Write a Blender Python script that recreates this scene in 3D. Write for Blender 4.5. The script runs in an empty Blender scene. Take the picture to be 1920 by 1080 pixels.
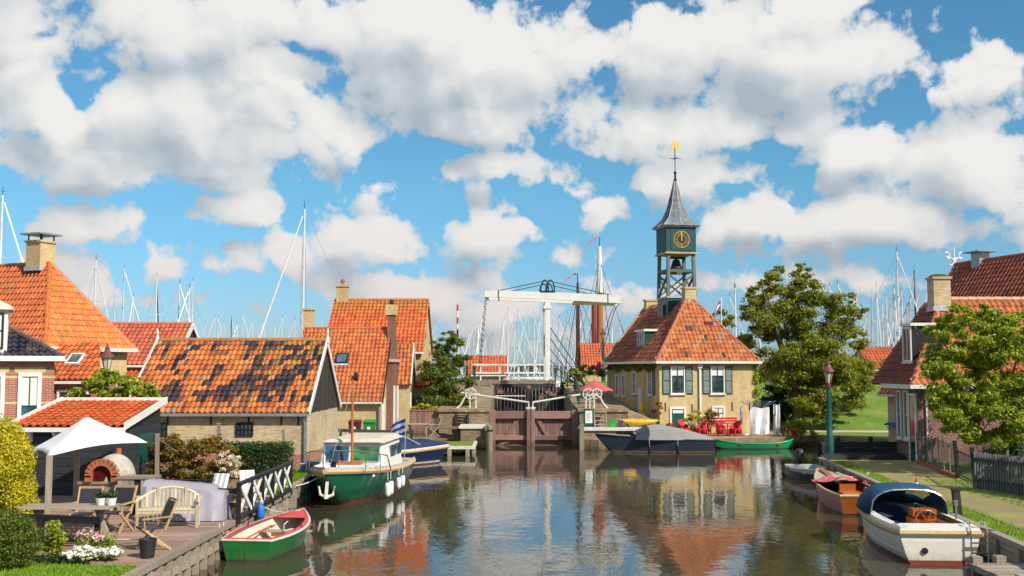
import bpy, math, random
import numpy as np
from mathutils import Vector, Matrix, noise
R = math.radians
scene = bpy.context.scene
COL = scene.collection
random.seed(7)
rng = np.random.default_rng(11)

# ---------------------------------------------------------------- camera
FOC = 2000.0; CAMZ = 4.3
TH = math.atan(152.0 / FOC)
cd = bpy.data.cameras.new('camera'); cam = bpy.data.objects.new('camera', cd); COL.objects.link(cam)
cam.location = (0, 0, CAMZ); cam.rotation_euler = (math.pi / 2 + TH, 0, 0)
cd.sensor_width = 36; cd.lens = 36 * FOC / 1920; cd.clip_end = 6000; cd.clip_start = 0.1
scene.camera = cam
scene.view_settings.view_transform = 'Standard'; scene.view_settings.look = 'None'
scene.view_settings.exposure = 0.36; scene.view_settings.gamma = 1.0

# ---------------------------------------------------------------- sun
SAZ, SEL = R(47), R(40)
S = Vector((math.sin(SAZ) * math.cos(SEL), -math.cos(SAZ) * math.cos(SEL), math.sin(SEL)))
sl = bpy.data.lights.new('sun', 'SUN'); sl.energy = 4.7; sl.angle = R(0.5); sl.color = (1.0, 0.93, 0.80)
so = bpy.data.objects.new('sun', sl); COL.objects.link(so)
so.rotation_euler = S.to_track_quat('Z', 'Y').to_euler(); so.location = (30, -30, 40)

# ---------------------------------------------------------------- sky
W = bpy.data.worlds.new('World'); scene.world = W; W.use_nodes = True
nt = W.node_tree; nt.nodes.clear()
def N(tree, typ, **kw):
    n = tree.nodes.new(typ)
    for k, v in kw.items(): setattr(n, k, v)
    return n
def mth(tree, op, a, b=None, c=None, clamp=False):
    n = tree.nodes.new('ShaderNodeMath'); n.operation = op; n.use_clamp = clamp
    for i, v in enumerate((a, b, c)):
        if v is None: continue
        if isinstance(v, (int, float)): n.inputs[i].default_value = v
        else: tree.links.new(v, n.inputs[i])
    return n.outputs[0]
def vmt(tree, op, a, b=None):
    n = tree.nodes.new('ShaderNodeVectorMath'); n.operation = op
    for i, v in enumerate((a, b)):
        if v is None: continue
        if isinstance(v, (tuple, list)): n.inputs[i].default_value = v
        else: tree.links.new(v, n.inputs[i])
    return n
def ramp(tree, fac, stops, interp='LINEAR'):
    n = tree.nodes.new('ShaderNodeValToRGB'); n.color_ramp.interpolation = interp
    el = n.color_ramp.elements
    while len(el) < len(stops): el.new(0.5)
    for e, (p, c) in zip(el, stops):
        e.position = p; e.color = (c, c, c, 1) if isinstance(c, (int, float)) else (*c[:3], 1)
    tree.links.new(fac, n.inputs[0]); return n.outputs[0]
# cloud field over (azimuth, elevation): banks of cumulus plus fractal noise
CL = [(320, 60, 240, 90, 1.05), (100, 20, 130, 60, .8), (560, 50, 130, 70, .9), (30, 150, 110, 110, 1.0), (80, 255, 120, 60, .9), (165, 258, 42, 30, .8),
      (330, 250, 180, 90, 1.1), (520, 220, 180, 90, 1.1), (660, 240, 70, 45, .85), (250, 330, 330, 50, .75), (480, 150, 150, 60, .9),
      (760, 110, 200, 110, 1.1), (1000, 90, 240, 110, 1.15), (1250, 90, 240, 110, 1.15), (1480, 130, 210, 100, 1.1), (880, 210, 200, 60, 1.0), (1180, 220, 260, 70, 1.05), (1480, 230, 170, 55, .95),
      (900, 310, 110, 28, .7), (1040, 330, 100, 60, .8), (1100, 390, 70, 40, .7), (900, 440, 100, 50, .85), (1050, 460, 60, 36, .7), (1290, 340, 110, 40, .65),
      (1345, 330, 130, 36, .62), (1465, 425, 90, 45, .85), (1620, 300, 110, 70, .95), (1690, 445, 140, 46, .9), (1640, 420, 70, 32, .7),
      (1780, 175, 125, 55, .95), (1850, 310, 110, 80, .95), (715, 475, 80, 36, .85), (680, 450, 40, 30, .7), (440, 405, 110, 36, .75), (180, 430, 85, 46, .85),
      (1330, 460, 55, 40, .75), (760, 545, 150, 26, .62), (400, 495, 120, 32, .72), (540, 490, 70, 34, .7), (120, 520, 120, 26, .55), (680, 350, 70, 24, .5),
      (900, 575, 300, 24, .52), (1500, 540, 260, 30, .55), (1560, 30, 130, 40, .85), (250, 575, 300, 26, .55), (1750, 30, 90, 22, .5), (1730, 540, 200, 24, .5)]
GAP = [(175, 215, 50, 36, .9), (60, 100, 30, 14, .6), (548, 102, 40, 14, .7), (1830, 70, 150, 50, 1.0), (740, 360, 90, 60, .9), (1140, 5, 60, 22, .8), (1700, 195, 34, 34, .7), (780, 300, 60, 40, .7), (1550, 350, 34, 50, .7), (1400, 375, 60, 30, .5), (600, 400, 60, 50, .5)]
cg = bpy.data.node_groups.new('cloud_field', 'ShaderNodeTree')
cg.interface.new_socket('P', in_out='INPUT', socket_type='NodeSocketVector')
cg.interface.new_socket('D', in_out='OUTPUT', socket_type='NodeSocketFloat')
gi = cg.nodes.new('NodeGroupInput'); go = cg.nodes.new('NodeGroupOutput')
wn = N(cg, 'ShaderNodeTexNoise', noise_dimensions='2D'); wn.inputs['Scale'].default_value = 9; wn.inputs['Detail'].default_value = 3
cg.links.new(gi.outputs[0], wn.inputs['Vector'])
wo = vmt(cg, 'SUBTRACT', wn.outputs['Color'], (.5, .5, .5)); ws = vmt(cg, 'MULTIPLY', wo.outputs[0], (.10, .05, 0))
wp = vmt(cg, 'ADD', gi.outputs[0], ws.outputs[0]).outputs[0]
acc = None
for (px, py, rx, ry, w) in CL:
    az = math.atan((px - 960) / FOC); el = math.atan((692 - py) / FOC)
    d = vmt(cg, 'SUBTRACT', wp, (az, el, 0)).outputs[0]
    d = vmt(cg, 'MULTIPLY', d, (FOC / rx, FOC / ry, 0)).outputs[0]
    ln = vmt(cg, 'LENGTH', d).outputs['Value']
    v = mth(cg, 'MULTIPLY', mth(cg, 'SUBTRACT', 1.35, ln, clamp=True), w)
    acc = v if acc is None else mth(cg, 'SMOOTH_MAX', acc, v, 0.15)
for (px, py, rx, ry, w) in GAP:
    az = math.atan((px - 960) / FOC); el = math.atan((692 - py) / FOC)
    d = vmt(cg, 'MULTIPLY', vmt(cg, 'SUBTRACT', wp, (az, el, 0)).outputs[0], (FOC / rx, FOC / ry, 0)).outputs[0]
    v = mth(cg, 'MULTIPLY', mth(cg, 'SUBTRACT', 1.35, vmt(cg, 'LENGTH', d).outputs['Value'], clamp=True), w * .8)
    acc = mth(cg, 'SUBTRACT', acc, v)
n1 = N(cg, 'ShaderNodeTexNoise', noise_dimensions='2D'); n1.inputs['Scale'].default_value = 9; n1.inputs['Detail'].default_value = 2.5; n1.inputs['Roughness'].default_value = .5
mp = vmt(cg, 'MULTIPLY', gi.outputs[0], (1, 1.2, 1)).outputs[0]
cg.links.new(mp, n1.inputs['Vector'])
n2 = N(cg, 'ShaderNodeTexNoise', noise_dimensions='2D'); n2.inputs['Scale'].default_value = 3.2; n2.inputs['Detail'].default_value = 4
cg.links.new(mp, n2.inputs['Vector'])
# far from the frame the same kind of broken cumulus goes on
sx = N(cg, 'ShaderNodeSeparateXYZ'); cg.links.new(gi.outputs[0], sx.inputs[0])
far = mth(cg, 'MULTIPLY_ADD', mth(cg, 'ABSOLUTE', sx.outputs[0]), 4.0, -2.0, clamp=True)
far2 = mth(cg, 'MULTIPLY_ADD', sx.outputs[1], 5.0, -1.75, clamp=True)
far = mth(cg, 'MAXIMUM', far, far2)
gen = mth(cg, 'MULTIPLY', mth(cg, 'MULTIPLY_ADD', n2.outputs[0], 3.2, -1.35, clamp=True), far)
acc = mth(cg, 'MAXIMUM', mth(cg, 'MULTIPLY', acc, 1.0), gen)
den = mth(cg, 'ADD', acc, mth(cg, 'MULTIPLY_ADD', n1.outputs[0], 1.9, -.93))
den = mth(cg, 'ADD', den, mth(cg, 'MULTIPLY_ADD', n2.outputs[0], .8, -.40))
cg.links.new(den, go.inputs[0])
tc = N(nt, 'ShaderNodeTexCoord')
sp = N(nt, 'ShaderNodeSeparateXYZ'); nt.links.new(tc.outputs['Generated'], sp.inputs[0])
az = mth(nt, 'ARCTAN2', sp.outputs[0], sp.outputs[1]); el = mth(nt, 'ARCSINE', sp.outputs[2])
cx = N(nt, 'ShaderNodeCombineXYZ'); nt.links.new(az, cx.inputs[0]); nt.links.new(el, cx.inputs[1])
def field(vec):
    g = nt.nodes.new('ShaderNodeGroup'); g.node_tree = cg; nt.links.new(vec, g.inputs[0]); return g.outputs[0]
S0 = field(cx.outputs[0]); D1 = field(vmt(nt, 'ADD', cx.outputs[0], (.016, .030, 0)).outputs[0])
hf = N(nt, 'ShaderNodeTexNoise', noise_dimensions='2D'); hf.inputs['Scale'].default_value = 42; hf.inputs['Detail'].default_value = 6; hf.inputs['Roughness'].default_value = .62; nt.links.new(cx.outputs[0], hf.inputs['Vector'])
wv = N(nt, 'ShaderNodeTexNoise', noise_dimensions='2D'); wv.inputs['Scale'].default_value = 18; wv.inputs['Detail'].default_value = 4; nt.links.new(cx.outputs[0], wv.inputs['Vector'])
wv2 = vmt(nt, 'MULTIPLY', vmt(nt, 'SUBTRACT', wv.outputs['Color'], (.5, .5, .5)).outputs[0], (.045, .035, 0)).outputs[0]
pv = vmt(nt, 'ADD', cx.outputs[0], wv2).outputs[0]
def puff(vec):
    n = N(nt, 'ShaderNodeTexVoronoi', feature='F1', voronoi_dimensions='2D'); n.inputs['Scale'].default_value = 20; n.inputs['Detail'].default_value = 2.0; n.inputs['Roughness'].default_value = .5
    n.normalize = True; nt.links.new(vec, n.inputs['Vector']); return n.outputs['Distance']
V0 = puff(pv); V1 = puff(vmt(nt, 'ADD', pv, (.006, .011, 0)).outputs[0])
D0 = mth(nt, 'ADD', S0, mth(nt, 'MULTIPLY_ADD', V0, -1.5, .36))
D0 = mth(nt, 'ADD', D0, mth(nt, 'MULTIPLY_ADD', hf.outputs[0], 1.1, -.55))
alpha = ramp(nt, D0, [(.13, 0), (.26, .5), (.40, .94), (.56, 1)])
lit = mth(nt, 'MULTIPLY_ADD', mth(nt, 'SUBTRACT', S0, D1), .62, .60)
lit = mth(nt, 'ADD', lit, mth(nt, 'MULTIPLY', mth(nt, 'SUBTRACT', V1, V0), .6))
lit = mth(nt, 'ADD', lit, mth(nt, 'MULTIPLY_ADD', hf.outputs[0], .20, -.10))
lit = mth(nt, 'SUBTRACT', lit, mth(nt, 'MULTIPLY', mth(nt, 'SUBTRACT', D1, .80, clamp=True), .22))
cc = ramp(nt, lit, [(.10, (.32, .37, .41)), (.38, (.42, .46, .49)), (.60, (.535, .55, .555)), (.92, (.65, .64, .625))])
elh = mth(nt, 'MULTIPLY', el, 6.0, clamp=True)
warm = N(nt, 'ShaderNodeMix', data_type='RGBA', blend_type='MIX'); nt.links.new(elh, warm.inputs[0])
wl = N(nt, 'ShaderNodeMix', data_type='RGBA', blend_type='MULTIPLY'); wl.inputs[0].default_value = 1
nt.links.new(cc, wl.inputs[6]); wl.inputs[7].default_value = (.84, .80, .80, 1)
nt.links.new(wl.outputs[2], warm.inputs[6]); nt.links.new(cc, warm.inputs[7])
sky = N(nt, 'ShaderNodeTexSky', sky_type='NISHITA', sun_disc=False)
sky.sun_elevation = SEL; sky.sun_rotation = math.atan2(S.x, S.y); sky.air_density = 1.0; sky.dust_density = .4; sky.ozone_density = 1.6; sky.altitude = 0
tint = N(nt, 'ShaderNodeMix', data_type='RGBA', blend_type='MULTIPLY'); tint.inputs[0].default_value = 1
nt.links.new(sky.outputs[0], tint.inputs[6]); nt.links.new(ramp(nt, elh, [(0.0, (.36, .48, .74)), (.35, (.36, .55, .76)), (1.0, (.36, .68, .77))]), tint.inputs[7])
cscale = vmt(nt, 'SCALE', warm.outputs[2]); cscale.inputs['Scale'].default_value = 8.5
mx = N(nt, 'ShaderNodeMix', data_type='RGBA'); nt.links.new(alpha, mx.inputs[0])
nt.links.new(tint.outputs[2], mx.inputs[6]); nt.links.new(cscale.outputs[0], mx.inputs[7])
bg = N(nt, 'ShaderNodeBackground'); bg.inputs[1].default_value = 0.122
W.cycles.sampling_method = 'MANUAL'; W.cycles.sample_map_resolution = 256
wout = N(nt, 'ShaderNodeOutputWorld'); nt.links.new(mx.outputs[2], bg.inputs[0]); nt.links.new(bg.outputs[0], wout.inputs[0])

scene.cycles.use_adaptive_sampling = True; scene.cycles.adaptive_threshold = .015; scene.cycles.adaptive_min_samples = 12; scene.cycles.max_bounces = 6; scene.cycles.diffuse_bounces = 3; scene.cycles.glossy_bounces = 3; scene.cycles.transparent_max_bounces = 6
# ---------------------------------------------------------------- pixel -> place
def P(px, py, Y):
    """point at depth Y seen at photo pixel"""
    a = (px - 960) / FOC; b = (540 - py) / FOC
    dy = math.cos(TH) - b * math.sin(TH); dz = math.sin(TH) + b * math.cos(TH)
    return Vector((a * Y / dy, Y, CAMZ + dz * Y / dy))
def G(px, py, z=0.0):
    """point on the level z seen at photo pixel"""
    a = (px - 960) / FOC; b = (540 - py) / FOC
    dy = math.cos(TH) - b * math.sin(TH); dz = math.sin(TH) + b * math.cos(TH)
    t = (z - CAMZ) / dz
    return Vector((a * t, dy * t, z))

# ---------------------------------------------------------------- mesh builder
class MB:
    def __init__(s): s.v = []; s.f = []
    def add(s, vs, fs):
        o = len(s.v); s.v += [tuple(p) for p in vs]; s.f += [tuple(i + o for i in f) for f in fs]; return s
    def box(s, x0, y0, z0, x1, y1, z1):
        return s.add([(x0,y0,z0),(x1,y0,z0),(x1,y1,z0),(x0,y1,z0),(x0,y0,z1),(x1,y0,z1),(x1,y1,z1),(x0,y1,z1)],
                     [(0,3,2,1),(4,5,6,7),(0,1,5,4),(1,2,6,5),(2,3,7,6),(3,0,4,7)])
    def bar(s, p, q, w, h=None, up=(0,0,1)):
        p = Vector(p); q = Vector(q); h = h or w; d = (q - p).normalized(); up = Vector(up)
        if abs(d.dot(up)) > .98: up = Vector((0,1,0))
        r = d.cross(up).normalized(); u = r.cross(d)
        vs = []
        for c in (p, q):
            for a, b in ((-1,-1),(1,-1),(1,1),(-1,1)): vs.append(c + r*(a*w/2) + u*(b*h/2))
        return s.add(vs, [(3,2,1,0),(4,5,6,7),(0,1,5,4),(1,2,6,5),(2,3,7,6),(3,0,4,7)])
    def tube(s, pts, r, n=8, cap=True):
        pts = [Vector(p) for p in pts]; m = len(pts); rs = r if isinstance(r, (list, tuple)) else [r]*m
        vs = []; fs = []
        for i, p in enumerate(pts):
            d = (pts[min(i+1, m-1)] - pts[max(i-1, 0)]).normalized()
            up = Vector((0,0,1)) if abs(d.z) < .95 else Vector((0,1,0))
            a = d.cross(up).normalized(); b = a.cross(d)
            for k in range(n):
                t = 2*math.pi*k/n; vs.append(p + (a*math.cos(t) + b*math.sin(t))*rs[i])
        for i in range(m-1):
            for k in range(n): fs.append((i*n+k, i*n+(k+1)%n, (i+1)*n+(k+1)%n, (i+1)*n+k))
        if cap: fs += [tuple(range(n)), tuple(range((m-1)*n + n-1, (m-1)*n-1, -1))]
        return s.add(vs, fs)
    def lathe(s, c, prof, n=16):
        c = Vector(c); vs = []; fs = []; m = len(prof)
        for (r, z) in prof:
            for k in range(n): t = 2*math.pi*k/n; vs.append((c.x + r*math.cos(t), c.y + r*math.sin(t), c.z + z))
        for i in range(m-1):
            for k in range(n): fs.append((i*n+k, i*n+(k+1)%n, (i+1)*n+(k+1)%n, (i+1)*n+k))
        fs += [tuple(range(n-1, -1, -1)), tuple(range((m-1)*n, m*n))]
        return s.add(vs, fs)
    def prism(s, poly, d):
        """extrude a planar polygon (3d points) by vector d"""
        n = len(poly); d = Vector(d); poly = [Vector(p) for p in poly]
        nr = sum(((poly[i]-poly[0]).cross(poly[(i+1)%n]-poly[0]) for i in range(n)), Vector())
        if nr.dot(d) > 0: poly.reverse()
        vs = poly + [p + d for p in poly]
        return s.add(vs, [tuple(range(n)), tuple(range(2*n-1, n-1, -1))] + [((i+1)%n, i, i+n, (i+1)%n+n) for i in range(n)])
    def loft(s, secs, close=False, c0=False, c1=False):
        n = len(secs[0]); vs = [p for q in secs for p in q]; fs = []
        for i in range(len(secs)-1):
            for k in range(n if close else n-1):
                fs.append((i*n+k, i*n+(k+1)%n, (i+1)*n+(k+1)%n, (i+1)*n+k))
        if c0: fs.append(tuple(range(n-1, -1, -1)))
        if c1: fs.append(tuple(range((len(secs)-1)*n, len(secs)*n)))
        return s.add(vs, fs)
    def build(s, name, mat, parent=None, world=False, smooth=False, bevel=0):
        v = s.v
        if world and parent is not None:
            r = parent
            while r.parent: r = r.parent
            M = (Matrix.Translation(r.location) @ r.rotation_euler.to_matrix().to_4x4()).inverted()
            v = [tuple(M @ Vector(p)) for p in v]
        me = bpy.data.meshes.new(name); me.from_pydata(v, [], s.f); me.update()
        return mk(name, me, mat, parent, smooth, bevel)
def mk(name, me, mat, parent=None, smooth=False, bevel=0):
    o = bpy.data.objects.new(name, me); COL.objects.link(o)
    if mat and not me.materials: me.materials.append(mat)
    if smooth:
        me.polygons.foreach_set('use_smooth', [True]*len(me.polygons))
        if hasattr(me, 'set_sharp_from_angle'): me.set_sharp_from_angle(angle=R(40))
    if bevel:
        b = o.modifiers.new('bevel', 'BEVEL'); b.width = bevel; b.segments = 1; b.limit_method = 'ANGLE'
    o.parent = parent; return o
def tag(o, label=None, cat=None, group=None, kind=None):
    if label: o['label'] = label
    if cat: o['category'] = cat
    if group: o['group'] = group
    if kind: o['kind'] = kind
    return o
def thing(name, label, cat, loc=(0,0,0), rz=0, group=None):
    o = bpy.data.objects.new(name, None); COL.objects.link(o); o.location = loc; o.rotation_euler = (0,0,rz)
    o.empty_display_size = .2
    return tag(o, label, cat, group)
def dup(root, loc=None, rz=None, label=None, scale=None):
    def cp(o, par):
        c = o.copy(); COL.objects.link(c); c.parent = par
        for ch in list(o.children): cp(ch, c)
        return c
    r = cp(root, None)
    if loc is not None: r.location = loc
    if rz is not None: r.rotation_euler = (0,0,rz)
    if scale is not None: r.scale = scale
    if label: r['label'] = label
    return r
def box(name, mat, parent, a, b, world=False, bevel=0):
    return MB().box(*a, *b).build(name, mat, parent, world, bevel=bevel)

# ---------------------------------------------------------------- materials
def newmat(name):
    m = bpy.data.materials.new(name); m.use_nodes = True
    return m, m.node_tree, m.node_tree.nodes['Principled BSDF']
def coords(t, kind='Object', sc=(1,1,1)):
    tc = t.nodes.new('ShaderNodeTexCoord'); mp = t.nodes.new('ShaderNodeMapping'); mp.inputs['Scale'].default_value = sc
    t.links.new(tc.outputs[kind], mp.inputs[0]); return mp.outputs[0]
def nz(t, vec, scale, detail=5, rough=.6):
    n = t.nodes.new('ShaderNodeTexNoise'); n.inputs['Scale'].default_value = scale; n.inputs['Detail'].default_value = detail
    n.inputs['Roughness'].default_value = rough; t.links.new(vec, n.inputs['Vector']); return n.outputs[0]
def mix(t, fac, a, b, mode='MIX'):
    n = t.nodes.new('ShaderNodeMix'); n.data_type = 'RGBA'; n.blend_type = mode
    for i, v in ((0, fac), (6, a), (7, b)):
        if isinstance(v, (int, float)): n.inputs[i].default_value = v
        elif isinstance(v, tuple): n.inputs[i].default_value = (*v[:3], 1)
        else: t.links.new(v, n.inputs[i])
    return n.outputs[2]
def bumpn(t, b, h, strength=.4, dist=.02):
    n = t.nodes.new('ShaderNodeBump'); n.inputs['Strength'].default_value = strength; n.inputs['Distance'].default_value = dist
    t.links.new(h, n.inputs['Height']); t.links.new(n.outputs[0], b.inputs['Normal'])
def mul(c, k): return tuple(min(1, x*k) for x in c)
def mat(name, c, rough=.7, var=.25, scale=3, bump=.15, bsc=30, metal=0, sc=(1,1,1), c2=None, spec=.4):
    m, t, b = newmat(name); v = coords(t, sc=sc)
    a = nz(t, v, scale); f = ramp(t, a, [(.3, 0), (.7, 1)])
    col = mix(t, f, mul(c, 1-var), c2 or mul(c, 1+var))
    g = nz(t, v, scale*9, 3); col = mix(t, .35, col, mix(t, g, (.55,.55,.55), (1.0,1.0,1.0)), 'MULTIPLY') if var > .05 else col
    t.links.new(col, b.inputs['Base Color']); b.inputs['Roughness'].default_value = rough; b.inputs['Metallic'].default_value = metal
    b.inputs['Specular IOR Level'].default_value = spec
    if bump: bumpn(t, b, nz(t, v, bsc, 4), bump, .02)
    return m
def algae(t, col, top):
    tc = t.nodes.new('ShaderNodeTexCoord'); s = t.nodes.new('ShaderNodeSeparateXYZ'); t.links.new(tc.outputs['Object'], s.inputs[0])
    f = mth(t, 'ADD', mth(t, 'MULTIPLY_ADD', s.outputs[2], -2.2, top*2.2), mth(t, 'MULTIPLY_ADD', nz(t, coords(t, sc=(2,2,.6)), 2.2, 5), 1.6, -.6), clamp=True)
    return mix(t, mth(t, 'MULTIPLY', f, .85), col, (.035,.040,.018))
def wood(name, c, c2, axis=0, rough=.75, bump=.4, alg=0):
    sc = [14, 14, 14]; sc[axis] = .9
    m, t, b = newmat(name); v = coords(t, sc=tuple(sc))
    oi = t.nodes.new('ShaderNodeObjectInfo')
    vv = vmt(t, 'ADD', v, None); t.links.new(oi.outputs['Location'], vv.inputs[1])
    n = nz(t, vv.outputs[0], 1.6, 6, .65); col = mix(t, ramp(t, n, [(.25, 0), (.75, 1)]), c, c2)
    k = mth(t, 'MULTIPLY_ADD', oi.outputs['Random'], .5, .72)
    cx = t.nodes.new('ShaderNodeCombineColor'); [t.links.new(k, cx.inputs[i]) for i in range(3)]
    col = mix(t, 1.0, col, cx.outputs[0], 'MULTIPLY')
    if alg: col = algae(t, col, alg)
    t.links.new(col, b.inputs['Base Color']); b.inputs['Roughness'].default_value = rough; bumpn(t, b, n, bump, .01)
    return m
def brick(name, c1, c2, mortar, bw=.215, bh=.065, var=.5, bump=.6, dirt=(.2,.17,.12), msize=.011, dk=.55, alg=0):
    m, t, b = newmat(name); tc = t.nodes.new('ShaderNodeTexCoord'); s = t.nodes.new('ShaderNodeSeparateXYZ')
    t.links.new(tc.outputs['Object'], s.inputs[0]); cx = t.nodes.new('ShaderNodeCombineXYZ')
    t.links.new(mth(t, 'ADD', s.outputs[0], s.outputs[1]), cx.inputs[0]); t.links.new(s.outputs[2], cx.inputs[1])
    wv = nz(t, tc.outputs['Object'], 6, 2)
    wob = t.nodes.new('ShaderNodeCombineXYZ'); t.links.new(mth(t, 'MULTIPLY_ADD', wv, .03, -.015), wob.inputs[1])
    vv = vmt(t, 'ADD', cx.outputs[0], wob.outputs[0]).outputs[0]
    br = t.nodes.new('ShaderNodeTexBrick'); t.links.new(vv, br.inputs['Vector'])
    br.inputs['Scale'].default_value = 1; br.inputs['Brick Width'].default_value = bw; br.inputs['Row Height'].default_value = bh
    br.inputs['Mortar Size'].default_value = msize; br.inputs['Mortar Smooth'].default_value = .3; br.inputs['Bias'].default_value = 0
    br.inputs['Color1'].default_value = (*c1, 1); br.inputs['Color2'].default_value = (*c2, 1); br.inputs['Mortar'].default_value = (*mortar, 1)
    n = nz(t, tc.outputs['Object'], .8, 6); col = mix(t, mth(t, 'MULTIPLY', ramp(t, n, [(.42, 0), (.70, 1)]), dk), br.outputs[0], dirt)
    n5 = nz(t, coords(t, sc=(1.6,1.6,.25)), 1.3, 5); col = mix(t, .5, col, mix(t, ramp(t, n5, [(.3,0),(.7,1)]), (.62,.58,.54), (1.08,1.08,1.08)), 'MULTIPLY')
    g = nz(t, tc.outputs['Object'], 22, 3); col = mix(t, var, col, mix(t, g, (.35,.35,.35), (1.25,1.25,1.25)), 'MULTIPLY')
    if alg: col = algae(t, col, alg)
    t.links.new(col, b.inputs['Base Color']); b.inputs['Roughness'].default_value = .9
    h = mth(t, 'ADD', mth(t, 'MULTIPLY', br.outputs['Fac'], -1), mth(t, 'MULTIPLY', g, .5)); bumpn(t, b, h, bump, .012)
    return m
def tilemat(name, attr, gloss=.55):
    m, t, b = newmat(name)
    if attr: a = t.nodes.new('ShaderNodeAttribute'); a.attribute_name = 'Col'; src = a.outputs['Color']
    else: a = t.nodes.new('ShaderNodeObjectInfo'); src = a.outputs['Color']
    g = t.nodes.new('ShaderNodeNewGeometry')
    n = nz(t, g.outputs['Position'], 7, 5, .65); n2 = nz(t, g.outputs['Position'], 1.3, 4)
    col = mix(t, 1, src, mix(t, ramp(t, n, [(.25,0),(.7,1)]), (.55,.5,.48), (1.12,1.08,1.05)), 'MULTIPLY')
    col = mix(t, mth(t, 'MULTIPLY', ramp(t, n2, [(.52,0),(.70,1)]), .5), col, (.26,.15,.05))
    n3 = nz(t, g.outputs['Position'], 2.6, 5, .7); col = mix(t, mth(t, 'MULTIPLY', ramp(t, n3, [(.55,0),(.68,1)]), .38), col, (.075,.05,.04))
    hs = t.nodes.new('ShaderNodeHueSaturation'); hs.inputs['Saturation'].default_value = .99; t.links.new(col, hs.inputs['Color']); t.links.new(hs.outputs[0], b.inputs['Base Color']); b.inputs['Roughness'].default_value = gloss; bumpn(t, b, n, .25, .01)
    return m
def leafmat(name, cols, trans=.35):
    m, t, b = newmat(name); g = t.nodes.new('ShaderNodeNewGeometry')
    n = nz(t, g.outputs['Position'], .9, 3)
    f = mth(t, 'ADD', mth(t, 'MULTIPLY', g.outputs['Random Per Island'], .65), mth(t, 'MULTIPLY', n, .4))
    k = len(cols); col = ramp(t, f, [(.12 + .76*i/(k-1), c) for i, c in enumerate(cols)])
    t.links.new(col, b.inputs['Base Color']); b.inputs['Roughness'].default_value = .5; b.inputs['Specular IOR Level'].default_value = .35
    tr = t.nodes.new('ShaderNodeBsdfTranslucent'); t.links.new(mix(t, 1, col, (1.3,1.25,.5), 'MULTIPLY'), tr.inputs[0])
    ms = t.nodes.new('ShaderNodeMixShader'); ms.inputs[0].default_value = trans
    t.links.new(b.outputs[0], ms.inputs[1]); t.links.new(tr.outputs[0], ms.inputs[2]); t.links.new(ms.outputs[0], t.nodes['Material Output'].inputs[0])
    return m
def glass(name, c=(.02,.03,.035)):
    m, t, b = newmat(name); v = coords(t)
    col = mix(t, ramp(t, nz(t, v, 1.7, 3), [(.4,0),(.65,1)]), c, mul(c, 3.5)); t.links.new(col, b.inputs['Base Color'])
    b.inputs['Roughness'].default_value = .06; b.inputs['Specular IOR Level'].default_value = .8; return m
def hullmat(name, bands, rough=.3):
    """paint bands by height above the keel line: [(z, colour), ...] bottom first"""
    m, t, b = newmat(name); tc = t.nodes.new('ShaderNodeTexCoord'); s = t.nodes.new('ShaderNodeSeparateXYZ'); t.links.new(tc.outputs['Object'], s.inputs[0])
    col = None
    for z, c in bands:
        col = mix(t, 0.0, c, c) if col is None else mix(t, mth(t, 'GREATER_THAN', s.outputs[2], z), col, c)
    dz = mth(t, 'MULTIPLY', mth(t, 'MULTIPLY_ADD', s.outputs[2], -3.2, .95, clamp=True), ramp(t, nz(t, coords(t, sc=(1.5,1.5,.4)), 3, 5), [(.35,.1),(.65,.75)])); col = mix(t, dz, col, (.10,.085,.05))
    g = nz(t, tc.outputs['Object'], 6, 5); col = mix(t, .4, col, mix(t, g, (.55,.55,.55), (1.15,1.15,1.15)), 'MULTIPLY')
    t.links.new(col, b.inputs['Base Color']); b.inputs['Roughness'].default_value = rough; bumpn(t, b, nz(t, tc.outputs['Object'], 2.5, 2), .08, .05); return m
M = {}
M['white'] = mat('white_paint', (.74,.73,.70), .45, .08, 2, .05)
M['offwhite'] = mat('old_white_paint', (.62,.59,.53), .6, .18, 4, .15)
M['green'] = mat('dark_green_paint', (.012,.075,.06), .4, .2, 3, .08)
M['blackgreen'] = mat('black_green_tar', (.012,.022,.022), .55, .3, 5, .2)
M['black'] = mat('black_paint', (.012,.012,.015), .5, .3, 5, .1)
M['tar'] = wood('tarred_boards', (.018,.013,.012), (.05,.036,.032), 2)
M['tarh'] = wood('tarred_boards_level', (.012,.014,.02), (.035,.036,.045), 0)
M['greywood'] = wood('weathered_wood', (.20,.155,.115), (.36,.30,.235), 0)
M['greywoodz'] = wood('weathered_wood_upright', (.20,.155,.115), (.36,.30,.235), 2)
M['deck'] = wood('deck_wood', (.20,.12,.085), (.38,.26,.20), 0)
M['teak'] = wood('teak', (.33,.20,.09), (.50,.33,.17), 2, .6)
M['bench'] = wood('pale_bench_wood', (.42,.34,.22), (.60,.52,.38), 2, .7)
M['varnish'] = wood('varnished_wood', (.30,.075,.012), (.50,.15,.03), 0, .22, .1)
M['gatewood'] = wood('gate_wood', (.15,.075,.06), (.31,.175,.145), 0, alg=.22)
M['gatewoodz'] = wood('gate_wood_upright', (.15,.075,.06), (.31,.175,.145), 2, alg=.22)
M['mastwood'] = wood('mast_wood', (.40,.12,.025), (.58,.20,.045), 2, .35, .1)
M['yellowbrick'] = brick('yellow_brick', (.72,.54,.27), (.58,.41,.18), (.58,.48,.31), bump=.4, dirt=(.46,.32,.14))
M['oldbrick'] = brick('old_pale_brick', (.74,.57,.36), (.50,.34,.19), (.62,.54,.40), bump=.8, dirt=(.42,.29,.18))
M['redbrick'] = brick('red_brick', (.46,.125,.075), (.33,.085,.055), (.50,.38,.32), bump=.5, dirt=(.32,.11,.07))
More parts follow.
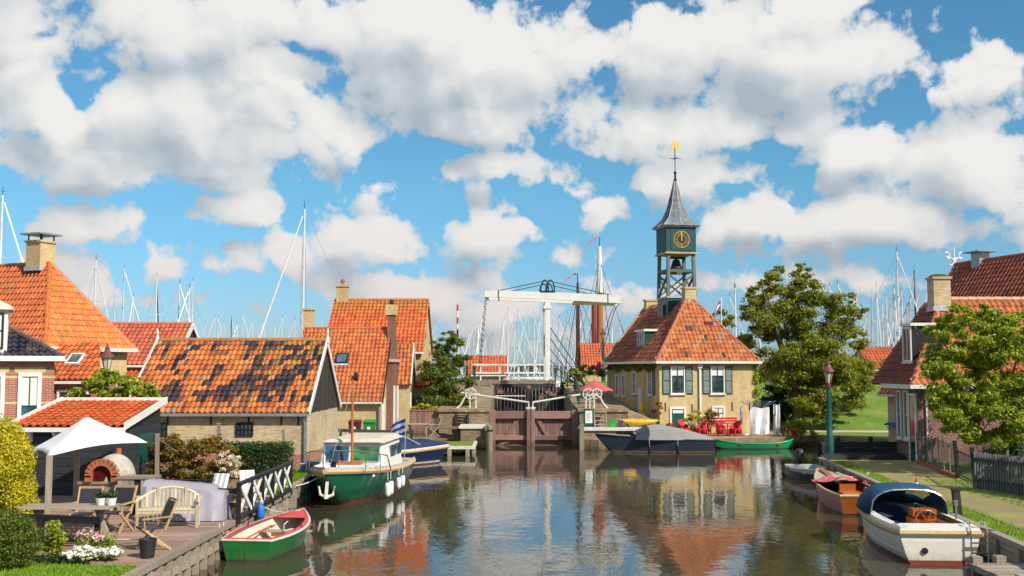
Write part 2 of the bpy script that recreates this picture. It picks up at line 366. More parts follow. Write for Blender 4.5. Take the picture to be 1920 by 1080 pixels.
M['brownbrick'] = brick('brown_brick', (.25,.095,.06), (.18,.065,.045), (.27,.17,.12), bump=.6, dirt=(.14,.07,.05))
M['purplebrick'] = brick('purple_brick', (.29,.10,.09), (.20,.065,.065), (.42,.31,.29), bump=.6, dirt=(.12,.06,.06))
M['stone'] = brick('quay_masonry', (.42,.31,.19), (.24,.17,.105), (.32,.26,.17), .30, .10, .7, 1.0, (.07,.06,.04), .014, alg=.3)
M['paver'] = brick('brick_paving', (.50,.36,.24), (.40,.28,.19), (.26,.22,.10), .2, .1, .5, .5, dirt=(.34,.32,.05), dk=.85)
M['zinc'] = mat('zinc', (.34,.36,.39), .4, .15, 3, .05, metal=.5)
M['steel'] = mat('stainless_steel', (.6,.6,.6), .25, .05, 3, 0, metal=1)
M['iron'] = mat('iron', (.03,.03,.035), .5, .3, 6, .1, metal=.4)
M['rope'] = mat('rope', (.50,.36,.19), .85, .25, 30, .4, 90)
M['whiterope'] = mat('white_rope', (.7,.68,.62), .85, .15, 30, .3, 90)
M['tarp'] = mat('white_canvas', (.78,.78,.80), .75, .07, 2.5, .45, 3)
M['glass'] = glass('window_glass'); M['bluegl'] = glass('bluish_glass', (.016,.035,.055))
M['curtain'] = mat('curtain', (.72,.70,.66), .8, .12, 8, .2, 20, sc=(6,6,.3))
M['dark'] = mat('dark_interior', (.012,.010,.010), .9, .3, 3, 0)
M['red'] = mat('red_paint', (.55,.018,.02), .45, .2, 5, .05)
M['navy'] = mat('navy_canvas', (.012,.028,.085), .75, .25, 3, .2, 12)
M['blue'] = mat('blue_canvas', (.015,.16,.55), .7, .2, 3, .15, 12)
M['hood'] = mat('teal_blue_canvas', (.008,.055,.125), .7, .2, 3, .15, 12)
M['greycan'] = mat('grey_canvas', (.27,.28,.27), .75, .1, 2, .12, 8)
M['slate'] = brick('slate', (.24,.25,.28), (.14,.15,.18), (.09,.09,.11), .22, .16, .4, .5, (.3,.3,.32), .01)
M['lead'] = mat('lead', (.42,.43,.45), .5, .2, 5, .1)
M['gold'] = mat('gilding', (.85,.52,.12), .35, .1, 8, .05, metal=.7)
M['tileobj'] = tilemat('clay_tile', False); M['tilejoin'] = tilemat('clay_tile_mass', True)
M['tileglz'] = tilemat('glazed_tile', False, .22)
M['mast'] = mat('aluminium_mast', (.62,.64,.67), .35, .05, 2, 0, metal=.2)
M['wire'] = mat('rigging_wire', (.30,.32,.34), .5, .05, 2, 0)
M['darkwire'] = mat('dark_rigging', (.05,.05,.055), .6, .05, 2, 0)
M['terracotta'] = mat('terracotta', (.40,.12,.05), .8, .2, 4, .1)
M['plastic'] = mat('black_plastic', (.025,.025,.03), .45, .1, 4, .05)

# ================================================================ builders
def fbox(mb, o, r, n, a0, b0, c0, a1, b1, c1):
    o = Vector(o); r = Vector(r); n = Vector(n); z = Vector((0,0,1))
    vs = [o + r*a + z*b + n*c for c in (c0, c1) for (a, b) in ((a0,b0),(a1,b0),(a1,b1),(a0,b1))]
    return mb.add(vs, [(0,3,2,1),(4,5,6,7),(0,1,5,4),(1,2,6,5),(2,3,7,6),(3,0,4,7)])
def window(parent, o, r, n, w, h, cols=2, rows=2, fm='white', gm='glass', bar='white', fw=.09, sill=True, sillm='offwhite', curtain=0, rail=None):
    """o: bottom centre on the wall face, r: along the wall, n: outward"""
    f = MB()
    fbox(f,o,r,n,-w/2,0,0,-w/2+fw,h,.07); fbox(f,o,r,n,w/2-fw,0,0,w/2,h,.07)
    fbox(f,o,r,n,-w/2+fw,h-fw,0,w/2-fw,h,.068); fbox(f,o,r,n,-w/2+fw,0,0,w/2-fw,fw*.8,.068)
    win = f.build('window', M[fm], parent)
    iw = w-2*fw; ih = h-1.8*fw; z0 = fw*.8; bw = .035
    g = MB()
    for i in range(1, cols): x = -iw/2 + iw*i/cols; fbox(g,o,r,n,x-bw/2,z0,.012,x+bw/2,z0+ih,.045)
    for j in range(1, rows):
        zz = z0 + ih*(rail if rail and j == rows-1 else j/rows); fbox(g,o,r,n,-iw/2,zz-bw/2,.012,iw/2,zz+bw/2,.042)
    if g.v: g.build('glazing_bar', M[bar], win)
    for i in range(cols):
        for j in range(rows):
            za = 0 if j == 0 else (rail if rail and j == rows-1 else j/rows); zb = 1 if j == rows-1 else (rail if rail and j+1 == rows-1 else (j+1)/rows)
            p = MB(); fbox(p,o,r,n,-iw/2+iw*i/cols,z0+ih*za,.004,-iw/2+iw*(i+1)/cols,z0+ih*zb,.014+.002*((i+j)%2))
            p.build('pane', M['curtain'] if (curtain and j >= rows-curtain) else M[gm], win)
    if sill:
        s = MB(); fbox(s,o,r,n,-w/2-.06,-.08,0,w/2+.06,0,.11); s.build('sill', M[sillm], win)
    return win
def tile_geo(w, L, th=.035):
    us = np.linspace(-w*.54, w*.54, 6); prof = [.012, .0, .012, .05, .062, .03]
    prof = [p*w/.21 for p in prof]
    v = []; 
    for (vv, lift) in ((0, .045), (L, .0)):
        for u, z in zip(us, prof): v.append((u, vv, z + lift))
    for u, z in zip(us, prof): v.append((u, 0.004, z + .045 - th))
    k = 6; f = [(i, i+1, k+i+1, k+i) for i in range(k-1)] + [(2*k+i, 2*k+i+1, i+1, i) for i in range(k-1)]
    return v, f
def inpoly(x, y, poly):
    c = False; n = len(poly)
    for i in range(n):
        x1, y1 = poly[i]; x2, y2 = poly[(i+1) % n]
        if (y1 > y) != (y2 > y) and x < (x2-x1)*(y-y1)/(y2-y1)+x1: c = not c
    return c
ORANGE = [(.60,.150,.030),(.66,.185,.042),(.52,.115,.026),(.58,.165,.05),(.46,.095,.03)]
def pick(cols): 
    c = random.choice(cols); k = random.uniform(.82, 1.15); return tuple(min(1, x*k) for x in c)
def tiled(parent, faces, w=.21, e=.33, colfn=None, nind=300, mat='tileobj', tname='roof_tile'):
    """pantiles over roof faces given in the parent's root space; each face starts with its eave from left to right"""
    root = parent
    while root.parent: root = root.parent
    RM = Matrix.Translation(root.location) @ root.rotation_euler.to_matrix().to_4x4()
    gv, gf = tile_geo(w, e*1.16); me = bpy.data.meshes.new(tname); me.from_pydata(gv, [], gf); me.materials.append(M[mat])
    cand = []
    for fi, face in enumerate(faces):
        pts = [Vector(p) for p in face]; u = (pts[1]-pts[0]).normalized()
        nr = Vector((0,0,0))
        for i in range(len(pts)): nr += (pts[i]-pts[0]).cross(pts[(i+1) % len(pts)]-pts[0])
        nr.normalize()
        if nr.z < 0: nr = -nr
        v = nr.cross(u)
        if v.z < 0: v = -v; u = -u
        uv = [((p-pts[0]).dot(u), (p-pts[0]).dot(v)) for p in pts]
        u0 = min(a for a, b in uv); u1 = max(a for a, b in uv); v1 = max(b for a, b in uv); v0 = min(b for a, b in uv)
        nr_ = max(1, round((v1-v0)/e)); nc = max(1, round((u1-u0)/w)); ee = (v1-v0)/nr_; ww = (u1-u0)/nc
        for r_ in range(nr_):
            for c_ in range(nc):
                cu = u0+(c_+.5)*ww; cv = v0+r_*ee
                if not inpoly(cu, cv+ee*.5, uv): continue
                pos = pts[0] + u*cu + v*(cv-.05) + nr*.012
                col = colfn(cu-u0, cv-v0, fi, u1-u0, v1-v0) if colfn else pick(ORANGE)
                j = random.uniform(-.012, .012)
                uu = (u + v*j).normalized(); vv = nr.cross(uu)
                mt = Matrix(((uu.x,vv.x,nr.x,pos.x),(uu.y,vv.y,nr.y,pos.y),(uu.z,vv.z,nr.z,pos.z + random.uniform(0,.008)),(0,0,0,1)))
                vis = 1 if (RM.to_3x3() @ nr).dot(Vector((0,0,CAMZ)) - RM @ pos) > 0 else 0
                cand.append((-vis, (RM @ pos).length, mt, col))
    cand.sort(key=lambda q: (q[0], q[1]))
    for q in cand[:nind]:
        o = bpy.data.objects.new(tname, me); COL.objects.link(o); o.parent = parent; o.matrix_local = q[2]; o.color = (*q[3], 1)
    rest = cand[nind:]
    if rest:
        g = np.array(gv); A = np.concatenate([(np.array(q[2].to_3x3()) @ g.T).T + np.array(q[2].translation) for q in rest])
        F = np.array(gf); k = len(gv); FF = np.concatenate([F + i*k for i in range(len(rest))])
        jm = bpy.data.meshes.new('tile_field'); jm.from_pydata(A.tolist(), [], FF.tolist())
        ca = jm.color_attributes.new('Col', 'FLOAT_COLOR', 'POINT')
        cols = np.repeat(np.array([(*q[3], 1) for q in rest]), k, axis=0); ca.data.foreach_set('color', cols.ravel().astype(np.float32))
        o = mk('tile_field', jm, M['tilejoin'], parent); o['kind'] = 'stuff'
def ridge(parent, p, q, r=.11, col=(.50,.14,.04), step=.36, name='ridge_tile'):
    p = Vector(p); q = Vector(q); n = max(1, int((q-p).length/step)); m = MB()
    for i in range(n):
        a = p.lerp(q, i/n); b = p.lerp(q, (i+1.08)/n); m.tube([a, b], [r, r*.88], 8)
    o = m.build(name, M['tileobj'], parent, smooth=True); o.color = (*col, 1); return o
def gable_roof_faces(x0, x1, y0, y1, ze, zr, ov=.25, axis='x', oe=.25):
    """ridge along x: front and back faces with overhang"""
    ym = (y0+y1)/2; k = (zr-ze)/(ym-y0)
    a = [(x0-ov,y0-oe,ze-k*oe),(x1+ov,y0-oe,ze-k*oe),(x1+ov,ym,zr),(x0-ov,ym,zr)]
    b = [(x1+ov,y1+oe,ze-k*oe),(x0-ov,y1+oe,ze-k*oe),(x0-ov,ym,zr),(x1+ov,ym,zr)]
    return [a, b]
def slab(parent, faces, mat, name='roof', th=.07):
    m = MB()
    for f in faces:
        pts = [Vector(p) for p in f]; nr = Vector((0,0,0))
        for i in range(len(pts)): nr += (pts[i]-pts[0]).cross(pts[(i+1) % len(pts)]-pts[0])
        nr.normalize(); nr = -nr if nr.z < 0 else nr
        m.prism(pts, nr*-th)
    o = m.build(name, mat, parent); o.color = (.4,.11,.03,1); return o
def leaves(name, mat, parent, clumps, n, size, seed=1, flat=.35, shell=.45, aspect=.5, droop=0.0, soft=False):
    """leaf faces spread through ellipsoid clumps [(centre, (rx,ry,rz))] in world space"""
    g = np.random.default_rng(seed); C = np.array([c[0] for c in clumps], float); Rr = np.array([c[1] for c in clumps], float)
    wgt = (Rr.prod(1))**(2/3); idx = g.choice(len(clumps), n, p=wgt/wgt.sum())
    d = g.normal(size=(n,3)); d /= np.linalg.norm(d, axis=1)[:,None]; rad = g.random(n)**shell
    if soft: rad = np.abs(g.normal(size=n))*.42 + .35*g.random(n)
    pos = C[idx] + d*Rr[idx]*rad[:,None]
    nor = d + g.normal(size=(n,3))*.7 + np.array([0,0,flat]); nor /= np.linalg.norm(nor, axis=1)[:,None]
    t = g.normal(size=(n,3)); t[:,2] -= droop; t -= nor*(t*nor).sum(1)[:,None]; t /= np.linalg.norm(t, axis=1)[:,None]; b = np.cross(nor, t)
    s = size*(.55+.9*g.random(n))[:,None]
    v = np.stack([pos - t*s*.5, pos + b*s*aspect*.5 + nor*s*.06, pos + t*s*.55, pos - b*s*aspect*.5 + nor*s*.06], 1).reshape(-1,3)
    if parent is not None:
        r = parent
        while r.parent: r = r.parent
        v = v - np.array(r.location)
    me = bpy.data.meshes.new(name); me.vertices.add(len(v)); me.vertices.foreach_set('co', v.ravel().astype(np.float32))
    me.loops.add(4*n); me.loops.foreach_set('vertex_index', np.arange(4*n, dtype=np.int32))
    me.polygons.add(n); me.polygons.foreach_set('loop_start', np.arange(0, 4*n, 4, dtype=np.int32)); me.update(calc_edges=True)
    return mk(name, me, mat, parent)
def spread(c, rad, n, cr, seed, k=1.0):
    """n clumps inside an ellipsoid, uneven"""
    q = random.Random(seed); out = []
    while len(out) < n:
        p = Vector((q.uniform(-1,1), q.uniform(-1,1), q.uniform(-1,1)))
        if p.length > 1: continue
        if p.length < .55 and q.random() < .5: continue
        r = q.uniform(cr*.55, cr*1.35)
        out.append(((c[0]+p.x*rad[0], c[1]+p.y*rad[1], c[2]+p.z*rad[2]), (r*k, r*k, r*q.uniform(.55,.9))))
    return out
LEAF = {
 'oak': leafmat('tree_leaf', [(.075,.12,.017),(.155,.20,.023),(.26,.285,.03),(.40,.35,.045)], .45),
 'bright': leafmat('sunny_leaf', [(.09,.15,.014),(.18,.25,.018),(.29,.35,.025),(.42,.42,.045)]),
 'willow': leafmat('willow_leaf', [(.045,.09,.018),(.09,.145,.024),(.16,.20,.03),(.28,.27,.04)], .42),
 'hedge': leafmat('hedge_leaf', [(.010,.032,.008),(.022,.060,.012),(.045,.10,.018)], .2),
 'conifer': leafmat('golden_conifer', [(.24,.22,.008),(.40,.36,.012),(.55,.48,.018),(.66,.56,.03)], .3),
 'box': leafmat('box_leaf', [(.045,.075,.008),(.09,.125,.012),(.16,.19,.018)], .25),
 'autumn': leafmat('autumn_leaf', [(.035,.045,.008),(.11,.085,.012),(.20,.16,.015),(.28,.12,.02),(.14,.16,.02)]),
 'flower_w': leafmat('white_petals', [(.7,.7,.66),(.82,.82,.8)], .15), 'flower_p': leafmat('pink_petals', [(.55,.22,.30),(.7,.5,.5)], .2),
 'flower_c': leafmat('cream_petals', [(.5,.40,.28),(.7,.6,.48)], .2), 'flower_r': leafmat('red_petals', [(.5,.02,.03),(.65,.08,.1)], .2),
 'yellow': leafmat('yellow_leaf', [(.30,.28,.01),(.5,.42,.02),(.2,.22,.02)], .3),
 'grass': leafmat('grass_blade', [(.11,.22,.012),(.19,.34,.018),(.28,.42,.03)], .4),
}

# ================================================================ water, land
def water_mat():
    m, t, b = newmat('canal_water'); tc = t.nodes.new('ShaderNodeTexCoord')
    mp = t.nodes.new('ShaderNodeMapping'); mp.inputs['Scale'].default_value = (1.0, .62, 1); t.links.new(tc.outputs['Object'], mp.inputs[0])
    a = nz(t, mp.outputs[0], 1.1, 2, .5); c = nz(t, mp.outputs[0], 4.2, 3, .55); big = nz(t, mp.outputs[0], .12, 2)
    amp = ramp(t, big, [(.35, .35), (.65, 1.0)])
    h = mth(t, 'MULTIPLY', mth(t, 'ADD', a, mth(t, 'MULTIPLY', c, .42)), amp); bumpn(t, b, h, .15, .10)
    b.inputs['Base Color'].default_value = (.052,.043,.026,1); b.inputs['Roughness'].default_value = .015; b.inputs['IOR'].default_value = 1.333
    b.inputs['Specular IOR Level'].default_value = 1.0
    return m
MW = water_mat()
tag(MB().add([(-3000,-60,0),(3000,-60,0),(3000,4000,0),(-3000,4000,0)], [(0,1,2,3)]).build('water', MW), kind='structure')
def grass_mat(name, c1, c2, c3=None):
    m, t, b = newmat(name); v = coords(t); n = nz(t, v, .7, 6); g = nz(t, v, 26, 4)
    col = mix(t, ramp(t, n, [(.3,0),(.7,1)]), c1, c2); col = mix(t, .6, col, mix(t, g, (.35,.4,.3), (1.35,1.3,1.2)), 'MULTIPLY')
    if c3: col = mix(t, ramp(t, nz(t, v, .35, 5), [(.5,0),(.68,1)]), col, c3)
    t.links.new(col, b.inputs['Base Color']); b.inputs['Roughness'].default_value = .9; bumpn(t, b, g, .7, .05); return m
MG = grass_mat('lawn', (.085,.17,.014), (.16,.25,.022), (.21,.23,.04)); MV = grass_mat('verge', (.20,.22,.025), (.40,.33,.07), (.44,.34,.20))
ME = grass_mat('earth', (.16,.12,.06), (.26,.20,.10))
def land(name, poly, z, mat, skirt=1.2, side=None):
    m = MB(); n = len(poly); m.add([(x,y,z) for x,y in poly], [tuple(range(n))])
    o = m.build(name, mat); tag(o, kind='structure')
    if side:
        s = MB(); c = Vector((sum(p[0] for p in poly)/n, sum(p[1] for p in poly)/n, 0))
        for i in range(n):
            a, b2 = poly[i], poly[(i+1)%n]; s.add([(*a,z-.004),(*b2,z-.004),(*b2,-skirt),(*a,-skirt)], [(3,2,1,0)])
        s.build('bank_face', side, o)
    return o
XL = -6.85
left_poly = [(-400,-20),(-6.74,-20),(-6.74,20.3),(-6.6,31),(-6.6,32.2),(XL,32.9),(XL,39.5),(-6.2,45),(-4.9,51),(-4.15,53.4),(-4.15,60.05),(-1.45,60.05),(-1.45,79),(-400,79)]
land('ground', left_poly, .62, ME, 1, M['stone'])
land('lawn', [(-30,12),(-6.85,12),(-6.85,20.1),(-9.0,20.3),(-10.6,21.6),(-30,21.6)], .66, MG)
land('grass_strip', [(-8.3,31.8),(XL-.12,31.8),(XL-.12,39.4),(-6.35,44.9),(-5.1,50.6),(-6.2,52),(-8,46),(-7.6,38)], .65, MG)
def XQ(Y): return 10.6 + .094*(Y-22)
right_poly = [(XQ(-20),-20),(400,-20),(400,45.4),(XQ(45.4)+.6,45.4),(XQ(44.3),44.3)]
land('quay', right_poly, .58, MV, 1, M['greywood'])
# brick paved lane along the quay
land('lane', [(XQ(0)+1.1,0),(XQ(0)+5.2,0),(XQ(44)+2.6,43.6),(XQ(44)+.7,43.6)], .60, M['paver'])
# opposite bank with the terrace, lawn and path beyond the side water
far_poly = [(3.72,57.6),(4.6,57.2),(10.2,57.9),(15.3,59.4),(17,60.5),(19,56.5),(60,52.5),(400,52),(400,79),(3.72,79)]
land('terrace_ground', far_poly, .55, mat('sand', (.36,.26,.14), .9, .2, 2, .3, 40), 1, M['stone'])
land('lawn_far', [(17.3,60.6),(19.1,56.8),(60,52.8),(90,52.8),(90,61.5),(40,61.5),(16.8,63)], .59, MG)
land('path', [(16.9,63.1),(40,61.6),(90,61.6),(90,64.2),(40,64.2),(17,65.2)], .60, mat('gravel', (.50,.40,.30), .95, .15, 8, .3))
# grassy bank rising behind, up to the sea dike; the dike is cut by the lock
def berm(name, x0, x1, prof, mat, nx=40):
    m = MB(); secs = []
    for i in range(nx+1):
        x = x0+(x1-x0)*i/nx; secs.append([(x, y, z + (.12*noise.noise((x*.4, y*.3, 3)) if 0 < j < len(prof)-1 else 0)) for j, (y, z) in enumerate(prof)])
    m.loft(secs); return tag(m.build(name, mat, None, smooth=True), kind='structure')
berm('bank', 17.0, 95, [(65.0,.4),(66.5,1.2),(70,2.4),(76,2.9)], MG)
dp = [(74,.3),(76,1.6),(79,3.3),(88,3.3),(93,1.5),(97,-.6)]
berm('dike', -400, -1.5, dp, MG, 120); berm('dike', 4.0, 400, dp, MG, 120)
# distant shore
fs = MB(); secs = []
for i in range(161):
    x = -2400+30*i; h = 9+5*noise.noise((x*.006, 0, 0))+4*noise.noise((x*.03, 5, 0)); secs.append([(x,2000,-1),(x,2000,h),(x,2060,h),(x,2060,-1)])
fs.loft(secs); tag(fs.build('far_shore', mat('far_trees', (.05,.075,.07), .9, .3, .05, 0)), kind='structure')
# timber quay edging, left: sheet of boards with piles
e = thing('quay_edging', 'weathered timber capping and short piles along deck edge above water', 'quay edge', (XL,20,0))
pts = [Vector((-6.72,8,.66)),Vector((-6.72,20.3,.66)),Vector((-6.58,31,.66)),Vector((-6.58,32.2,.66)),Vector((XL+.02,32.9,.66)),Vector((XL+.02,39.4,.66)),Vector((-6.18,45,.66)),Vector((-4.88,51,.66)),Vector((-4.12,53.4,.62))]
for a, b_ in zip(pts, pts[1:]):
    MB().bar(a, b_, .16, .12).build('capping', M['greywood'], e, True)
    MB().bar(a-Vector((-.03,0,.34)), b_-Vector((-.03,0,.34)), .08, .14).build('waling', M['greywood'], e, True)
    L = (b_-a).length; n = int(L/.55)
    for i in range(n):
        p = a.lerp(b_, (i+.5)/n); MB().box(p.x-.04,p.y-.08,-.6,p.x+.08,p.y+.08,.56).build('pile', M['greywoodz'], e, True)
e = thing('quay_edging', 'timber boards and capping along the lane side where three boats moor', 'quay edge', (XQ(30),30,0))
a = Vector((XQ(10)-.02,10,.63)); b_ = Vector((XQ(44.3)-.02,44.3,.63))
MB().bar(a, b_, .20, .10).build('capping', M['greywood'], e, True)
for k in range(3): MB().bar(a-Vector((.02,0,.14+.18*k)), b_-Vector((.02,0,.14+.18*k)), .05, .165).build('board', M['greywood'], e, True)
for i in range(26):
    p = a.lerp(b_, (i+.5)/26); MB().box(p.x-.14,p.y-.08,-.6,p.x-.05,p.y+.08,.60).build('pile', M['greywoodz'], e, True)
# wooden deck, every plank
d = thing('wooden_deck', 'brown plank deck with garden furniture beside the water', 'deck', (-9,26,.62))
DK = .70
for i in range(69):
    y = 20.3+i*.155
    x1 = -6.8 + (y-20.3)*.012; x0 = -7.9-(y-20.3)*.9 if y < 23.2 else -13.9
    MB().box(x0+random.uniform(-.03,.03),y,.62,x1+random.uniform(-.015,.015),y+.146,DK+random.uniform(-.004,.004)).build('plank', M['deck'], d, True)
# lawn blades near the camera
def blades(name, poly, z, n, h, seed, parent=None):
    g = np.random.default_rng(seed); xs = [p[0] for p in poly]; ys = [p[1] for p in poly]; pts = []
    q = random.Random(seed)
    while len(pts) < n:
        x = q.uniform(min(xs), max(xs)); y = q.uniform(min(ys), max(ys))
        if inpoly(x, y, poly): pts.append((x, y, z))
    p = np.array(pts); a = g.random(n)*6.28; hh = h*(.5+g.random(n)); l = g.normal(size=(n,2))*h*.5; w = .012
    dx = np.cos(a)*w; dy = np.sin(a)*w
    v = np.stack([np.c_[p[:,0]-dx,p[:,1]-dy,p[:,2]], np.c_[p[:,0]+dx,p[:,1]+dy,p[:,2]], np.c_[p[:,0]+l[:,0],p[:,1]+l[:,1],p[:,2]+hh]], 1).reshape(-1,3)
    me = bpy.data.meshes.new(name); me.from_pydata(v.tolist(), [], np.arange(3*n).reshape(-1,3).tolist()); return tag(mk(name, me, LEAF['grass'], parent), kind='stuff')
blades('grass', [(-13,17),(-6.9,17),(-6.9,20.05),(-9,20.25),(-10.6,21.5),(-13,21.5)], .66, 26000, .05, 3)
blades('grass', [(-8.2,31.9),(XL-.15,31.9),(XL-.15,39.3),(-6.4,44.8),(-7.5,44)], .65, 6000, .07, 4)
blades('verge_grass', [(XQ(18)+.15,18),(XQ(18)+1.1,18),(XQ(43)+.6,43),(XQ(43)+.15,43)], .58, 9000, .07, 5)
blades('verge_grass', [(XQ(22)+3.0,22),(XQ(22)+6.4,22),(XQ(34)+4.0,36),(XQ(34)+2.0,36)], .59, 9000, .06, 6)

# ================================================================ buildings
def walls(root, x0, x1, y0, y1, ze, zr, mat, axis='x', name='wall'):
    """gabled block, ridge along x or y"""
    if axis == 'x': poly = [(x0,y0,0),(x0,y1,0),(x0,y1,ze),(x0,(y0+y1)/2,zr-.1),(x0,y0,ze)]; d = (x1-x0,0,0)
    else: poly = [(x0,y0,0),(x1,y0,0),(x1,y0,ze),((x0+x1)/2,y0,zr-.1),(x0,y0,ze)]; d = (0,y1-y0,0)
    return MB().prism(poly, d).build(name, mat, root)
def barge(root, x, y0, y1, ze, zr, oe=.25, w=.24, th=.05, mat='white', name='barge_board'):
    ym = (y0+y1)/2; k = (zr-ze)/(ym-y0)
    for (ya, za, s) in ((y0-oe, ze-k*oe, 1), (y1+oe, ze-k*oe, -1)):
        MB().bar((x, ya, za-.02), (x, ym, zr-.02), w, th, up=(1,0,0)).build(name, M[mat], root)
def chimney(root, x, y, z0, z1, w, d, mat, cap=True, pot=True):
    c = MB().box(x-w/2,y-d/2,z0,x+w/2,y+d/2,z1).build('chimney', mat, root)
    if cap: MB().box(x-w/2-.06,y-d/2-.06,z1,x+w/2+.06,y+d/2+.06,z1+.10).build('chimney_cap', mat, c)
    MB().box(x-w/2-.05,y-d/2-.05,z0-.02,x+w/2+.05,y+d/2+.05,z0+.18).build('flashing', M['lead'], c)
    if pot: MB().lathe((x,y,z1+.1), [(.13,0),(.12,.2),(.16,.24),(.10,.34)], 10).build('chimney_pot', M['terracotta'], c)
    return c
def gutter(root, a, b, mat='white', r=.07):
    return MB().bar(a, b, r*1.7, r*1.6).build('gutter', M[mat], root)
X_, Y_ = Vector((1,0,0)), Vector((0,1,0)); NX, NY = Vector((1,0,0)), Vector((0,-1,0))

# ---- barn with the patchwork roof
barn = thing('brick_barn', 'low pale brick barn with patchwork of orange and black roof tiles', 'barn', (-7.9,41.2,.62))
walls(barn, -6.85, 0, 0, 7.3, 2.13, 4.85, M['oldbrick'])
MB().box(-6.86,-.012,0,.012,7.31,.42).build('plinth', M['redbrick'], barn)
fc = gable_roof_faces(-6.85, 0, 0, 7.3, 2.13, 4.85, .12, oe=.18)
rf = slab(barn, fc, M['tileobj'])
def barncol(u, v, fi, U, V):
    a = u/U; b = v/V; n = noise.noise((u*1.25 - v*.45, v*.5, 1.7)) + .5*noise.noise((u*4.0, v*.7, 5)) + random.uniform(-.16,.16)
    f = random.random()
    dk = n > .02 + .5*max(0,.18-a)*5 and .08 < b < .98 and a > .05
    if a > .55 and f < .28 and b > .1: dk = True
    if dk and f < .92:
        r_ = random.random(); c = (.028,.022,.036) if r_ < .55 else ((.05,.035,.05) if r_ < .75 else (.12,.05,.035))
    elif a > .6 and b > .35 and f < .45: c = (.36,.20,.035)
    elif f < .16: c = (.24,.085,.04)
    elif f < .19: c = (.30,.27,.24)
    else: return pick([(.60,.17,.035),(.58,.20,.05),(.50,.13,.03),(.62,.24,.07)])
    k = random.uniform(.8,1.2); return tuple(x*k for x in c)
tiled(rf, fc, .215, .335, barncol)
ridge(barn, (-6.9,3.65,4.88), (.1,3.65,4.88), .12, (.38,.17,.05))
barge(barn, .14, 0, 7.3, 2.13, 4.85, .18); barge(barn, -6.99, 0, 7.3, 2.13, 4.85, .18)
for x in (.16, -7.0): MB().lathe((x,3.65,4.8), [(.07,0),(.08,.15),(.03,.3),(.06,.42),(.0,.62)], 8).build('finial', M['white'], barn)
for i in range(40):
    y = .05+i*.18; yc = y+.09
    if yc > 7.25: break
    h = 2.1+(2.72)*(1-abs(yc-3.65)/3.65)-.12
    MB().box(.02,y,2.02+random.uniform(-.03,.03),.055+.008*(i%2),y+.172,max(h,2.1)).build('board', M['tar'], barn)
gutter(barn, (-6.95,-.24,1.94), (.1,-.24,1.94), 'zinc')
MB().bar((.0,-.22,1.9),(.0,-.1,1.7),.09).bar((.0,-.09,1.7),(.0,-.09,.05),.09).build('downpipe', M['zinc'], barn)
for x, w in ((-5.62,.62),(-2.35,.66)): window(barn, (x,0,1.12), X_, NY, w, .52, 4, 2, 'black', 'glass', 'black', .04, False)
for x in (-6.5,-5.3,-3.65,-2.2,-.95,-.3): MB().box(x-.03,-.04,1.55,x+.03,.0,1.95).build('wall_anchor', M['iron'], barn)

# ---- house behind the barn, with skylight
hA = thing('skylight_house', 'yellow brick house with orange tile roof, single skylight and tall red chimney facade', 'house', (-7.05,57.6,.7))
walls(hA, -4.8, 0, 0, 8, 2.05, 5.9, M['yellowbrick'])
fc = gable_roof_faces(-4.8, 0, 0, 8, 2.05, 5.9, .1, oe=.2); rf = slab(hA, fc, M['tileobj'])
OR2 = [(.58,.16,.045),(.62,.19,.05),(.50,.13,.04)]
tiled(rf, fc, .23, .33, lambda u,v,fi,U,V: pick(OR2) if v > 1.2 else pick([(.46,.13,.05),(.52,.15,.05)]))
ridge(hA, (-4.85,4,5.94), (.05,4,5.94)); gutter(hA, (-4.8,-.27,1.8), (.1,-.27,1.8), 'offwhite')
sk = MB(); o = Vector((-2.45,2.1,4.06+.10)); sl = Vector((0,4,3.85)).normalized(); nn = Vector((0,-3.85,4)).normalized()
def slopebox(o, u, v, n, a0, a1, b0, b1, c0, c1):
    vs = [o+u*a+v*b+n*c for c in (c0,c1) for a,b in ((a0,b0),(a1,b0),(a1,b1),(a0,b1))]
    return MB().add(vs, [(0,3,2,1),(4,5,6,7),(0,1,5,4),(1,2,6,5),(2,3,7,6),(3,0,4,7)])
w = slopebox(o, X_, sl, nn, -.34, .34, -.42, .42, -.05, .1).build('skylight', M['iron'], hA)
slopebox(o, X_, sl, nn, -.25, .25, -.32, .32, .1, .108).build('pane', M['bluegl'], w)
slopebox(o, X_, sl, nn, -.40, .40, -.58, -.43, -.02, .07).build('flashing', M['lead'], w)
slopebox(Vector((-1.5,1.0,3.1)), X_, sl, nn, -.1, .1, -.2, .2, 0, .25).build('vent', M['iron'], hA)
chimney(hA, -4.75, 4.3, 5.0, 7.0, .55, .6, M['yellowbrick'], pot=False)
fa = MB().box(-.1,2.5,0,.34,5.9,4.0).build('chimney_facade', M['brownbrick'], hA)
MB().box(-.12,2.4,4.0,.44,6.0,4.16).build('cornice', M['oldbrick'], fa)
MB().loft([[(-.05,3.0,4.16),(.34,3.0,4.16),(.34,5.4,4.16),(-.05,5.4,4.16)],[(-.1,3.55,6.4),(.28,3.55,6.4),(.28,4.5,6.4),(-.1,4.5,6.4)],[(-.12,3.6,7.2),(.3,3.6,7.2),(.3,4.45,7.2),(-.12,4.45,7.2)]], True, True, True).build('stack', M['brownbrick'], fa)
MB().box(-.2,3.5,6.7,.38,4.55,7.3).build('stack_head', M['yellowbrick'], fa); MB().lathe((.1,4,7.3), [(.14,0),(.12,.3)], 10).build('chimney_pot', M['iron'], fa)
for y in (3.3,5.0): window(hA, (.34,y,.55), Y_, NX, .55, 2.1, 1, 2, 'white', 'glass', 'white', .1)
MB().box(0,.75,0,.06,1.65,2.0).build('door', M['white'], hA)
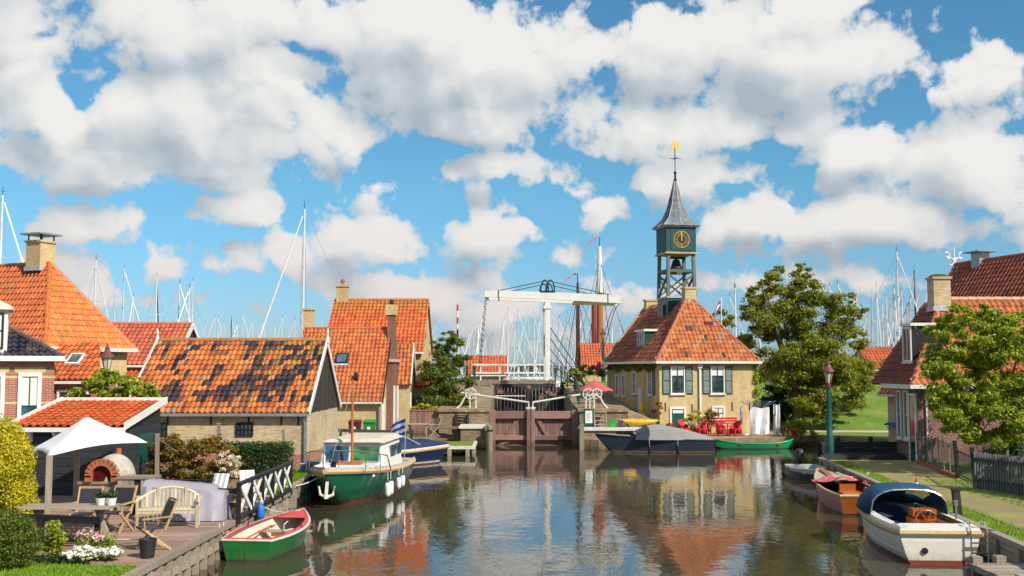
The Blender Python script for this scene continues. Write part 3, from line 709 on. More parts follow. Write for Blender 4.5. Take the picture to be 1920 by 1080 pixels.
MB().bar((-.05,-.1,1.75),(-.05,-.1,0),.09).build('downpipe', M['zinc'], hA)
barge(hA, .12, 0, 8, 2.05, 5.9, .2, mat='black'); window(hA, (-4.3,0,.9), X_, NY, .6, .9, 2, 2)

# ---- tall house behind
hB = thing('tall_house', 'tall house with bright orange pantile roof and small end chimney with flower-shaped pot', 'house', (-5.6,66.2,.7))
walls(hB, -6.0, 0, 0, 8, 4.8, 8.1, M['yellowbrick'])
fc = gable_roof_faces(-6.0, 0, 0, 8, 4.8, 8.1, .12, oe=.2); rf = slab(hB, fc, M['tileobj'])
tiled(rf, fc, .25, .36, lambda u,v,fi,U,V: pick([(.64,.13,.03),(.60,.11,.028),(.66,.17,.04)] if v < V*.8 else [(.55,.17,.03),(.48,.18,.03)]))
ridge(hB, (-6.05,4,8.14), (.1,4,8.14), .12, (.5,.16,.03)); gutter(hB, (-6,-.26,4.6), (.15,-.26,4.6))
ch = chimney(hB, -5.6, 4.1, 7.6, 9.0, .75, .6, M['yellowbrick'], pot=False)
p = MB().tube([(-5.6,4.1,9.1),(-5.6,4.1,9.35)], .05)
for k in range(6): a = k*math.pi/3; p.tube([(-5.6,4.1,9.4),(-5.6+.16*math.cos(a),4.1,9.4+.16*math.sin(a))], [.09,.05], 6)
p.build('chimney_pot', M['terracotta'], ch)
MB().box(.01,2.5,5.6,.05,3.0,6.8).build('window', M['glass'], hB)
# ---- small gable beside it
hC = thing('white_gabled_house', 'small house with steep white barge boards between red chimney facade and shrubs', 'house', (-6.05,63,.7))
walls(hC, -1.4, 0, 0, 3.2, 2.9, 5.1, M['yellowbrick']); fc = gable_roof_faces(-1.4, 0, 0, 3.2, 2.9, 5.1, .1, oe=.15)
rf = slab(hC, fc, M['tileobj']); tiled(rf, fc, .23, .33, None, 60); barge(hC, .12, 0, 3.2, 2.9, 5.1, .15, .3)
window(hC, (0,1.0,.9), Y_, NX, .7, 1.3, 2, 2); MB().box(0,1.9,0,.05,2.8,2.0).build('door', M['green'], hC)
# lean-to with small red roof right of it
hC2 = thing('lean_to', 'small red roofed lean-to with green doors behind the bushy tree', 'shed', (-4.9,66,.7))
MB().box(-1.2,0,0,.2,3,2.6).build('wall', M['yellowbrick'], hC2)
fc = [[(-1.3,-.2,2.55),(.3,-.2,2.55),(.3,3,3.9),(-1.3,3,3.9)]]; rf = slab(hC2, fc, M['tileobj']); tiled(rf, fc, .23, .33, None, 60)
MB().box(-1.0,-.04,0,-.2,0,1.9).build('door', M['green'], hC2)

# ---- far left: pink-red roofed house with blue gable
hF = thing('blue_gabled_house', 'pinkish red roofed house with dark blue gable and shaded veranda', 'house', (-17.5,55,.7))
walls(hF, -6, 0, 0, 6, 3.95, 6.0, M['yellowbrick']); fc = gable_roof_faces(-6, 0, 0, 6, 3.95, 6.0, .15, oe=.2); rf = slab(hF, fc, M['tileobj'])
tiled(rf, fc, .25, .34, lambda u,v,fi,U,V: pick([(.55,.13,.065),(.50,.11,.055),(.58,.15,.08)])); ridge(hF, (-6,3,6.04), (.1,3,6.04), .11, (.5,.13,.06))
gutter(hF, (-6.1,-.26,3.75), (.2,-.26,3.75)); barge(hF, .17, 0, 6, 3.95, 6.0, .2, .26)
MB().prism([(.02,0,3.9),(.02,6,3.9),(.02,3,5.9)], (.05,0,0)).build('gable_cladding', mat('blue_black', (.015,.025,.045), .5), hF)
fcv = [[(-3.2,-1.6,2.9),(.3,-1.6,2.9),(.3,-.02,3.5),(-3.2,-.02,3.5)]]; v = slab(hF, fcv, M['tileobj'], 'veranda_roof'); tiled(v, fcv, .25, .34, None, 70)
MB().box(-3.2,-.05,0,.2,-.01,2.9).build('veranda_shade_sheet', M['dark'], hF)  # near-black sheet, stands in for the shade inside the veranda
for x in (-3.1,-1.6,.2): MB().box(x-.06,-1.5,0,x+.06,-1.38,2.9).build('post', M['blue'], hF)

# ---- big orange hipped house
hI = thing('orange_hipped_house', 'large house with tall bright orange hipped roof and capped brick chimney', 'house', (-20.1,46,.7), math.atan2(-.4,.9))
MB().box(-9,0,0,0,4.8,4.62).build('wall', M['yellowbrick'], hI)
z0, zt, ov = 4.5, 8.45, .28
f1 = [(-9,-ov,z0),(ov,-ov,z0),(-2.5,2.4,zt),(-9,2.4,zt)]; f2 = [(ov,-ov,z0),(ov,4.8+ov,z0),(-2.5,2.4,zt)]; f3 = [(ov,4.8+ov,z0),(-9,4.8+ov,z0),(-9,2.4,zt),(-2.5,2.4,zt)]
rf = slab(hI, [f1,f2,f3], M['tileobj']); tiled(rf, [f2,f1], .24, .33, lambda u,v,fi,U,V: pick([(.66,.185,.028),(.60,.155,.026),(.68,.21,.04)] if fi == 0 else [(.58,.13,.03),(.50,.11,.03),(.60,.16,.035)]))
for q in ((ov,-ov,z0),(ov,4.8+ov,z0)): ridge(hI, q, (-2.5,2.4,zt+.03), .11, (.55,.15,.03))
ridge(hI, (-2.5,2.4,zt+.04), (-9,2.4,zt+.04), .11, (.55,.15,.03))
gutter(hI, (ov+.05,-ov,z0-.02), (ov+.05,4.8+ov,z0-.02), 'offwhite', .11); gutter(hI, (-9,-ov-.05,z0-.02), (ov,-ov-.05,z0-.02), 'offwhite', .11)
ch = chimney(hI, -3.1, 2.4, zt-.3, zt+1.0, .9, .9, M['yellowbrick'], pot=False)
m = MB()
for a in (-.38,.38):
    for b_ in (-.38,.38): m.bar((-3.1+a,2.4+b_,zt+1.1),(-3.1+a,2.4+b_,zt+1.36),.05)
m.build('cap_support', M['iron'], ch); MB().box(-3.75,1.75,zt+1.36,-2.45,3.05,zt+1.43).build('cap_slab', M['zinc'], ch)
for y in (1.5,3.1): window(hI, (0,y,2.6), Y_, NX, .75, 1.15, 2, 2, 'white', 'glass', 'black')
hJ = thing('orange_lean_to', 'low orange roofed extension with small open skylight beside red brick house', 'extension', (-18.2,44.2,.7))
MB().box(-1.6,0,0,1.05,2.2,3.1).build('wall', M['redbrick'], hJ)
fc = [[(-1.7,-.2,3.15),(1.25,-.2,3.15),(.2,2.4,4.75),(-1.7,2.4,4.75)]]; rf = slab(hJ, fc, M['tileobj']); tiled(rf, fc, .23, .33)
gutter(hJ, (-1.7,-.27,3.05), (1.3,-.27,3.05)); window(hJ, (.1,0,1.75), X_, NY, 1.3, 1.0, 3, 2)
sv = Vector((0,2.6,1.6)).normalized(); sn = Vector((0,-1.6,2.6)).normalized()
w = slopebox(Vector((-.3,1.1,3.98)), X_, sv, sn, -.3, .3, -.42, .42, 0, .1).build('skylight', M['white'], hJ); slopebox(Vector((-.3,1.1,3.98)), X_, sv, sn, -.22, .22, -.33, .33, .1, .108).build('pane', M['glass'], w)

# ---- red brick house at the left edge, dark glazed roof, white dormer
hD = thing('red_brick_house', 'red brick house with yellow bands, black glazed roof and white pedimented dormer', 'house', (-16.25,38,.62), R(24))
MB().box(-9,0,0,0,6.5,4.15).build('wall', M['redbrick'], hD)
z0 = 4.12; f1 = [(-9,-.25,z0),(.25,-.25,z0),(-4.0,4,6.6),(-9,4,6.6)]; f2 = [(.25,-.25,z0),(.25,6.7,z0),(-4.0,4,6.6)]
rf = slab(hD, [f1,f2], M['tileobj']); tiled(rf, [f1,f2], .22, .33, lambda u,v,fi,U,V: pick([(.020,.018,.038),(.028,.022,.04),(.035,.03,.05)]), 300, 'tileglz')
ridge(hD, (.25,-.25,z0), (-4,4,6.64), .11, (.12,.09,.08))
MB().box(-9,-.34,z0-.16,.34,-.02,z0+.02).build('cornice', M['white'], hD); MB().box(.0,-.02,z0-.16,.34,6.7,z0+.02).build('cornice', M['white'], hD)
for zz in (1.35,2.45,3.35): MB().box(-9,-.012,zz,.012,.3,zz+.09).build('brick_band', M['yellowbrick'], hD)
for x in (-.78,-1.95): 
    window(hD, (x,0,1.45), X_, NY, .76, 2.1, 2, 2, 'white', 'bluegl', 'green', .13, curtain=1, rail=.45)
    MB().box(x-.5,-.02,3.55,x+.5,.1,3.74).build('lintel', M['yellowbrick'], hD)
dm = MB().box(-2.95,-.1,4.2,-1.55,2.2,5.75).build('dormer', M['white'], hD)
MB().prism([(-3.1,-.28,5.75),(-1.4,-.28,5.75),(-1.4,-.28,5.85),(-2.25,-.28,6.3),(-3.1,-.28,5.85)], (0,2.4,0)).build('pediment', M['offwhite'], dm)
wn = window(dm, (-1.98,-.1,4.4), X_, NY, .62, 1.25, 1, 2, 'black', 'curtain', 'black', .06, False)
MB().box(-1.62,-.22,4.3,-1.59,-.1,4.35).build('hook', M['iron'], dm)

# ---- shed with red tiles in the garden
sh = thing('tarred_shed', 'black boarded garden shed with low red tile roof and white edge boards', 'shed', (-11.15,30.8,.62))
MB().prism([(-3.05,0,0),(0,0,0),(0,0,2.0),(-3.05,0,2.0)], (0,3.2,0)).build('wall', M['blackgreen'], sh)
MB().prism([(0,0,2.0),(0,3.2,2.55),(0,3.2,2.0)], (-3.05,0,0)).build('upper_wall', M['blackgreen'], sh)
fc = [[(-3.15,-.2,2.03),(.1,-.2,2.03),(.1,3.3,2.64),(-3.15,3.3,2.64)]]; rf = slab(sh, fc, M['tileobj'])
tiled(rf, fc, .21, .34, lambda u,v,fi,U,V: pick([(.62,.115,.022),(.56,.10,.02),(.64,.14,.03)]))
for i in range(9):
    z = .06+.215*i; MB().box(.0,0,z,.028,3.2,z+.205).build('board', M['tarh'], sh)
    MB().box(-3.05,-.028,z,0,0,z+.205).build('board', M['tarh'], sh)
MB().bar((.14,-.25,2.06),(.14,3.4,2.70),.2,.05,up=(1,0,0)).build('barge_board', M['white'], sh)
MB().box(-3.2,-.32,1.90,.14,-.18,2.02).build('gutter', M['white'], sh); MB().box(-3.2,3.3,2.62,.16,3.42,2.78).build('ridge_board', M['white'], sh)
MB().bar((-3.19,-.25,2.06),(-3.19,3.4,2.70),.2,.05,up=(1,0,0)).build('barge_board', M['white'], sh)
for x in (-2.6,-1.9,-.6): MB().prism([(x-.04,-.02,1.9),(x-.04,-.28,1.9),(x-.04,-.02,1.6)], (.08,0,0)).build('bracket', M['white'], sh)
MB().box(.03,1.2,.9,.06,2.4,1.75).build('shutter', M['green'], sh)
ln = MB().box(.05,2.75,1.15,.2,2.95,1.5); ln.build('wall_lantern', M['iron'], sh)

# ---- the lock keeper's house with clock tower
RZ = math.atan2(.2,.98)
hK = thing('clock_tower_house', 'yellow brick lock house with orange hipped roof, shutters and green clock tower', 'house', (8.6,62.5,.55), RZ)
Wd, Dp, ZE, ZR = 5.95, 10.6, 4.22, 7.95
MB().box(0,0,-.4,Wd,Dp,ZE).build('wall', M['yellowbrick'], hK)
MB().prism([(0,Dp-.3,ZE),(Wd,Dp-.3,ZE),(Wd/2,Dp-.3,ZR+.1)], (0,.32,0)).build('gable_wall', M['yellowbrick'], hK)
o_ = .26; zo = ZE-.05; ax = Wd/2; ay = 2.7
f1 = [(-o_,-o_,zo),(Wd+o_,-o_,zo),(ax+.25,ay,ZR),(ax-.25,ay,ZR)]; f2 = [(-o_,Dp-.3,zo),(-o_,-o_,zo),(ax-.25,ay,ZR),(ax,Dp-.3,ZR)]; f3 = [(Wd+o_,-o_,zo),(Wd+o_,Dp-.3,zo),(ax,Dp-.3,ZR),(ax+.25,ay,ZR)]
rf = slab(hK, [f1,f2,f3], M['tileobj'])
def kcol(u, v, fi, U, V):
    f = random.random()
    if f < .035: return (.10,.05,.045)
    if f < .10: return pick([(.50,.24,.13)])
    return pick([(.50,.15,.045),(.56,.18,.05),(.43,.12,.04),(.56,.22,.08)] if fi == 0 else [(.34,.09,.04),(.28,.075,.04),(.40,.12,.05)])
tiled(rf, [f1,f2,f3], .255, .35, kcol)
for q in ((-o_,-o_,zo),(Wd+o_,-o_,zo)): ridge(hK, q, (ax+(.25 if q[0] > 0 else -.25),ay,ZR+.03), .12, (.46,.16,.07))
ridge(hK, (ax,ay,ZR+.04), (ax,Dp-.3,ZR+.04), .12, (.42,.14,.06))
MB().bar((-.3,Dp-.15,ZE-.1),(ax,Dp-.15,ZR+.2),.36,.1,up=(0,1,0)).build('gable_coping', M['oldbrick'], hK)
gutter(hK, (-.33,-.33,zo-.03), (Wd+.33,-.33,zo-.03), 'white', .085); gutter(hK, (-.33,-.25,zo-.03), (-.33,Dp,zo-.03), 'white', .085)
chimney(hK, ax+.05, ay+.25, ZR-.15, ZR+.75, .72, .6, M['yellowbrick'], pot=False); chimney(hK, ax+.1, Dp-.4, ZR-.2, ZR+.45, .9, .5, M['yellowbrick'], pot=False)
def shutter(root, o, r, n, w, h):
    s = MB()
    fbox(s,o,r,n,-w/2,0,0,-w/2+.05,h,.045); fbox(s,o,r,n,w/2-.05,0,0,w/2,h,.045); fbox(s,o,r,n,-w/2+.05,h-.06,0,w/2-.05,h,.043); fbox(s,o,r,n,-w/2+.05,0,0,w/2-.05,.06,.043); fbox(s,o,r,n,-w/2+.05,h/2-.03,0,w/2-.05,h/2+.03,.043)
    sh_ = s.build('shutter', M['green'], root); l = MB(); k = int((h-.15)/.075)
    for i in range(k):
        z = .07+i*.075; oo = Vector(o); vs = [oo+Vector(r)*a+Vector((0,0,b))+Vector(n)*c for a in (-w/2+.05,w/2-.05) for b,c in ((z,.04),(z+.055,.012),(z+.065,.018),(z+.01,.046))]
        l.add(vs, [(0,1,2,3),(4,7,6,5),(0,4,5,1),(1,5,6,2),(2,6,7,3),(3,7,4,0)])
    l.build('louvres', mat('pale_green_grey', (.17,.21,.20), .6) if 'louvre' not in M else M['louvre'], sh_)
M['louvre'] = mat('louvre_paint', (.16,.20,.19), .6)
for a in (1.12, 3.60):
    window(hK, (a,0,2.30), X_, NY, .88, 1.62, 2, 3, 'white', 'glass', 'green', .07, curtain=1)
    for s_ in (-1,1): shutter(hK, (a+s_*.70,0,2.28), X_, NY, .46, 1.62)
dr = MB().box(.72,-.05,-.3,1.48,.0,1.42).build('door', M['green'], hK)
MB().box(.60,-.07,-.3,.72,.0,1.56).box(1.48,-.07,-.3,1.60,.0,1.56).box(.72,-.068,1.42,1.48,0,1.56).build('door_frame', M['white'], dr)
MB().box(.78,-.06,1.18,1.42,-.05,1.36).build('transom_light', M['curtain'], dr)
window(hK, (3.62,0,.75), X_, NY, .78, .82, 2, 2, 'white', 'curtain', 'green', .09)
MB().box(2.34,-.18,ZE-.42,2.62,-.02,ZE-.18).build('hopper', M['white'], hK); MB().bar((2.48,-.08,ZE-.42),(2.48,-.08,0),.1).build('downpipe', M['white'], hK)
for a, z in ((.35,1.3),(2.0,1.2),(4.5,1.3),(5.6,1.3)): MB().box(a-.03,-.03,z,a+.03,0,z+.5).build('wall_anchor', M['iron'], hK)
for y, z, h in ((1.6,2.2,1.55),(4.6,2.2,1.4),(6.8,2.0,1.4),(8.2,2.0,1.4)): window(hK, (0,y,z), Y_*-1, NX*-1, .75, h, 2, 2, 'white', 'glass', 'white', .08)
shutter(hK, (0,.95,2.2), Y_*-1, NX*-1, .45, 1.55); MB().box(-.05,3.2,.6,0,3.9,2.6).build('door', M['white'], hK)
# dormer on the left slope
dm = MB().box(-.1+.6,3.9,5.0,1.9,5.5,6.1).build('dormer', M['green'], hK)
MB().box(.35,3.75,6.1,2.0,5.65,6.24).build('dormer_roof', M['white'], dm); window(dm, (.5,4.7,5.02), Y_*-1, NX*-1, 1.4, 1.05, 3, 1, 'white', 'glass', 'white', .07)
# red roof hatch
k1 = (ZR-zo)/(ay+o_); hz = zo+k1*(1.5+o_)
w = MB().box(ax+.5,1.35,hz-.3,ax+.98,1.75,hz+.22).build('roof_hatch', M['red'], hK); MB().box(ax+.55,1.335,hz+.0,ax+.93,1.35,hz+.19).build('pane', M['bluegl'], w)
# ivy under the left eaves
iv = leaves('ivy', LEAF['willow'], None, [((-.12,y,ZE-.35+.1*math.sin(y*3)),(.16,.4,.22)) for y in np.arange(.8,9.5,.45)], 2600, .12, 21); iv.parent = hK
iv = leaves('creeper', LEAF['bright'], None, [((Wd+.1,y,z),(.25,.4,.4)) for y in (0.1,1.0,2.0) for z in (1.6,2.4,3.2,3.9)], 3000, .14, 22); iv.parent = hK
# tower
tw = MB().box(ax-.95,4.05,6.3,ax+.95,5.95,8.22).build('tower_base', M['green'], hK); tx, ty = ax, 5.0; T = .95
MB().box(tx-1.0,4.0,8.22,tx+1.0,6.0,8.32).build('base_cornice', M['lead'], tw)
window(tw, (tx-.95,4.6,7.1), Y_*-1, NX*-1, .3, .7, 1, 1, 'blackgreen', 'glass', 'black', .04, False)
MB().bar((tx-.97,3.98,6.2),(tx+.4,3.98,7.75),.10,.06,up=(0,1,0)).build('flashing', M['white'], tw)
fr = MB()
M['towertimber'] = wood('tower_timber', (.025,.075,.07), (.16,.17,.11), 2)
for a in (-1,1):
    for b_ in (-1,1): fr.bar((tx+a*(T-.06),ty+b_*(T-.06),8.32),(tx+a*(T-.12),ty+b_*(T-.12),11.05),.19)
fr.build('tower_post', M['towertimber'], hK)
cr = MB()
for (p, q) in (((-1,-1),(1,-1)),((1,-1),(1,1)),((1,1),(-1,1)),((-1,1),(-1,-1))):
    A = Vector((tx+p[0]*(T-.08),ty+p[1]*(T-.08),0)); B = Vector((tx+q[0]*(T-.08),ty+q[1]*(T-.08),0)); Z = lambda v, z: Vector((v.x,v.y,z))
    cr.bar(Z(A,8.4),Z(B,9.75),.12,.09); cr.bar(Z(B,8.4),Z(A,9.75),.12,.085); cr.bar(Z(A,9.95),Z(B,9.95),.14,.2)
cr.build('tower_brace', M['towertimber'], hK)
be = MB().lathe((tx,ty,10.15), [(.42,0),(.36,.1),(.26,.4),(.22,.55),(.06,.62)], 14).build('bell', M['iron'], hK, smooth=True)
MB().box(tx-.6,ty-.1,10.78,tx+.6,ty+.1,10.92).build('bell_beam', M['iron'], be)
cb = MB().box(tx-T-.03,ty-T-.03,11.12,tx+T+.03,ty+T+.03,12.72).build('clock_box', M['green'], hK)
m = MB()
for i in range(11): 
    y = ty-T-.03+.18*i
    if i: m.box(tx-T-.042,y-.008,11.14,tx-T-.03,y+.008,12.70)
m.build('board_joint', M['blackgreen'], cb)
MB().box(tx-T-.12,ty-T-.12,11.02,tx+T+.12,ty+T+.12,11.12).build('cornice', M['oldbrick'], cb); MB().box(tx-T-.16,ty-T-.16,12.72,tx+T+.16,ty+T+.16,12.82).build('cornice', M['lead'], cb)
fy = ty-T-.03
pn = MB().box(tx-.72,fy-.03,11.26,tx+.72,fy,12.58).build('clock_panel', mat('clock_panel', (.02,.07,.075), .4), cb)
def disc(mb, cx, cy, cz, r, r0, y0, y1, n=40):
    pts = [(math.cos(2*math.pi*k/n), math.sin(2*math.pi*k/n)) for k in range(n)]
    secs = [[(cx+c*ra, yy, cz+s*ra) for c, s in pts] for ra, yy in ((r0,y0),(r,y0),(r,y1),(r0,y1))]
    m2 = [[secs[j][k] for j in range(4)] for k in range(n)]; m2.append(m2[0]); return mb.loft(m2, True)
cz = 11.92; NYX = fy-.03
disc(MB(), tx, 0, cz, .53, .01, NYX, NYX-.02).build('dial', M['black'], pn)
disc(MB(), tx, 0, cz, .53, .495, NYX-.01, NYX-.035).build('dial_ring', M['gold'], pn); disc(MB(), tx, 0, cz, .29, .27, NYX-.01, NYX-.033).build('dial_ring', M['gold'], pn)
ROM = ['XII','I','II','III','IIII','V','VI','VII','VIII','IX','X','XI']
for h in range(12):
    a = math.pi/2 - h*math.pi/6; c = Vector((math.cos(a),0,math.sin(a))); tg = Vector((math.sin(a),0,-math.cos(a))); m = MB(); s = ROM[h]; n = len(s); wch = .065 if n < 4 else .052
    for i, chh in enumerate(s):
        off = (i-(n-1)/2)*wch; ce = Vector((tx,NYX-.028,cz))
        def pt(rr, tt): return ce + c*rr + tg*tt
        if chh == 'I': m.bar(pt(.31,off),pt(.46,off),.030,.012)
        elif chh == 'V': m.bar(pt(.46,off-.03),pt(.31,off),.030,.012); m.bar(pt(.46,off+.03),pt(.31,off),.022,.011)
        else: m.bar(pt(.46,off-.03),pt(.31,off+.03),.030,.012); m.bar(pt(.46,off+.03),pt(.31,off-.03),.022,.011)
    m.build('numeral', M['gold'], pn)
def hand(name, ang, L, w):
    a = math.pi/2-ang; c = Vector((math.cos(a),0,math.sin(a))); o0 = Vector((tx,NYX-.045,cz)); MB().bar(o0-c*.1,o0+c*L,w,.015).build(name, M['gold'], pn)
hand('minute_hand', R(-6), .43, .045); hand('hour_hand', R(-2), .29, .07)
# spire
rings = []
for (z, rs, sq) in ((12.82,1.22,1),(13.0,1.02,1),(13.35,.80,.55),(14.2,.52,0),(15.4,.20,0),(15.85,.09,0)):
    rr = []
    for k in range(8):
        a = -math.pi/2 + k*math.pi/4; oc = rs*(1 if k % 2 == 0 else 1.0)/math.cos(math.pi/8)*.95 if not sq else rs*(1 if k % 2 == 0 else 1+sq*(.414))
        rr.append((tx+oc*math.cos(a), ty+oc*math.sin(a), z))
    rings.append(rr)
spi = MB().loft(rings, True, True, True).build('spire', M['slate'], hK)
m = MB()
for k in range(8): m.tube([r[k] for r in rings], .028, 5)
m.build('lead_rib', M['lead'], spi)
MB().lathe((tx,ty,15.8), [(.12,0),(.13,.1),(.07,.16),(.07,.5),(.12,.55),(.05,.66)], 8).build('lantern_cap', M['iron'], spi)
va = MB().tube([(tx,ty,16.4),(tx,ty,18.0)], .03, 6)
for a in (0, math.pi/2): va.bar((tx-.4*math.cos(a),ty-.4*math.sin(a),17.3),(tx+.4*math.cos(a),ty+.4*math.sin(a),17.3),.035)
va.build('vane_rod', M['iron'], spi)
v_ = MB(); hull = [(-.32,18.02),(-.2,17.9),(.2,17.9),(.34,18.04),(.24,18.1),(.28,18.3),(.1,18.42),(.0,18.36),(-.12,18.44),(-.26,18.3),(-.24,18.1)]
v_.prism([(tx+a,ty-.015,b) for a,b in hull], (0,.03,0)).build('ship_vane', M['gold'], spi)

# ---- right: purple brick house and the big roof behind
hG = thing('purple_brick_house', 'purple brick house with orange hip roof, moss-topped chimney and black dormer', 'house', (16.25,43,.58))
MB().box(0,0,-.3,9,2.5,3.1).build('wall', M['purplebrick'], hG); MB().box(1.7,2.5,0,9,5,3.1).build('rear_wall', M['purplebrick'], hG)
zo = 3.08; f1 = [(-.28,-.28,zo),(9,-.28,zo),(9,2.75,6.65),(2.2,2.75,6.65)]; f2 = [(-.28,4.6,zo),(-.28,-.28,zo),(2.2,2.75,6.65),(2.2,4.6,6.65)]
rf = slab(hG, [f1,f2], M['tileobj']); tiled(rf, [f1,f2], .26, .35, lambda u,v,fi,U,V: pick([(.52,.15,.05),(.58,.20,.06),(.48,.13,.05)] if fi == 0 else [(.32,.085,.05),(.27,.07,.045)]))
ridge(hG, (-.28,-.28,zo), (2.2,2.75,6.68), .12, (.5,.17,.07)); ridge(hG, (2.2,2.75,6.7), (9,2.75,6.7), .14, (.5,.25,.12))
MB().box(-.4,-.4,zo-.14,9,-.2,zo+.02).build('gutter', M['white'], hG); MB().box(-.42,-.2,zo-.16,-.2,3.0,zo+.02).build('gutter', M['white'], hG)
c = chimney(hG, 2.05, 2.6, 6.2, 7.55, .72, .72, M['oldbrick'], pot=False); MB().lathe((2.05,2.6,7.65), [(.40,0),(.42,.04),(.25,.12),(.02,.15)], 12).build('moss', LEAF['box'], c)
dm = MB().box(.25,1.0,4.0,1.75,2.0,5.5).build('dormer', M['black'], hG); MB().box(.15,.9,5.5,1.8,2.1,5.62).build('dormer_roof', M['white'], dm)
window(dm, (.25,1.5,4.02), Y_*-1, NX*-1, .95, 1.45, 2, 1, 'white', 'glass', 'white', .08)
for y in (1.15,1.95): window(hG, (0,y,.85), Y_*-1, NX*-1, .5, 2.0, 1, 2, 'white', 'glass', 'white', .08)
dr = MB().box(-.05,.15,0,0,.75,2.65).build('door', M['glass'], hG); MB().box(-.07,.05,0,0,.15,2.75).box(-.07,.75,0,0,.85,2.75).box(-.068,.15,2.65,0,.75,2.75).build('door_frame', M['white'], dr)
MB().bar((.35,-.05,zo-.15),(.35,-.05,0),.06).build('downpipe', M['white'], hG)
hH = thing('big_brown_roof_house', 'large farmhouse with steep brown tiled roof and white scrolled finial', 'house', (20.3,46.7,.6), R(15))
MB().box(0,0,0,8.6,6.6,2.8).build('wall', M['oldbrick'], hH)
f1 = [(-.35,6.8,2.5),(-.35,-.1,2.5),(4.3,-.1,9.0),(4.3,6.8,9.0)]; f2 = [(8.95,-.1,2.5),(8.95,6.8,2.5),(4.3,6.8,9.0),(4.3,-.1,9.0)]
rf = slab(hH, [f1,f2], M['tileobj']); tiled(rf, [f1], .27, .30, lambda u,v,fi,U,V: pick([(.44,.115,.055),(.38,.095,.05),(.48,.14,.065)]))
MB().prism([(0,6.5,2.6),(8.6,6.5,2.6),(4.3,6.5,8.9)], (0,.1,0)).build('gable', M['tar'], hH); MB().prism([(0,0,2.6),(8.6,0,2.6),(4.3,0,8.9)], (0,.1,0)).build('gable', M['tar'], hH)
ridge(hH, (4.3,-.1,9.03), (4.3,6.8,9.03), .12, (.34,.10,.06)); gutter(hH, (-.42,-.1,2.42), (-.42,6.8,2.42), 'offwhite')
fn = MB().tube([(4.25,6.8,9.0),(4.25,6.8,10.0)], [.06,.03], 6)
for s in (-1,1):
    for (c0, c1, r_) in ((.22,.28,.2),(.42,.62,.14)):
        pts = [(4.25+s*(c0-r_*math.cos(t)*.9), 6.8, 9.0+c1-.1+r_*math.sin(t)) for t in np.linspace(-2.2, 2.6, 12)]; fn.tube(pts, .045, 5)
fn.build('finial', M['white'], hH)
MB().box(4.0,4.6,8.6,4.6,5.2,9.45).build('vent', M['zinc'], hH); MB().box(3.7,4.3,9.45,4.9,5.5,9.5).build('vent_cap', M['zinc'], hH)
# ---- small roofs on the dike
for (x, y, w, ze, zr, lab, gab) in ((-3.9,91,3.4,3.95,5.4,'low orange roof seen through the drawbridge railing','w'),(6.3,95,3.6,4.4,6.6,'orange roofed house behind the brown mast beyond the lock','d'),(27.5,82,6,4.4,6.0,'orange roof peeping out beside the big leafy tree','w')):
    h = thing('dike_house', lab, 'house', (x,y,2.4)); walls(h, 0, w, 0, 5, ze-2.4, zr-2.4, M['yellowbrick']); fc = gable_roof_faces(0, w, 0, 5, ze-2.4, zr-2.4, .1, oe=.2)
    rf = slab(h, fc, M['tileobj']); tiled(rf, fc, .26, .36, lambda u,v,fi,U,V: pick([(.58,.13,.05),(.62,.16,.06)]), 120); barge(h, w+.12, 0, 5, ze-2.4, zr-2.4, .2); gutter(h, (0,-.28,ze-2.6), (w,-.28,ze-2.6))

# ================================================================ lock and drawbridge
la = thing('lock_abutment', 'old masonry lock wall and lower bastion beside small grass landing', 'lock wall', (-2.7,60,0))
MB().prism([(-4.1,60.1,-1),(-4.1,60.1,1.9),(-4.1,66,2.05),(-4.1,79,3.2),(-4.1,79,-1)], (2.8,0,0)).build('masonry', M['stone'], la, True)
MB().box(-2.75,57.6,-1,-1.32,60.08,1.12).build('bastion', M['stone'], la, True)
MB().prism([(-4.2,60.0,1.91),(-4.2,60.0,2.06),(-4.2,66,2.21),(-4.2,66,2.06)], (2.98,0,0)).build('coping', M['stone'], la, True)
MB().box(-2.85,57.5,1.12,-1.24,60.06,1.24).build('coping', M['offwhite'], la, True)
for x in (-3.1,-2.45): MB().box(x-.05,59.9,.95,x+.05,60.08,1.8).build('fender_post', M['tar'], la, True)
for k in range(5): MB().box(-3.05,59.96,1.0+.17*k,-2.5,60.02,1.05+.17*k).build('rung', M['iron'], la, True)
MB().bar((-5.4,59.8,1.12),(-2.0,59.6,1.02),.14,.14).build('fender_beam', M['gatewood'], la, True)
ra = thing('lock_abutment', 'old masonry lock wall beside the notice board and wooden steps', 'lock wall', (5,60,0))
MB().prism([(3.78,60.1,-1),(3.78,60.1,1.9),(3.78,66,2.05),(3.78,79,3.2),(3.78,79,-1)], (2.7,0,0)).build('masonry', M['stone'], ra, True)
MB().box(3.75,57.7,-1,5.6,60.08,1.0).build('bastion', M['stone'], ra, True); MB().box(3.68,57.6,1.0,8.2,60.06,1.1).build('coping', M['offwhite'], ra, True)
MB().box(5.6,58.2,-1,8.2,60.08,.99).build('quay_wall', M['stone'], ra, True)
MB().prism([(3.7,60.0,1.91),(3.7,60.0,2.06),(3.7,66,2.21),(3.7,66,2.06)], (2.85,0,0)).build('coping', M['stone'], ra, True)
MB().prism([(6.48,60.05,-1),(6.48,60.05,1.95),(8.2,61.5,1.3),(8.2,61.5,-1)], (.3,1.5,0)).build('ramp_wall', M['stone'], ra, True)
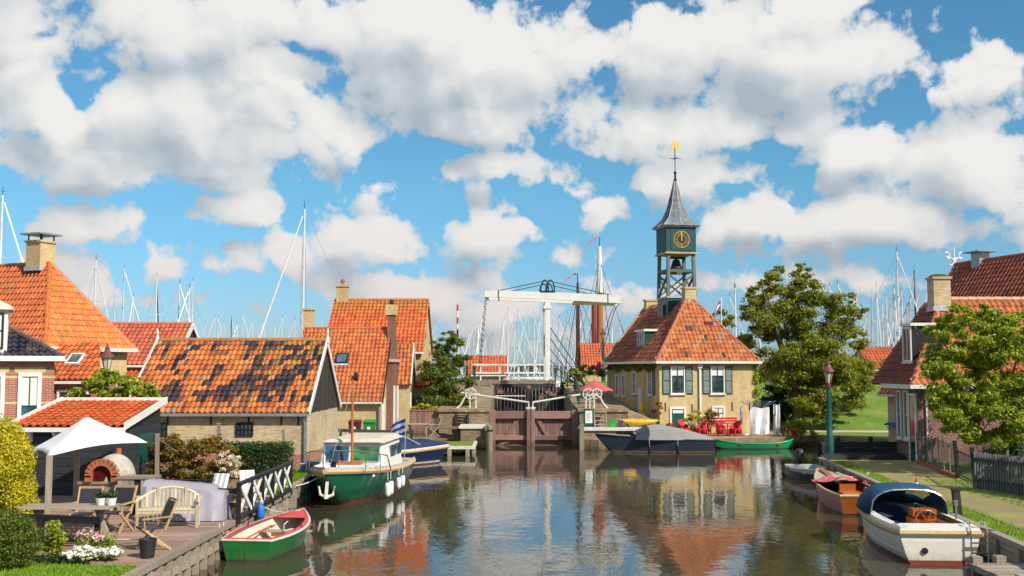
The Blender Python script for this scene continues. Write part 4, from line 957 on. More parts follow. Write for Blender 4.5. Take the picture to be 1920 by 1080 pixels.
# alley that climbs between lock and house
al = MB(); al.loft([[(4.0,60.3,1.85),(8.4,60.9,.9)],[(4.0,66,2.0),(7.6,66,1.7)],[(4.0,79,3.25),(6.6,79,3.25)]]); tag(al.build('alley', M['paver']), kind='structure')
for side, x in ((-1,-1.30),(1,3.73)):
    MB().box(x-.12,57.35,-1,x+.12,57.6,1.35).build('fender_pile', M['greywoodz'], la if side < 0 else ra, True)
# lower gates
lg = thing('lock_gate', 'closed reddish brown wooden lock gates with white push bars above', 'lock gate', (1.05,60.6,0))
Yg = 60.9
for (xa, xb, s) in ((-1.18,.86,1),(1.26,3.62,-1)):
    n = 10; wv = (xb-xa)/n
    for i in range(n): MB().box(xa+wv*i+.008,Yg,-.8,xa+wv*(i+1)-.008,Yg+.07,1.75).build('plank', M['gatewoodz'], lg, True)
    lf = MB().box(xa,Yg-.24,1.5,xb,Yg-.001,1.92).build('top_rail', M['gatewood'], lg, True, bevel=.015)
    MB().box(xa,Yg-.22,.30,xb,Yg-.001,.56).build('middle_rail', M['gatewood'], lg, True, bevel=.015)
    MB().box(xa,Yg-.22,-.5,xb,Yg-.001,.02).build('bottom_rail', M['gatewood'], lg, True)
    if s > 0:
        MB().bar((xa+.9,Yg-.06,.55),(xb-.5,Yg-.06,1.5),.22,.1,up=(0,1,0)).build('brace', M['gatewood'], lg, True); MB().bar((xa+.4,Yg-.06,0),(xa+1.2,Yg-.06,.32),.16,.1,up=(0,1,0)).build('brace', M['gatewood'], lg, True)
    else:
        MB().bar((xa+.2,Yg-.06,1.5),(xa+.75,Yg-.06,.55),.22,.1,up=(0,1,0)).build('brace', M['gatewood'], lg, True); MB().bar((xa+1.2,Yg-.06,.32),(xa+1.6,Yg-.06,0),.16,.1,up=(0,1,0)).build('brace', M['gatewood'], lg, True)
    xh = xa+.1 if s > 0 else xb-.1
    MB().box(xh-.14,Yg-.3,-.8,xh+.14,Yg+.2,1.98).build('heel_post', M['gatewoodz'], lg, True)
for x in (.84,1.27): MB().box(x-.02 if x < 1 else x-.20,Yg-.42,-.8,x+.2 if x < 1 else x+.02,Yg+.1,2.05).build('mitre_post', M['gatewoodz'], lg, True, bevel=.02)
for x in (.95,1.18): MB().bar((x,Yg-.2,2.05),(x,Yg-.2,2.45),.07).box(x-.14,Yg-.34,2.05,x+.14,Yg-.06,2.16).build('bar_bracket', M['offwhite'], lg, True)
MB().tube([(-2.9,61.2,2.95),(.95,60.72,2.42)], .055, 8).build('push_bar', M['offwhite'], lg, True); MB().tube([(3.9,61.2,2.85),(1.18,60.72,2.42)], .055, 8).build('push_bar', M['offwhite'], lg, True)
for (xa, xb, mt) in ((-.95,.75,'white'),(1.2,3.4,'green')):
    h = MB().bar((xa,Yg+.1,2.78),(xb,Yg+.1,2.78),.045); h.build('handrail', M[mt], lg, True)
    for x in (xa+.25,xb-.3): MB().bar((x,Yg+.05,1.75),(x,Yg+.1,2.78),.045).build('rail_post', M['iron'], lg, True)
# racks and wheels that work the gates
def winch(x, y, z, flip, lab, two):
    t = thing('gate_winch', lab, 'winch', (x,y,z)); t.scale = (.85,.85,.85); m = MB()
    def arc(cx, cz, r, y0, nm='wheel'):
        pts = [(cx+r*math.cos(a), y0, cz+r*math.sin(a)) for a in np.linspace(0, 2*math.pi, 17)]; q = MB().tube(pts, .045, 6, False)
        for k in range(3): a = k*math.pi/3; q.bar((cx-r*math.cos(a),y0,cz-r*math.sin(a)),(cx+r*math.cos(a),y0,cz+r*math.sin(a)),.04)
        q.build(nm, M['offwhite'], t)
    arc(0, 1.0, .36, -.25)
    if two: arc(.62, 1.02, .32, .25)
    for y0 in (-.2,.2):
        for (xs, xe) in (((-.05,-.95),) if not flip else ((.45,1.35),)): MB().tube([(xs,y0,1.0),(xs*.6+xe*.4,y0,.75),(xs*.3+xe*.7,y0,.25),(xe,y0,0)], [.06,.065,.07,.08], 6).build('curved_leg', M['offwhite'], t)
        for xs in ((-.05,.35) if not two else (-.15,.1,.4)): MB().bar((xs,y0,0),(xs,y0,1.0),.09).build('leg', M['offwhite'], t)
    MB().bar((-.15,-.3,1.0),(-.15,.3,1.0),.1).bar((-.3,0,.95),(.6,0,.95),.1,.14).build('axle', M['offwhite'], t); MB().box(-1.0 if not flip else -.3,-.3,-.02,.5 if not flip else 1.4,.3,.05).build('base_plate', M['offwhite'], t)
winch(-2.35,61.3,2.05,False,'white iron gate winch with one wheel beside bushy tree',False); winch(4.35,61.3,2.02,True,'white iron gate winch with two wheels beside red parasol',True)
# upper gates in the dark under the bridge
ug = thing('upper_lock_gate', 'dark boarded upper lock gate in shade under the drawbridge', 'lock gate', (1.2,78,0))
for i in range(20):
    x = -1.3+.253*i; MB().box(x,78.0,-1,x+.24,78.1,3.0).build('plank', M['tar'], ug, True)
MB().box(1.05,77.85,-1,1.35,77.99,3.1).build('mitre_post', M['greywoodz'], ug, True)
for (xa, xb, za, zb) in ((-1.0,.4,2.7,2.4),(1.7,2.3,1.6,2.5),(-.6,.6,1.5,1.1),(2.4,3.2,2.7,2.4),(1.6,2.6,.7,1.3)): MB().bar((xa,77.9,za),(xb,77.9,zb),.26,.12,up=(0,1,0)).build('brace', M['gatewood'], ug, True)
st = thing('lock_stairs', 'narrow timber steps on the lock wall below the drawbridge railing', 'steps', (-2,77,2))
for k in range(5): MB().box(-2.35,76.2+.3*k,2.3+.22*k,-1.5,76.5+.3*k,2.36+.22*k).build('tread', M['greywood'], st, True)
for x in (-2.4,-1.5): MB().bar((x,76.2,2.2),(x,77.8,3.4),.06,.18).build('stringer', M['greywood'], st, True)
# drawbridge
br = thing('drawbridge', 'white wooden drawbridge with balance beams, iron hoops and chains', 'drawbridge', (2.6,80,3.3))
MB().box(-3.2,78.4,3.25,3.2,82.6,3.48).build('deck', M['greywood'], br, True); MB().box(-3.2,78.3,2.95,3.2,78.5,3.24).build('deck_beam', M['tar'], br, True)
for y in (78.9,82.2):
    MB().box(2.42,y-.18,2.9,2.80,y+.18,9.35).build('tower_post', M['white'], br, True, bevel=.03); MB().box(2.34,y-.24,8.75,2.88,y+.24,9.0).build('post_cap', M['white'], br, True)
    MB().loft([[(-2.02,y-.13,9.62),(-2.02,y+.13,9.62),(-2.02,y+.13,10.1),(-2.02,y-.13,10.1)],[(2.6,y-.16,9.45),(2.6,y+.16,9.45),(2.6,y+.16,10.0),(2.6,y-.16,10.0)],[(8.1,y-.15,9.15),(8.1,y+.15,9.15),(8.1,y+.15,9.72),(8.1,y-.15,9.72)]], True, True, True).build('balance_beam', M['white'], br, True)
    for dx in (-.18,.26):
        pts = [(2.6+dx+.30*math.cos(a)*1.0, y, 9.95+.95*math.sin(a)) for a in np.linspace(0, math.pi, 11)]
        MB().tube(pts, .05, 6).build('iron_hoop', M['iron'], br, True)
    for (xe, ze) in ((-.9,10.12),(7.2,9.80)): MB().tube([(2.6,y,10.85),(xe,y,ze)], .03, 5).build('tie_rod', M['iron'], br, True)
    MB().box(2.1,y-.2,9.98,3.2,y+.2,10.08).build('saddle', M['iron'], br, True)
    ch = MB()
    for k in range(30):
        a = Vector((-1.98,y,9.6)).lerp(Vector((-2.5,y,3.5)), k/30); b_ = Vector((-1.98,y,9.6)).lerp(Vector((-2.5,y,3.5)), (k+.8)/30); ch.bar(a, b_, .075 if k % 2 else .03, .03 if k % 2 else .075)
    ch.build('chain', M['iron'], br, True)
    for x in (-1.0,7.1): MB().box(x-.03,y-.17,9.55 if x < 0 else 9.18,x+.03,y+.17,10.13 if x < 0 else 9.82).build('iron_band', M['iron'], br, True)
MB().box(2.45,79.1,8.95,2.75,82.0,9.3).build('cross_beam', M['white'], br, True); MB().box(-2.0,79.05,9.66,-1.75,82.05,9.98).build('cross_beam', M['white'], br, True)
MB().box(4.6,79.1,9.22,7.9,82.0,9.38).build('counterweight', M['white'], br, True)
for (z, hh) in ((4.62,.11),(4.02,.11)): MB().box(-2.9,78.42,z-hh/2,2.4,78.5,z+hh/2).build('railing', M['white'], br, True)
for (z, hh) in ((4.62,.11),(4.02,.11)): MB().box(-2.9,82.5,z-hh/2,2.4,82.58,z+hh/2).build('railing', M['white'], br, True)
for x in (-2.3,-.9,.5,1.8): MB().box(x-.05,78.5,3.48,x+.05,78.58,4.66).build('rail_post', M['white'], br, True)
for x in (-3.3,-2.75): 
    MB().lathe((x,78.4,2.3), [(.11,0),(.11,1.1),(.14,1.15),(.09,1.3),(.09,2.0),(.13,2.05),(.12,2.2),(.02,2.3)], 10).build('bollard', M['green'], br, True)
MB().tube([(7.95,79,9.2),(7.6,79,8.6),(6.7,79,5.6)], .03, 5).tube([(7.95,82,9.2),(7.6,82,8.6),(6.7,82,5.6)], .03, 5).build('pull_rope', M['iron'], br, True)
for k in range(4): MB().tube([(2.8,78.95,7.4-.8*k),(5.6-.4*k,78.95,3.3)], .035, 5).build('stay_rod', M['iron'], br, True)
# green iron railings right of the bridge
for (p, q, lab) in (((3.2,79,3.3),(4.3,74,2.9),'green iron railing where the bridge meets the lock wall'),((4.3,73.5,2.85),(4.0,64,2.1),'green iron railing along the top of the lock wall')):
    t = thing('iron_railing', lab, 'railing', p); p = Vector(p); q = Vector(q)
    n = max(2, int((q-p).length/1.3))
    for i in range(n+1): a = p.lerp(q, i/n); MB().bar(a, a+Vector((0,0,1.05)), .07).build('post', M['green'], t, True)
    for z in (1.0,.55): MB().bar(p+Vector((0,0,z)), q+Vector((0,0,z)), .045).build('rail', M['green'], t, True)
# notice board, steps and bits on the right lock quay
nb = thing('notice_board', 'green framed notice board with white sheet on the lock wall', 'notice board', (4.25,59.4,1.1))
MB().box(-.30,0,.1,.30,.05,1.0).build('frame', M['green'], nb); pp = MB().box(-.19,-.012,.22,.19,0,.9).build('notice', M['white'], nb)
for k in range(6): MB().box(-.14,-.016,.76-.08*k,.14-.05*(k%3),-.012,.79-.08*k).build('text_line', mat('pink_print', (.45,.30,.30), .8) if k == 0 else M['zinc'], pp)
for x in (-.22,.22): MB().bar((x,.03,-.05),(x,.03,.1),.05).build('post', M['green'], nb)
sp = thing('wooden_steps', 'grey wooden step ladder against the lock wall', 'steps', (4.9,59.5,1.1))
for x in (-.33,.33): MB().bar((x,-.25,0),(x,.35,.95),.05,.12).build('stringer', M['greywood'], sp)
for k in range(4): MB().box(-.32,-.22+.14*k,.12+.22*k,.32,.0+.14*k,.16+.22*k).build('tread', M['greywood'], sp)
for (x, w, h, c, nm, lab) in ((5.55,.28,.36,(.02,.35,.06),'crate','small green crate beside wooden steps'),(6.0,.24,.34,(.05,.06,.10),'crate','dark box with pale lid beside green crate')):
    t = thing(nm, lab, 'crate', (x,59.3,1.1)); mm = mat('plastic_'+str(x), c, .4); MB().box(-w/2,-.15,0,w/2,.15,h).build('body', mm, t); MB().box(-w/2-.015,-.165,h,w/2+.015,.165,h+.04).build('rim', mm, t)
ky = thing('yellow_kayak', 'yellow and orange kayak lying on trestle by the quay', 'kayak', (7.0,59.6,1.1), 0)
def spindle(L, r, n=10, flat=.55, seg=12):
    secs = []
    for i in range(n+1):
        t_ = i/n; k = max(.02, math.sin(math.pi*t_)**.6); secs.append([(-L/2+L*t_, r*k*math.cos(a), r*k*flat*math.sin(a)+.08*abs(2*t_-1)**2) for a in np.linspace(0, 2*math.pi, seg, endpoint=False)])
    return MB().loft(secs, True, True, True)
o = spindle(2.4,.32); o.v = [(a,b,c+.28) for a,b,c in o.v]; o.build('hull', mat('kayak_yellow', (.75,.42,.02), .35), ky, smooth=True)
for x in (-.7,.7): MB().bar((x,-.2,0),(x,.2,0),.06,.06).bar((x,-.2,0),(x,-.2,.15),.05).bar((x,.2,0),(x,.2,.15),.05).build('trestle', M['greywood'], ky)
o = thing('red_buoy', 'flattened red round cover beside yellow kayak', 'buoy', (7.6,60.2,1.1)); MB().lathe((0,0,0), [(.1,0),(.38,.1),(.36,.22),(.1,.32)], 14).build('body', M['red'], o, smooth=True); MB().lathe((0,0,.32), [(.04,0),(.04,.08)], 8).build('handle', M['black'], o)
rp = thing('red_parasol', 'closed-in red parasol behind the white winch', 'parasol', (5.1,66,2.0))
MB().loft([[(1.15*math.cos(a),1.15*math.sin(a),1.0-.05*(k%2)) for k, a in enumerate(np.linspace(0,2*math.pi,16,endpoint=False))],[(.05*math.cos(a),.05*math.sin(a),1.62) for a in np.linspace(0,2*math.pi,16,endpoint=False)]], True, False, True).build('canopy', mat('faded_red_canvas', (.50,.10,.10), .8), rp)
MB().tube([(0,0,-.1),(0,0,1.7)], .03).build('pole', M['greywoodz'], rp); MB().lathe((0,0,-.1), [(.3,0),(.3,.08),(.05,.12)]).build('base', M['iron'], rp)
# timber landing left of the lock
ld = thing('grass_landing', 'small grassed landing edged with white planks on stubby piles', 'landing', (-3.2,55.6,0))
MB().box(-4.15,53.5,.2,-2.0,57.6,.44).build('turf', MG, ld, True); MB().box(-4.15,53.3,.34,-1.9,53.5,.48).box(-2.0,53.5,.34,-1.85,57.5,.48).build('edge_plank', M['offwhite'], ld, True)
for (x, y) in ((-3.9,53.4),(-3.1,53.4),(-2.2,53.4),(-1.95,55.3)): MB().box(x-.1,y-.1,-.6,x+.1,y+.1,.34).build('pile', M['greywoodz'], ld, True)
mp = thing('mooring_pile', 'stout pale mooring pile standing before the left gate leaf', 'mooring pile', (-1.18,57.0,-.6)); MB().lathe((0,0,0), [(.16,0),(.16,1.85),(.10,1.92)], 10).build('pile', M['greywoodz'], mp); MB().lathe((0,0,1.6), [(.17,0),(.17,.1)], 10).build('band', M['iron'], mp)

# ================================================================ boats (bow towards local +x, waterline z=0)
def hullgeo(L, B, fb, stern=.75, bow=.0, sheer=(.0,.0), keel=-.35, rake=.25, p=.55, n=16, m=8, full=2.2):
    """stations from transom to stem; returns port-to-starboard sections"""
    secs = []
    for i in range(n+1):
        t = i/n; w = (1-t**full)*(1-(1-stern)*(1-t)**2) if t > .35 else (1-(1-stern)*(1-t/.999)**2)*(1-t**full)
        w = max(w, .012); zs = fb + sheer[0]*(1-t)**2 + sheer[1]*t**2; kz = keel + (zs-keel)*.92*max(0,(t-.86)/.14)**1.6 if t > .86 else keel
        kz = min(kz, zs-.05); sec = []
        for j in range(-m, m+1):
            s = abs(j)/m; sg = 1 if j > 0 else -1; y = B/2*w*s**p*sg if j else 0; z = kz + (zs-kz)*s**(1.9)
            x = -L/2 + L*t + rake*(z/max(zs,.01))*t**4*.9
            sec.append((x, y, z))
        secs.append(sec)
    return secs
def hull_parts(t, secs, matn, gun='rope', gr=.05, transom=True, deck=None, inside=None, stripe=None, gscale=1.0):
    h = MB().loft(secs)
    if transom: h.add(secs[0], [tuple(range(len(secs[0])))])
    hu = h.build('hull', M[matn] if isinstance(matn, str) else matn, t, smooth=True)
    if gun:
        pts = [s[0] for s in secs] + [s[-1] for s in reversed(secs)] + [secs[0][0]]; MB().tube(pts, gr, 6).build('rub_rail', M[gun] if isinstance(gun, str) else gun, hu, smooth=True)
    if inside:
        ins = [[(x, y*.90, z*.0+max(z+.05, inside[1]) if abs(y) < 9 else z) for x, y, z in s] for s in secs]
        ins = [[(x, y*.93, max(z+.02, inside[1])) for x, y, z in s] for s in secs]; g = MB().loft([list(reversed(s)) for s in ins])
        ins[0] = [(x+.06,y,z) for x,y,z in ins[0]]; g.add(ins[0], [tuple(reversed(range(len(ins[0]))))]); g.build('inner_hull', inside[0], hu, smooth=True)
        m = MB(); m.loft([[s[0], (s[0][0], s[0][1]*.90, s[0][2]+.02)] for s in secs]); m.loft([[(s[-1][0], s[-1][1]*.90, s[-1][2]+.02), s[-1]] for s in secs]); m.build('gunwale', inside[2], hu)
    if deck:
        m = MB()
        for a, b in zip(secs, secs[1:]): m.add([a[0], a[-1], b[-1], b[0]], [(0,1,2,3)])
        o = m.build('deck', deck, hu); o.location.z = -.03
    return hu
def fender(t, p, r=.09, L=.42, mt='white', cap='navy'):
    f = MB().lathe(p, [(.03,-L),(r*.8,-L+.04),(r,-L+.1),(r,-.1),(r*.8,-.04),(.03,0)], 10).build('fender', M[mt], t, smooth=True)
    MB().tube([p, (p[0],p[1],p[2]+.3)], .012, 4).build('fender_rope', M['whiterope'], f); MB().lathe((p[0],p[1],p[2]-.06), [(r*.85,0),(r*.6,.05),(.03,.09)], 8).build('fender_cap', M[cap], f)
def railtube(t, pts, r=.018, mat='steel', name='rail'): return MB().tube(pts, r, 6).build(name, M[mat], t, smooth=True)

# green cabin cruiser
M['hullgreen'] = hullmat('green_hull', [(-9,(.16,.012,.012)),(.06,(.006,.028,.018)),(.16,(.006,.060,.034)),(.46,(.008,.085,.045))], .16)
bt = thing('cabin_cruiser', 'green hulled cabin cruiser with white wheelhouse and rope rubbing strake', 'boat', (-5.38,37.9,0), math.atan2(-1,-.08))
secs = hullgeo(8.6, 3.05, .72, .82, sheer=(.05,.42), rake=.45, p=.38, full=4.2); hull_parts(bt, secs, 'hullgreen', 'rope', .085, deck=mat('grey_blue_deck', (.33,.40,.45), .6))
MB().loft([[(x, y*.985, z+.0) for x,y,z in (s[0],)] + [(s[0][0], s[0][1]*.985, s[0][2]+.14)] for s in secs]).loft([[(s[-1][0], s[-1][1]*.985, s[-1][2]+.14),(s[-1][0],s[-1][1]*.985,s[-1][2])] for s in secs]).build('bulwark', M['lead'], bt)
cabw = mat('gelcoat', (.72,.71,.67), .3, .05)
def cab(x0, x1, wy0, wy1, z0, z1, rk): return [[(x0,-wy0,z0),(x0,wy0,z0),(x0-rk*0,wy1,z1),(x0,-wy1,z1)],[(x1,-wy0,z0),(x1,wy0,z0),(x1-rk,wy1,z1),(x1-rk,-wy1,z1)]]
tr = MB().loft(cab(-.6,2.4,1.05,.98,.75,1.12,.12), True, True, True).build('trunk_cabin', cabw, bt, bevel=.03)
wh = MB().loft(cab(-2.2,1.35,1.15,1.0,.75,1.80,.34), True, True, True).build('wheelhouse', cabw, bt, bevel=.04)
MB().loft([[(-2.5,-1.15,1.78),(-2.5,1.15,1.78),(-2.5,.75,1.92),(-2.5,-.75,1.92)],[(1.2,-1.15,1.78),(1.2,1.15,1.78),(1.1,.75,1.92),(1.1,-.75,1.92)]], True, True, True).build('wheelhouse_roof', mat('cream_canvas', (.55,.50,.42), .7), bt, bevel=.04)
sw = Vector((-.34,0,1.05)).normalized(); swn = Vector((1.05,0,.34)).normalized()
M['greenreflect'] = glass('painted_reflection_glass', (.02,.065,.02))  # green reflection painted into the pane colour
for (a0, a1, gm) in ((-.95,-.1,'bluegl'),(.02,.95,'greenreflect')):
    o0 = Vector((1.36,0,.75)); vs = [o0+Vector((0,1,0))*a+sw*b+swn*c for c in (.0,.02) for a,b in ((a0,.44),(a1,.44),(a1,.98),(a0,.98))]; p_ = MB().add(vs, [(0,3,2,1),(4,5,6,7),(0,1,5,4),(1,2,6,5),(2,3,7,6),(3,0,4,7)]).build('windscreen', M[gm], wh)
    f_ = MB()
    for (i, j) in ((4,5),(5,6),(6,7),(7,4)): f_.bar(vs[i], vs[j], .035)
    f_.build('window_frame', M['zinc'], p_)
for s_ in (-1,1):
    for x in (-1.7,-.6): MB().box(x-.45,s_*1.085-.02,1.22,x+.4,s_*1.085+.02,1.62).build('side_window', M['bluegl'], wh)
    for x in (.3,1.4): MB().lathe((0,0,0), [(.11,-.02),(.11,.02)], 12).build('porthole', M['iron'], tr).matrix_local = Matrix.Translation((x,s_*1.05,.95)) @ Matrix.Rotation(math.pi/2, 4, 'X')
for y in (-.5,.45): 
    o = MB().lathe((0,0,0), [(.13,-.03),(.13,.03)], 12).build('porthole', M['iron'], tr); o.matrix_local = Matrix.Translation((2.38,y,.93)) @ Matrix.Rotation(math.pi/2, 4, 'Y')
mp = MB().tube([(1.55,.1,1.0),(1.55,.1,3.95)], [.05,.035], 8).build('mast', M['mastwood'], bt); MB().tube([(1.55,.1,3.8),(4.2,0,1.2)], .007, 4).tube([(1.55,.1,3.8),(-2,1.2,2.0)], .007, 4).tube([(1.55,.1,3.8),(-2,-1.2,2.0)], .007, 4).build('stay', M['wire'], mp)
for s_ in (-1,1):
    pts = [(4.2,s_*.12,1.75),(3.5,s_*.75,1.68),(2.6,s_*1.18,1.55),(1.9,s_*1.38,1.42),(1.5,s_*1.42,.9)]; railtube(bt, pts, .022, name='pulpit_rail')
    for (x, y, z0, z1) in ((4.0,.25,1.15,1.74),(3.2,.92,1.0,1.64),(2.4,1.24,.9,1.5)): railtube(bt, [(x,s_*y,z0),(x,s_*y,z1)], .018, name='stanchion')
an = MB().bar((4.42,0,.85),(4.60,0,.30),.09,.07); an.tube([(4.52,0,.34),(4.50,.20,.42),(4.50,.25,.68)], [.06,.05,.03], 6).tube([(4.52,0,.34),(4.50,-.20,.42),(4.50,-.25,.68)], [.06,.05,.03], 6); an.build('anchor', M['offwhite'], bt)
MB().box(1.6,-.5,1.12,2.1,.5,1.2).build('cushion', M['terracotta'], bt); MB().lathe((1.5,-.9,1.15), [(.07,0),(.08,.2),(.03,.28)], 10).build('spotlight', M['white'], bt)
for x in (.4,1.1): fender(bt, (x,1.62,.66))
for x in (2.2,1.7): fender(bt, (x,1.46,.60), .1, .5)
MB().lathe((3.7,0,1.12), [(.09,0),(.09,.2),(.14,.22),(.14,.28)], 10).build('bollard', M['iron'], bt)
fl = MB().tube([(-3.9,.9,.8),(-4.2,.9,2.4)], .018, 6).build('flag_staff', M['steel'], bt)
def flag(parent, o, u, v, L, Hh, bands, nm='flag', amp=.06):
    """waving cloth: u along the fly, v up"""
    o = Vector(o); u = Vector(u); v = Vector(v); nrm = u.cross(v).normalized(); k = len(bands); f = bpy.data.objects.new(nm, None)
    for b in range(k):
        secs = []
        for i in range(11):
            t = i/10; w_ = amp*math.sin(t*7)*t; d = -.25*Hh*t*t
            secs.append([o+u*L*t+v*(Hh*(b/k)+d)+nrm*w_, o+u*L*t+v*(Hh*((b+1)/k)+d)+nrm*w_])
        MB().loft(secs).build(nm, bands[b], parent, smooth=True)
MR, MWt, MBl = mat('flag_red', (.6,.03,.04), .8), mat('flag_white', (.8,.8,.8), .8), mat('flag_blue', (.02,.08,.45), .8)
flag(fl, (-4.2,.9,1.75), (-.5,-.85,-.2), (0,0,1), .8, .62, [MBl,MWt,MBl,MWt,MBl])

# blue covered boat
M['hullnavy'] = hullmat('navy_hull', [(-9,(.14,.02,.02)),(.05,(.55,.52,.46)),(.13,(.008,.016,.060))], .22)
M['cover'] = mat('blue_boat_cover', (.008,.026,.095), .7, .2, 2, .3, 6)
bt = thing('covered_sloop', 'navy sloop under taut blue boat cover with cream rope rail', 'boat', (-5.25,48.2,0), math.atan2(.62,.80))
secs = hullgeo(5.4, 2.1, .60, .75, sheer=(.0,.12), rake=.25); hull_parts(bt, secs, 'hullnavy', 'rope', .07); MB().loft([[(s[0][0],s[0][1]*1.01,s[0][2]-.02),(s[0][0],s[0][1]*1.0,s[0][2]+.11)] for s in secs]).loft([[(s[-1][0],s[-1][1],s[-1][2]+.11),(s[-1][0],s[-1][1]*1.01,s[-1][2]-.02)] for s in secs]).build('wash_strake', M['offwhite'], bt)
cs = []
for i, s in enumerate(secs):
    t = i/16; hh = .46*math.sin(math.pi*min(1,max(.0,(t*.9+.08))))**.7; b = s[-1][1]; z = s[-1][2]+.1
    cs.append([(s[0][0],b*math.cos(a)*-.97,z+hh*math.sin(a)**.8*(1-.08*math.sin(i*1.9)) if 0<a<math.pi else z) for a in np.linspace(0,math.pi,9)])
MB().loft(cs).build('boat_cover', M['cover'], bt, smooth=True)
MB().tube([(0,1.0,.95),(.4,.1,1.33),(.7,-1.0,.95)], .015, 4).build('lashing', M['whiterope'], bt)

# navy launch with grey hood, moored side on
M['hullslate'] = hullmat('slate_blue_hull', [(-9,(.05,.04,.035)),(.03,(.28,.20,.13)),(.09,(.028,.037,.062))], .4)
bt = thing('grey_hooded_launch', 'slate blue launch with grey canvas hood moored before the clock house', 'boat', (7.55,55.9,0), math.pi)
secs = hullgeo(5.7, 2.0, .66, .85, sheer=(.02,.28), rake=.42, p=.42, full=2.6); hull_parts(bt, secs, 'hullslate', M['hullslate'], .04, deck=M['hullslate'])
cs = []
for (x, h, w) in ((-2.75,.12,.82),(-1.6,.45,.92),(-.2,.74,.95),(.55,.70,.92)): cs.append([(x,-w,.68),(x,-w*.86,.68+h*.75),(x,-w*.4,.68+h),(x,w*.4,.68+h),(x,w*.86,.68+h*.75),(x,w,.68)])
MB().loft(cs, False).build('canvas_hood', M['greycan'], bt, smooth=True)
MB().loft([[(.5,-.92,.68),(.5,-.80,1.22),(.5,-.37,1.38),(.5,.37,1.38),(.5,.80,1.22),(.5,.92,.68)],[(1.25,-.85,.68),(1.15,-.72,1.02),(1.1,-.3,1.1),(1.1,.3,1.1),(1.15,.72,1.02),(1.25,.85,.68)]], False, False, True).build('windscreen_frame', M['hullslate'], bt)
for s_ in (-1,1):
    MB().add([(.55,s_*.885,.80),(1.12,s_*.815,.80),(1.06,s_*.765,.98),(.56,s_*.82,1.10)], [(0,1,2,3) if s_ < 0 else (3,2,1,0)]).build('side_window', M['bluegl'], bt)
MB().add([(1.27,-.7,.74),(1.27,.7,.74),(1.16,.6,1.03),(1.16,-.6,1.03)], [(0,1,2,3)]).build('windscreen', M['bluegl'], bt)
for x in (-.9,.55): fender(bt, (x,1.08,.45), .08, .5, 'black', 'black')
MB().tube([(-.4,.93,.72),(-.45,.4,1.4)], .012, 4).build('seam', M['black'], bt)

# green canoe
M['hullcanoe'] = hullmat('bright_green_hull', [(-9,(.02,.05,.03)),(.02,(.0,.30,.12))], .3)
bt = thing('green_canoe', 'long bright green canoe moored along the sandy terrace', 'canoe', (13.15,58.2,0), R(4))
secs = []
for i in range(17):
    t = i/16; w = max(.02, math.sin(math.pi*t)**.6); zs = .30+.22*abs(2*t-1)**3; kz = -.1+.25*abs(2*t-1)**6; secs.append([(-2.15+4.3*t+ (.08*(2*t-1)*(k/6)**2 if False else 0), .42*w*(j/6)/abs(j/6)*abs(j/6)**.5 if j else 0, kz+(zs-kz)*abs(j/6)**2) for j in range(-6,7)])
hull_parts(bt, secs, 'hullcanoe', M['hullcanoe'], .022, False, inside=(mat('canoe_inside', (.04,.22,.10), .6), .02, M['hullcanoe']))
for x in (-.9,.2,1.2): MB().box(x-.1,-.38,.24,x+.1,.38,.27).build('thwart', M['varnish'], bt)

# small dark boat with outboard at the quay corner
M['hulldark'] = hullmat('dark_hull', [(-9,(.03,.02,.02)),(.04,(.022,.018,.028)),(.30,(.5,.5,.5))], .4)
bt = thing('outboard_dinghy', 'small dark dinghy with white rim and black outboard motor tilted up', 'boat', (XQ(42.6)-.85,42.6,0), R(-95))
secs = hullgeo(3.3, 1.45, .38, .85, sheer=(0,.10), rake=.1, p=.38, full=3.6); hull_parts(bt, secs, 'hulldark', 'white', .03, inside=(mat('pale_inside', (.42,.44,.45), .6), .06, M['white']))
MB().box(-.3,-.62,.26,.0,.62,.30).build('thwart', M['greywood'], bt); MB().box(.9,-.4,.28,1.25,.4,.32).build('thwart', M['lead'], bt)
ob = MB().loft([[(-1.72,-.13,.55),(-1.5,-.13,.62),(-1.5,.13,.62),(-1.72,.13,.55)],[(-1.9,-.15,.80),(-1.5,-.15,.92),(-1.5,.15,.92),(-1.9,.15,.80)],[(-1.92,-.10,.98),(-1.6,-.11,1.05),(-1.6,.11,1.05),(-1.92,.10,.98)]], True, True, True).build('outboard_motor', M['plastic'], bt, smooth=True, bevel=.03)
MB().bar((-1.72,0,.6),(-2.1,0,.15),.09,.14).build('motor_leg', M['plastic'], ob); MB().box(-1.93,-.12,.80,-1.905,.12,.86).build('stripe', M['white'], ob)

# varnished launch with red blanket
M['hullteak'] = hullmat('varnished_hull', [(-9,(.10,.02,.02)),(.04,(.30,.065,.04)),(.36,(.42,.13,.08))], .3)
bt = thing('varnished_launch', 'varnished wooden launch with red patterned blanket and net covered foredeck', 'boat', (XQ(34.6)-1.22,34.6,0), math.atan2(1,.094)+R(3))
secs = hullgeo(5.6, 1.95, .52, .80, sheer=(.05,.30), rake=.25, p=.40, full=2.4); hull_parts(bt, secs, 'hullteak', 'rope', .05, inside=(M['varnish'], .10, mat('mahogany_rim', (.34,.05,.035), .35)))
MB().add([secs[0][0],secs[0][-1],(secs[0][-1][0]-.03,secs[0][-1][1]*.9,.05),(secs[0][0][0]-.03,secs[0][0][1]*.9,.05)], [(0,1,2,3),(3,2,1,0)]).build('transom', M['varnish'], bt); MB().bar((-2.88,0,.7),(-2.95,0,-.1),.05,.3).build('rudder', M['varnish'], bt)
fd = MB()
for a, b in zip(secs[9:], secs[10:]): fd.add([(p[0],p[1]*.94,p[2]+.03) for p in (a[0],a[-1],b[-1],b[0])], [(0,1,2,3)])
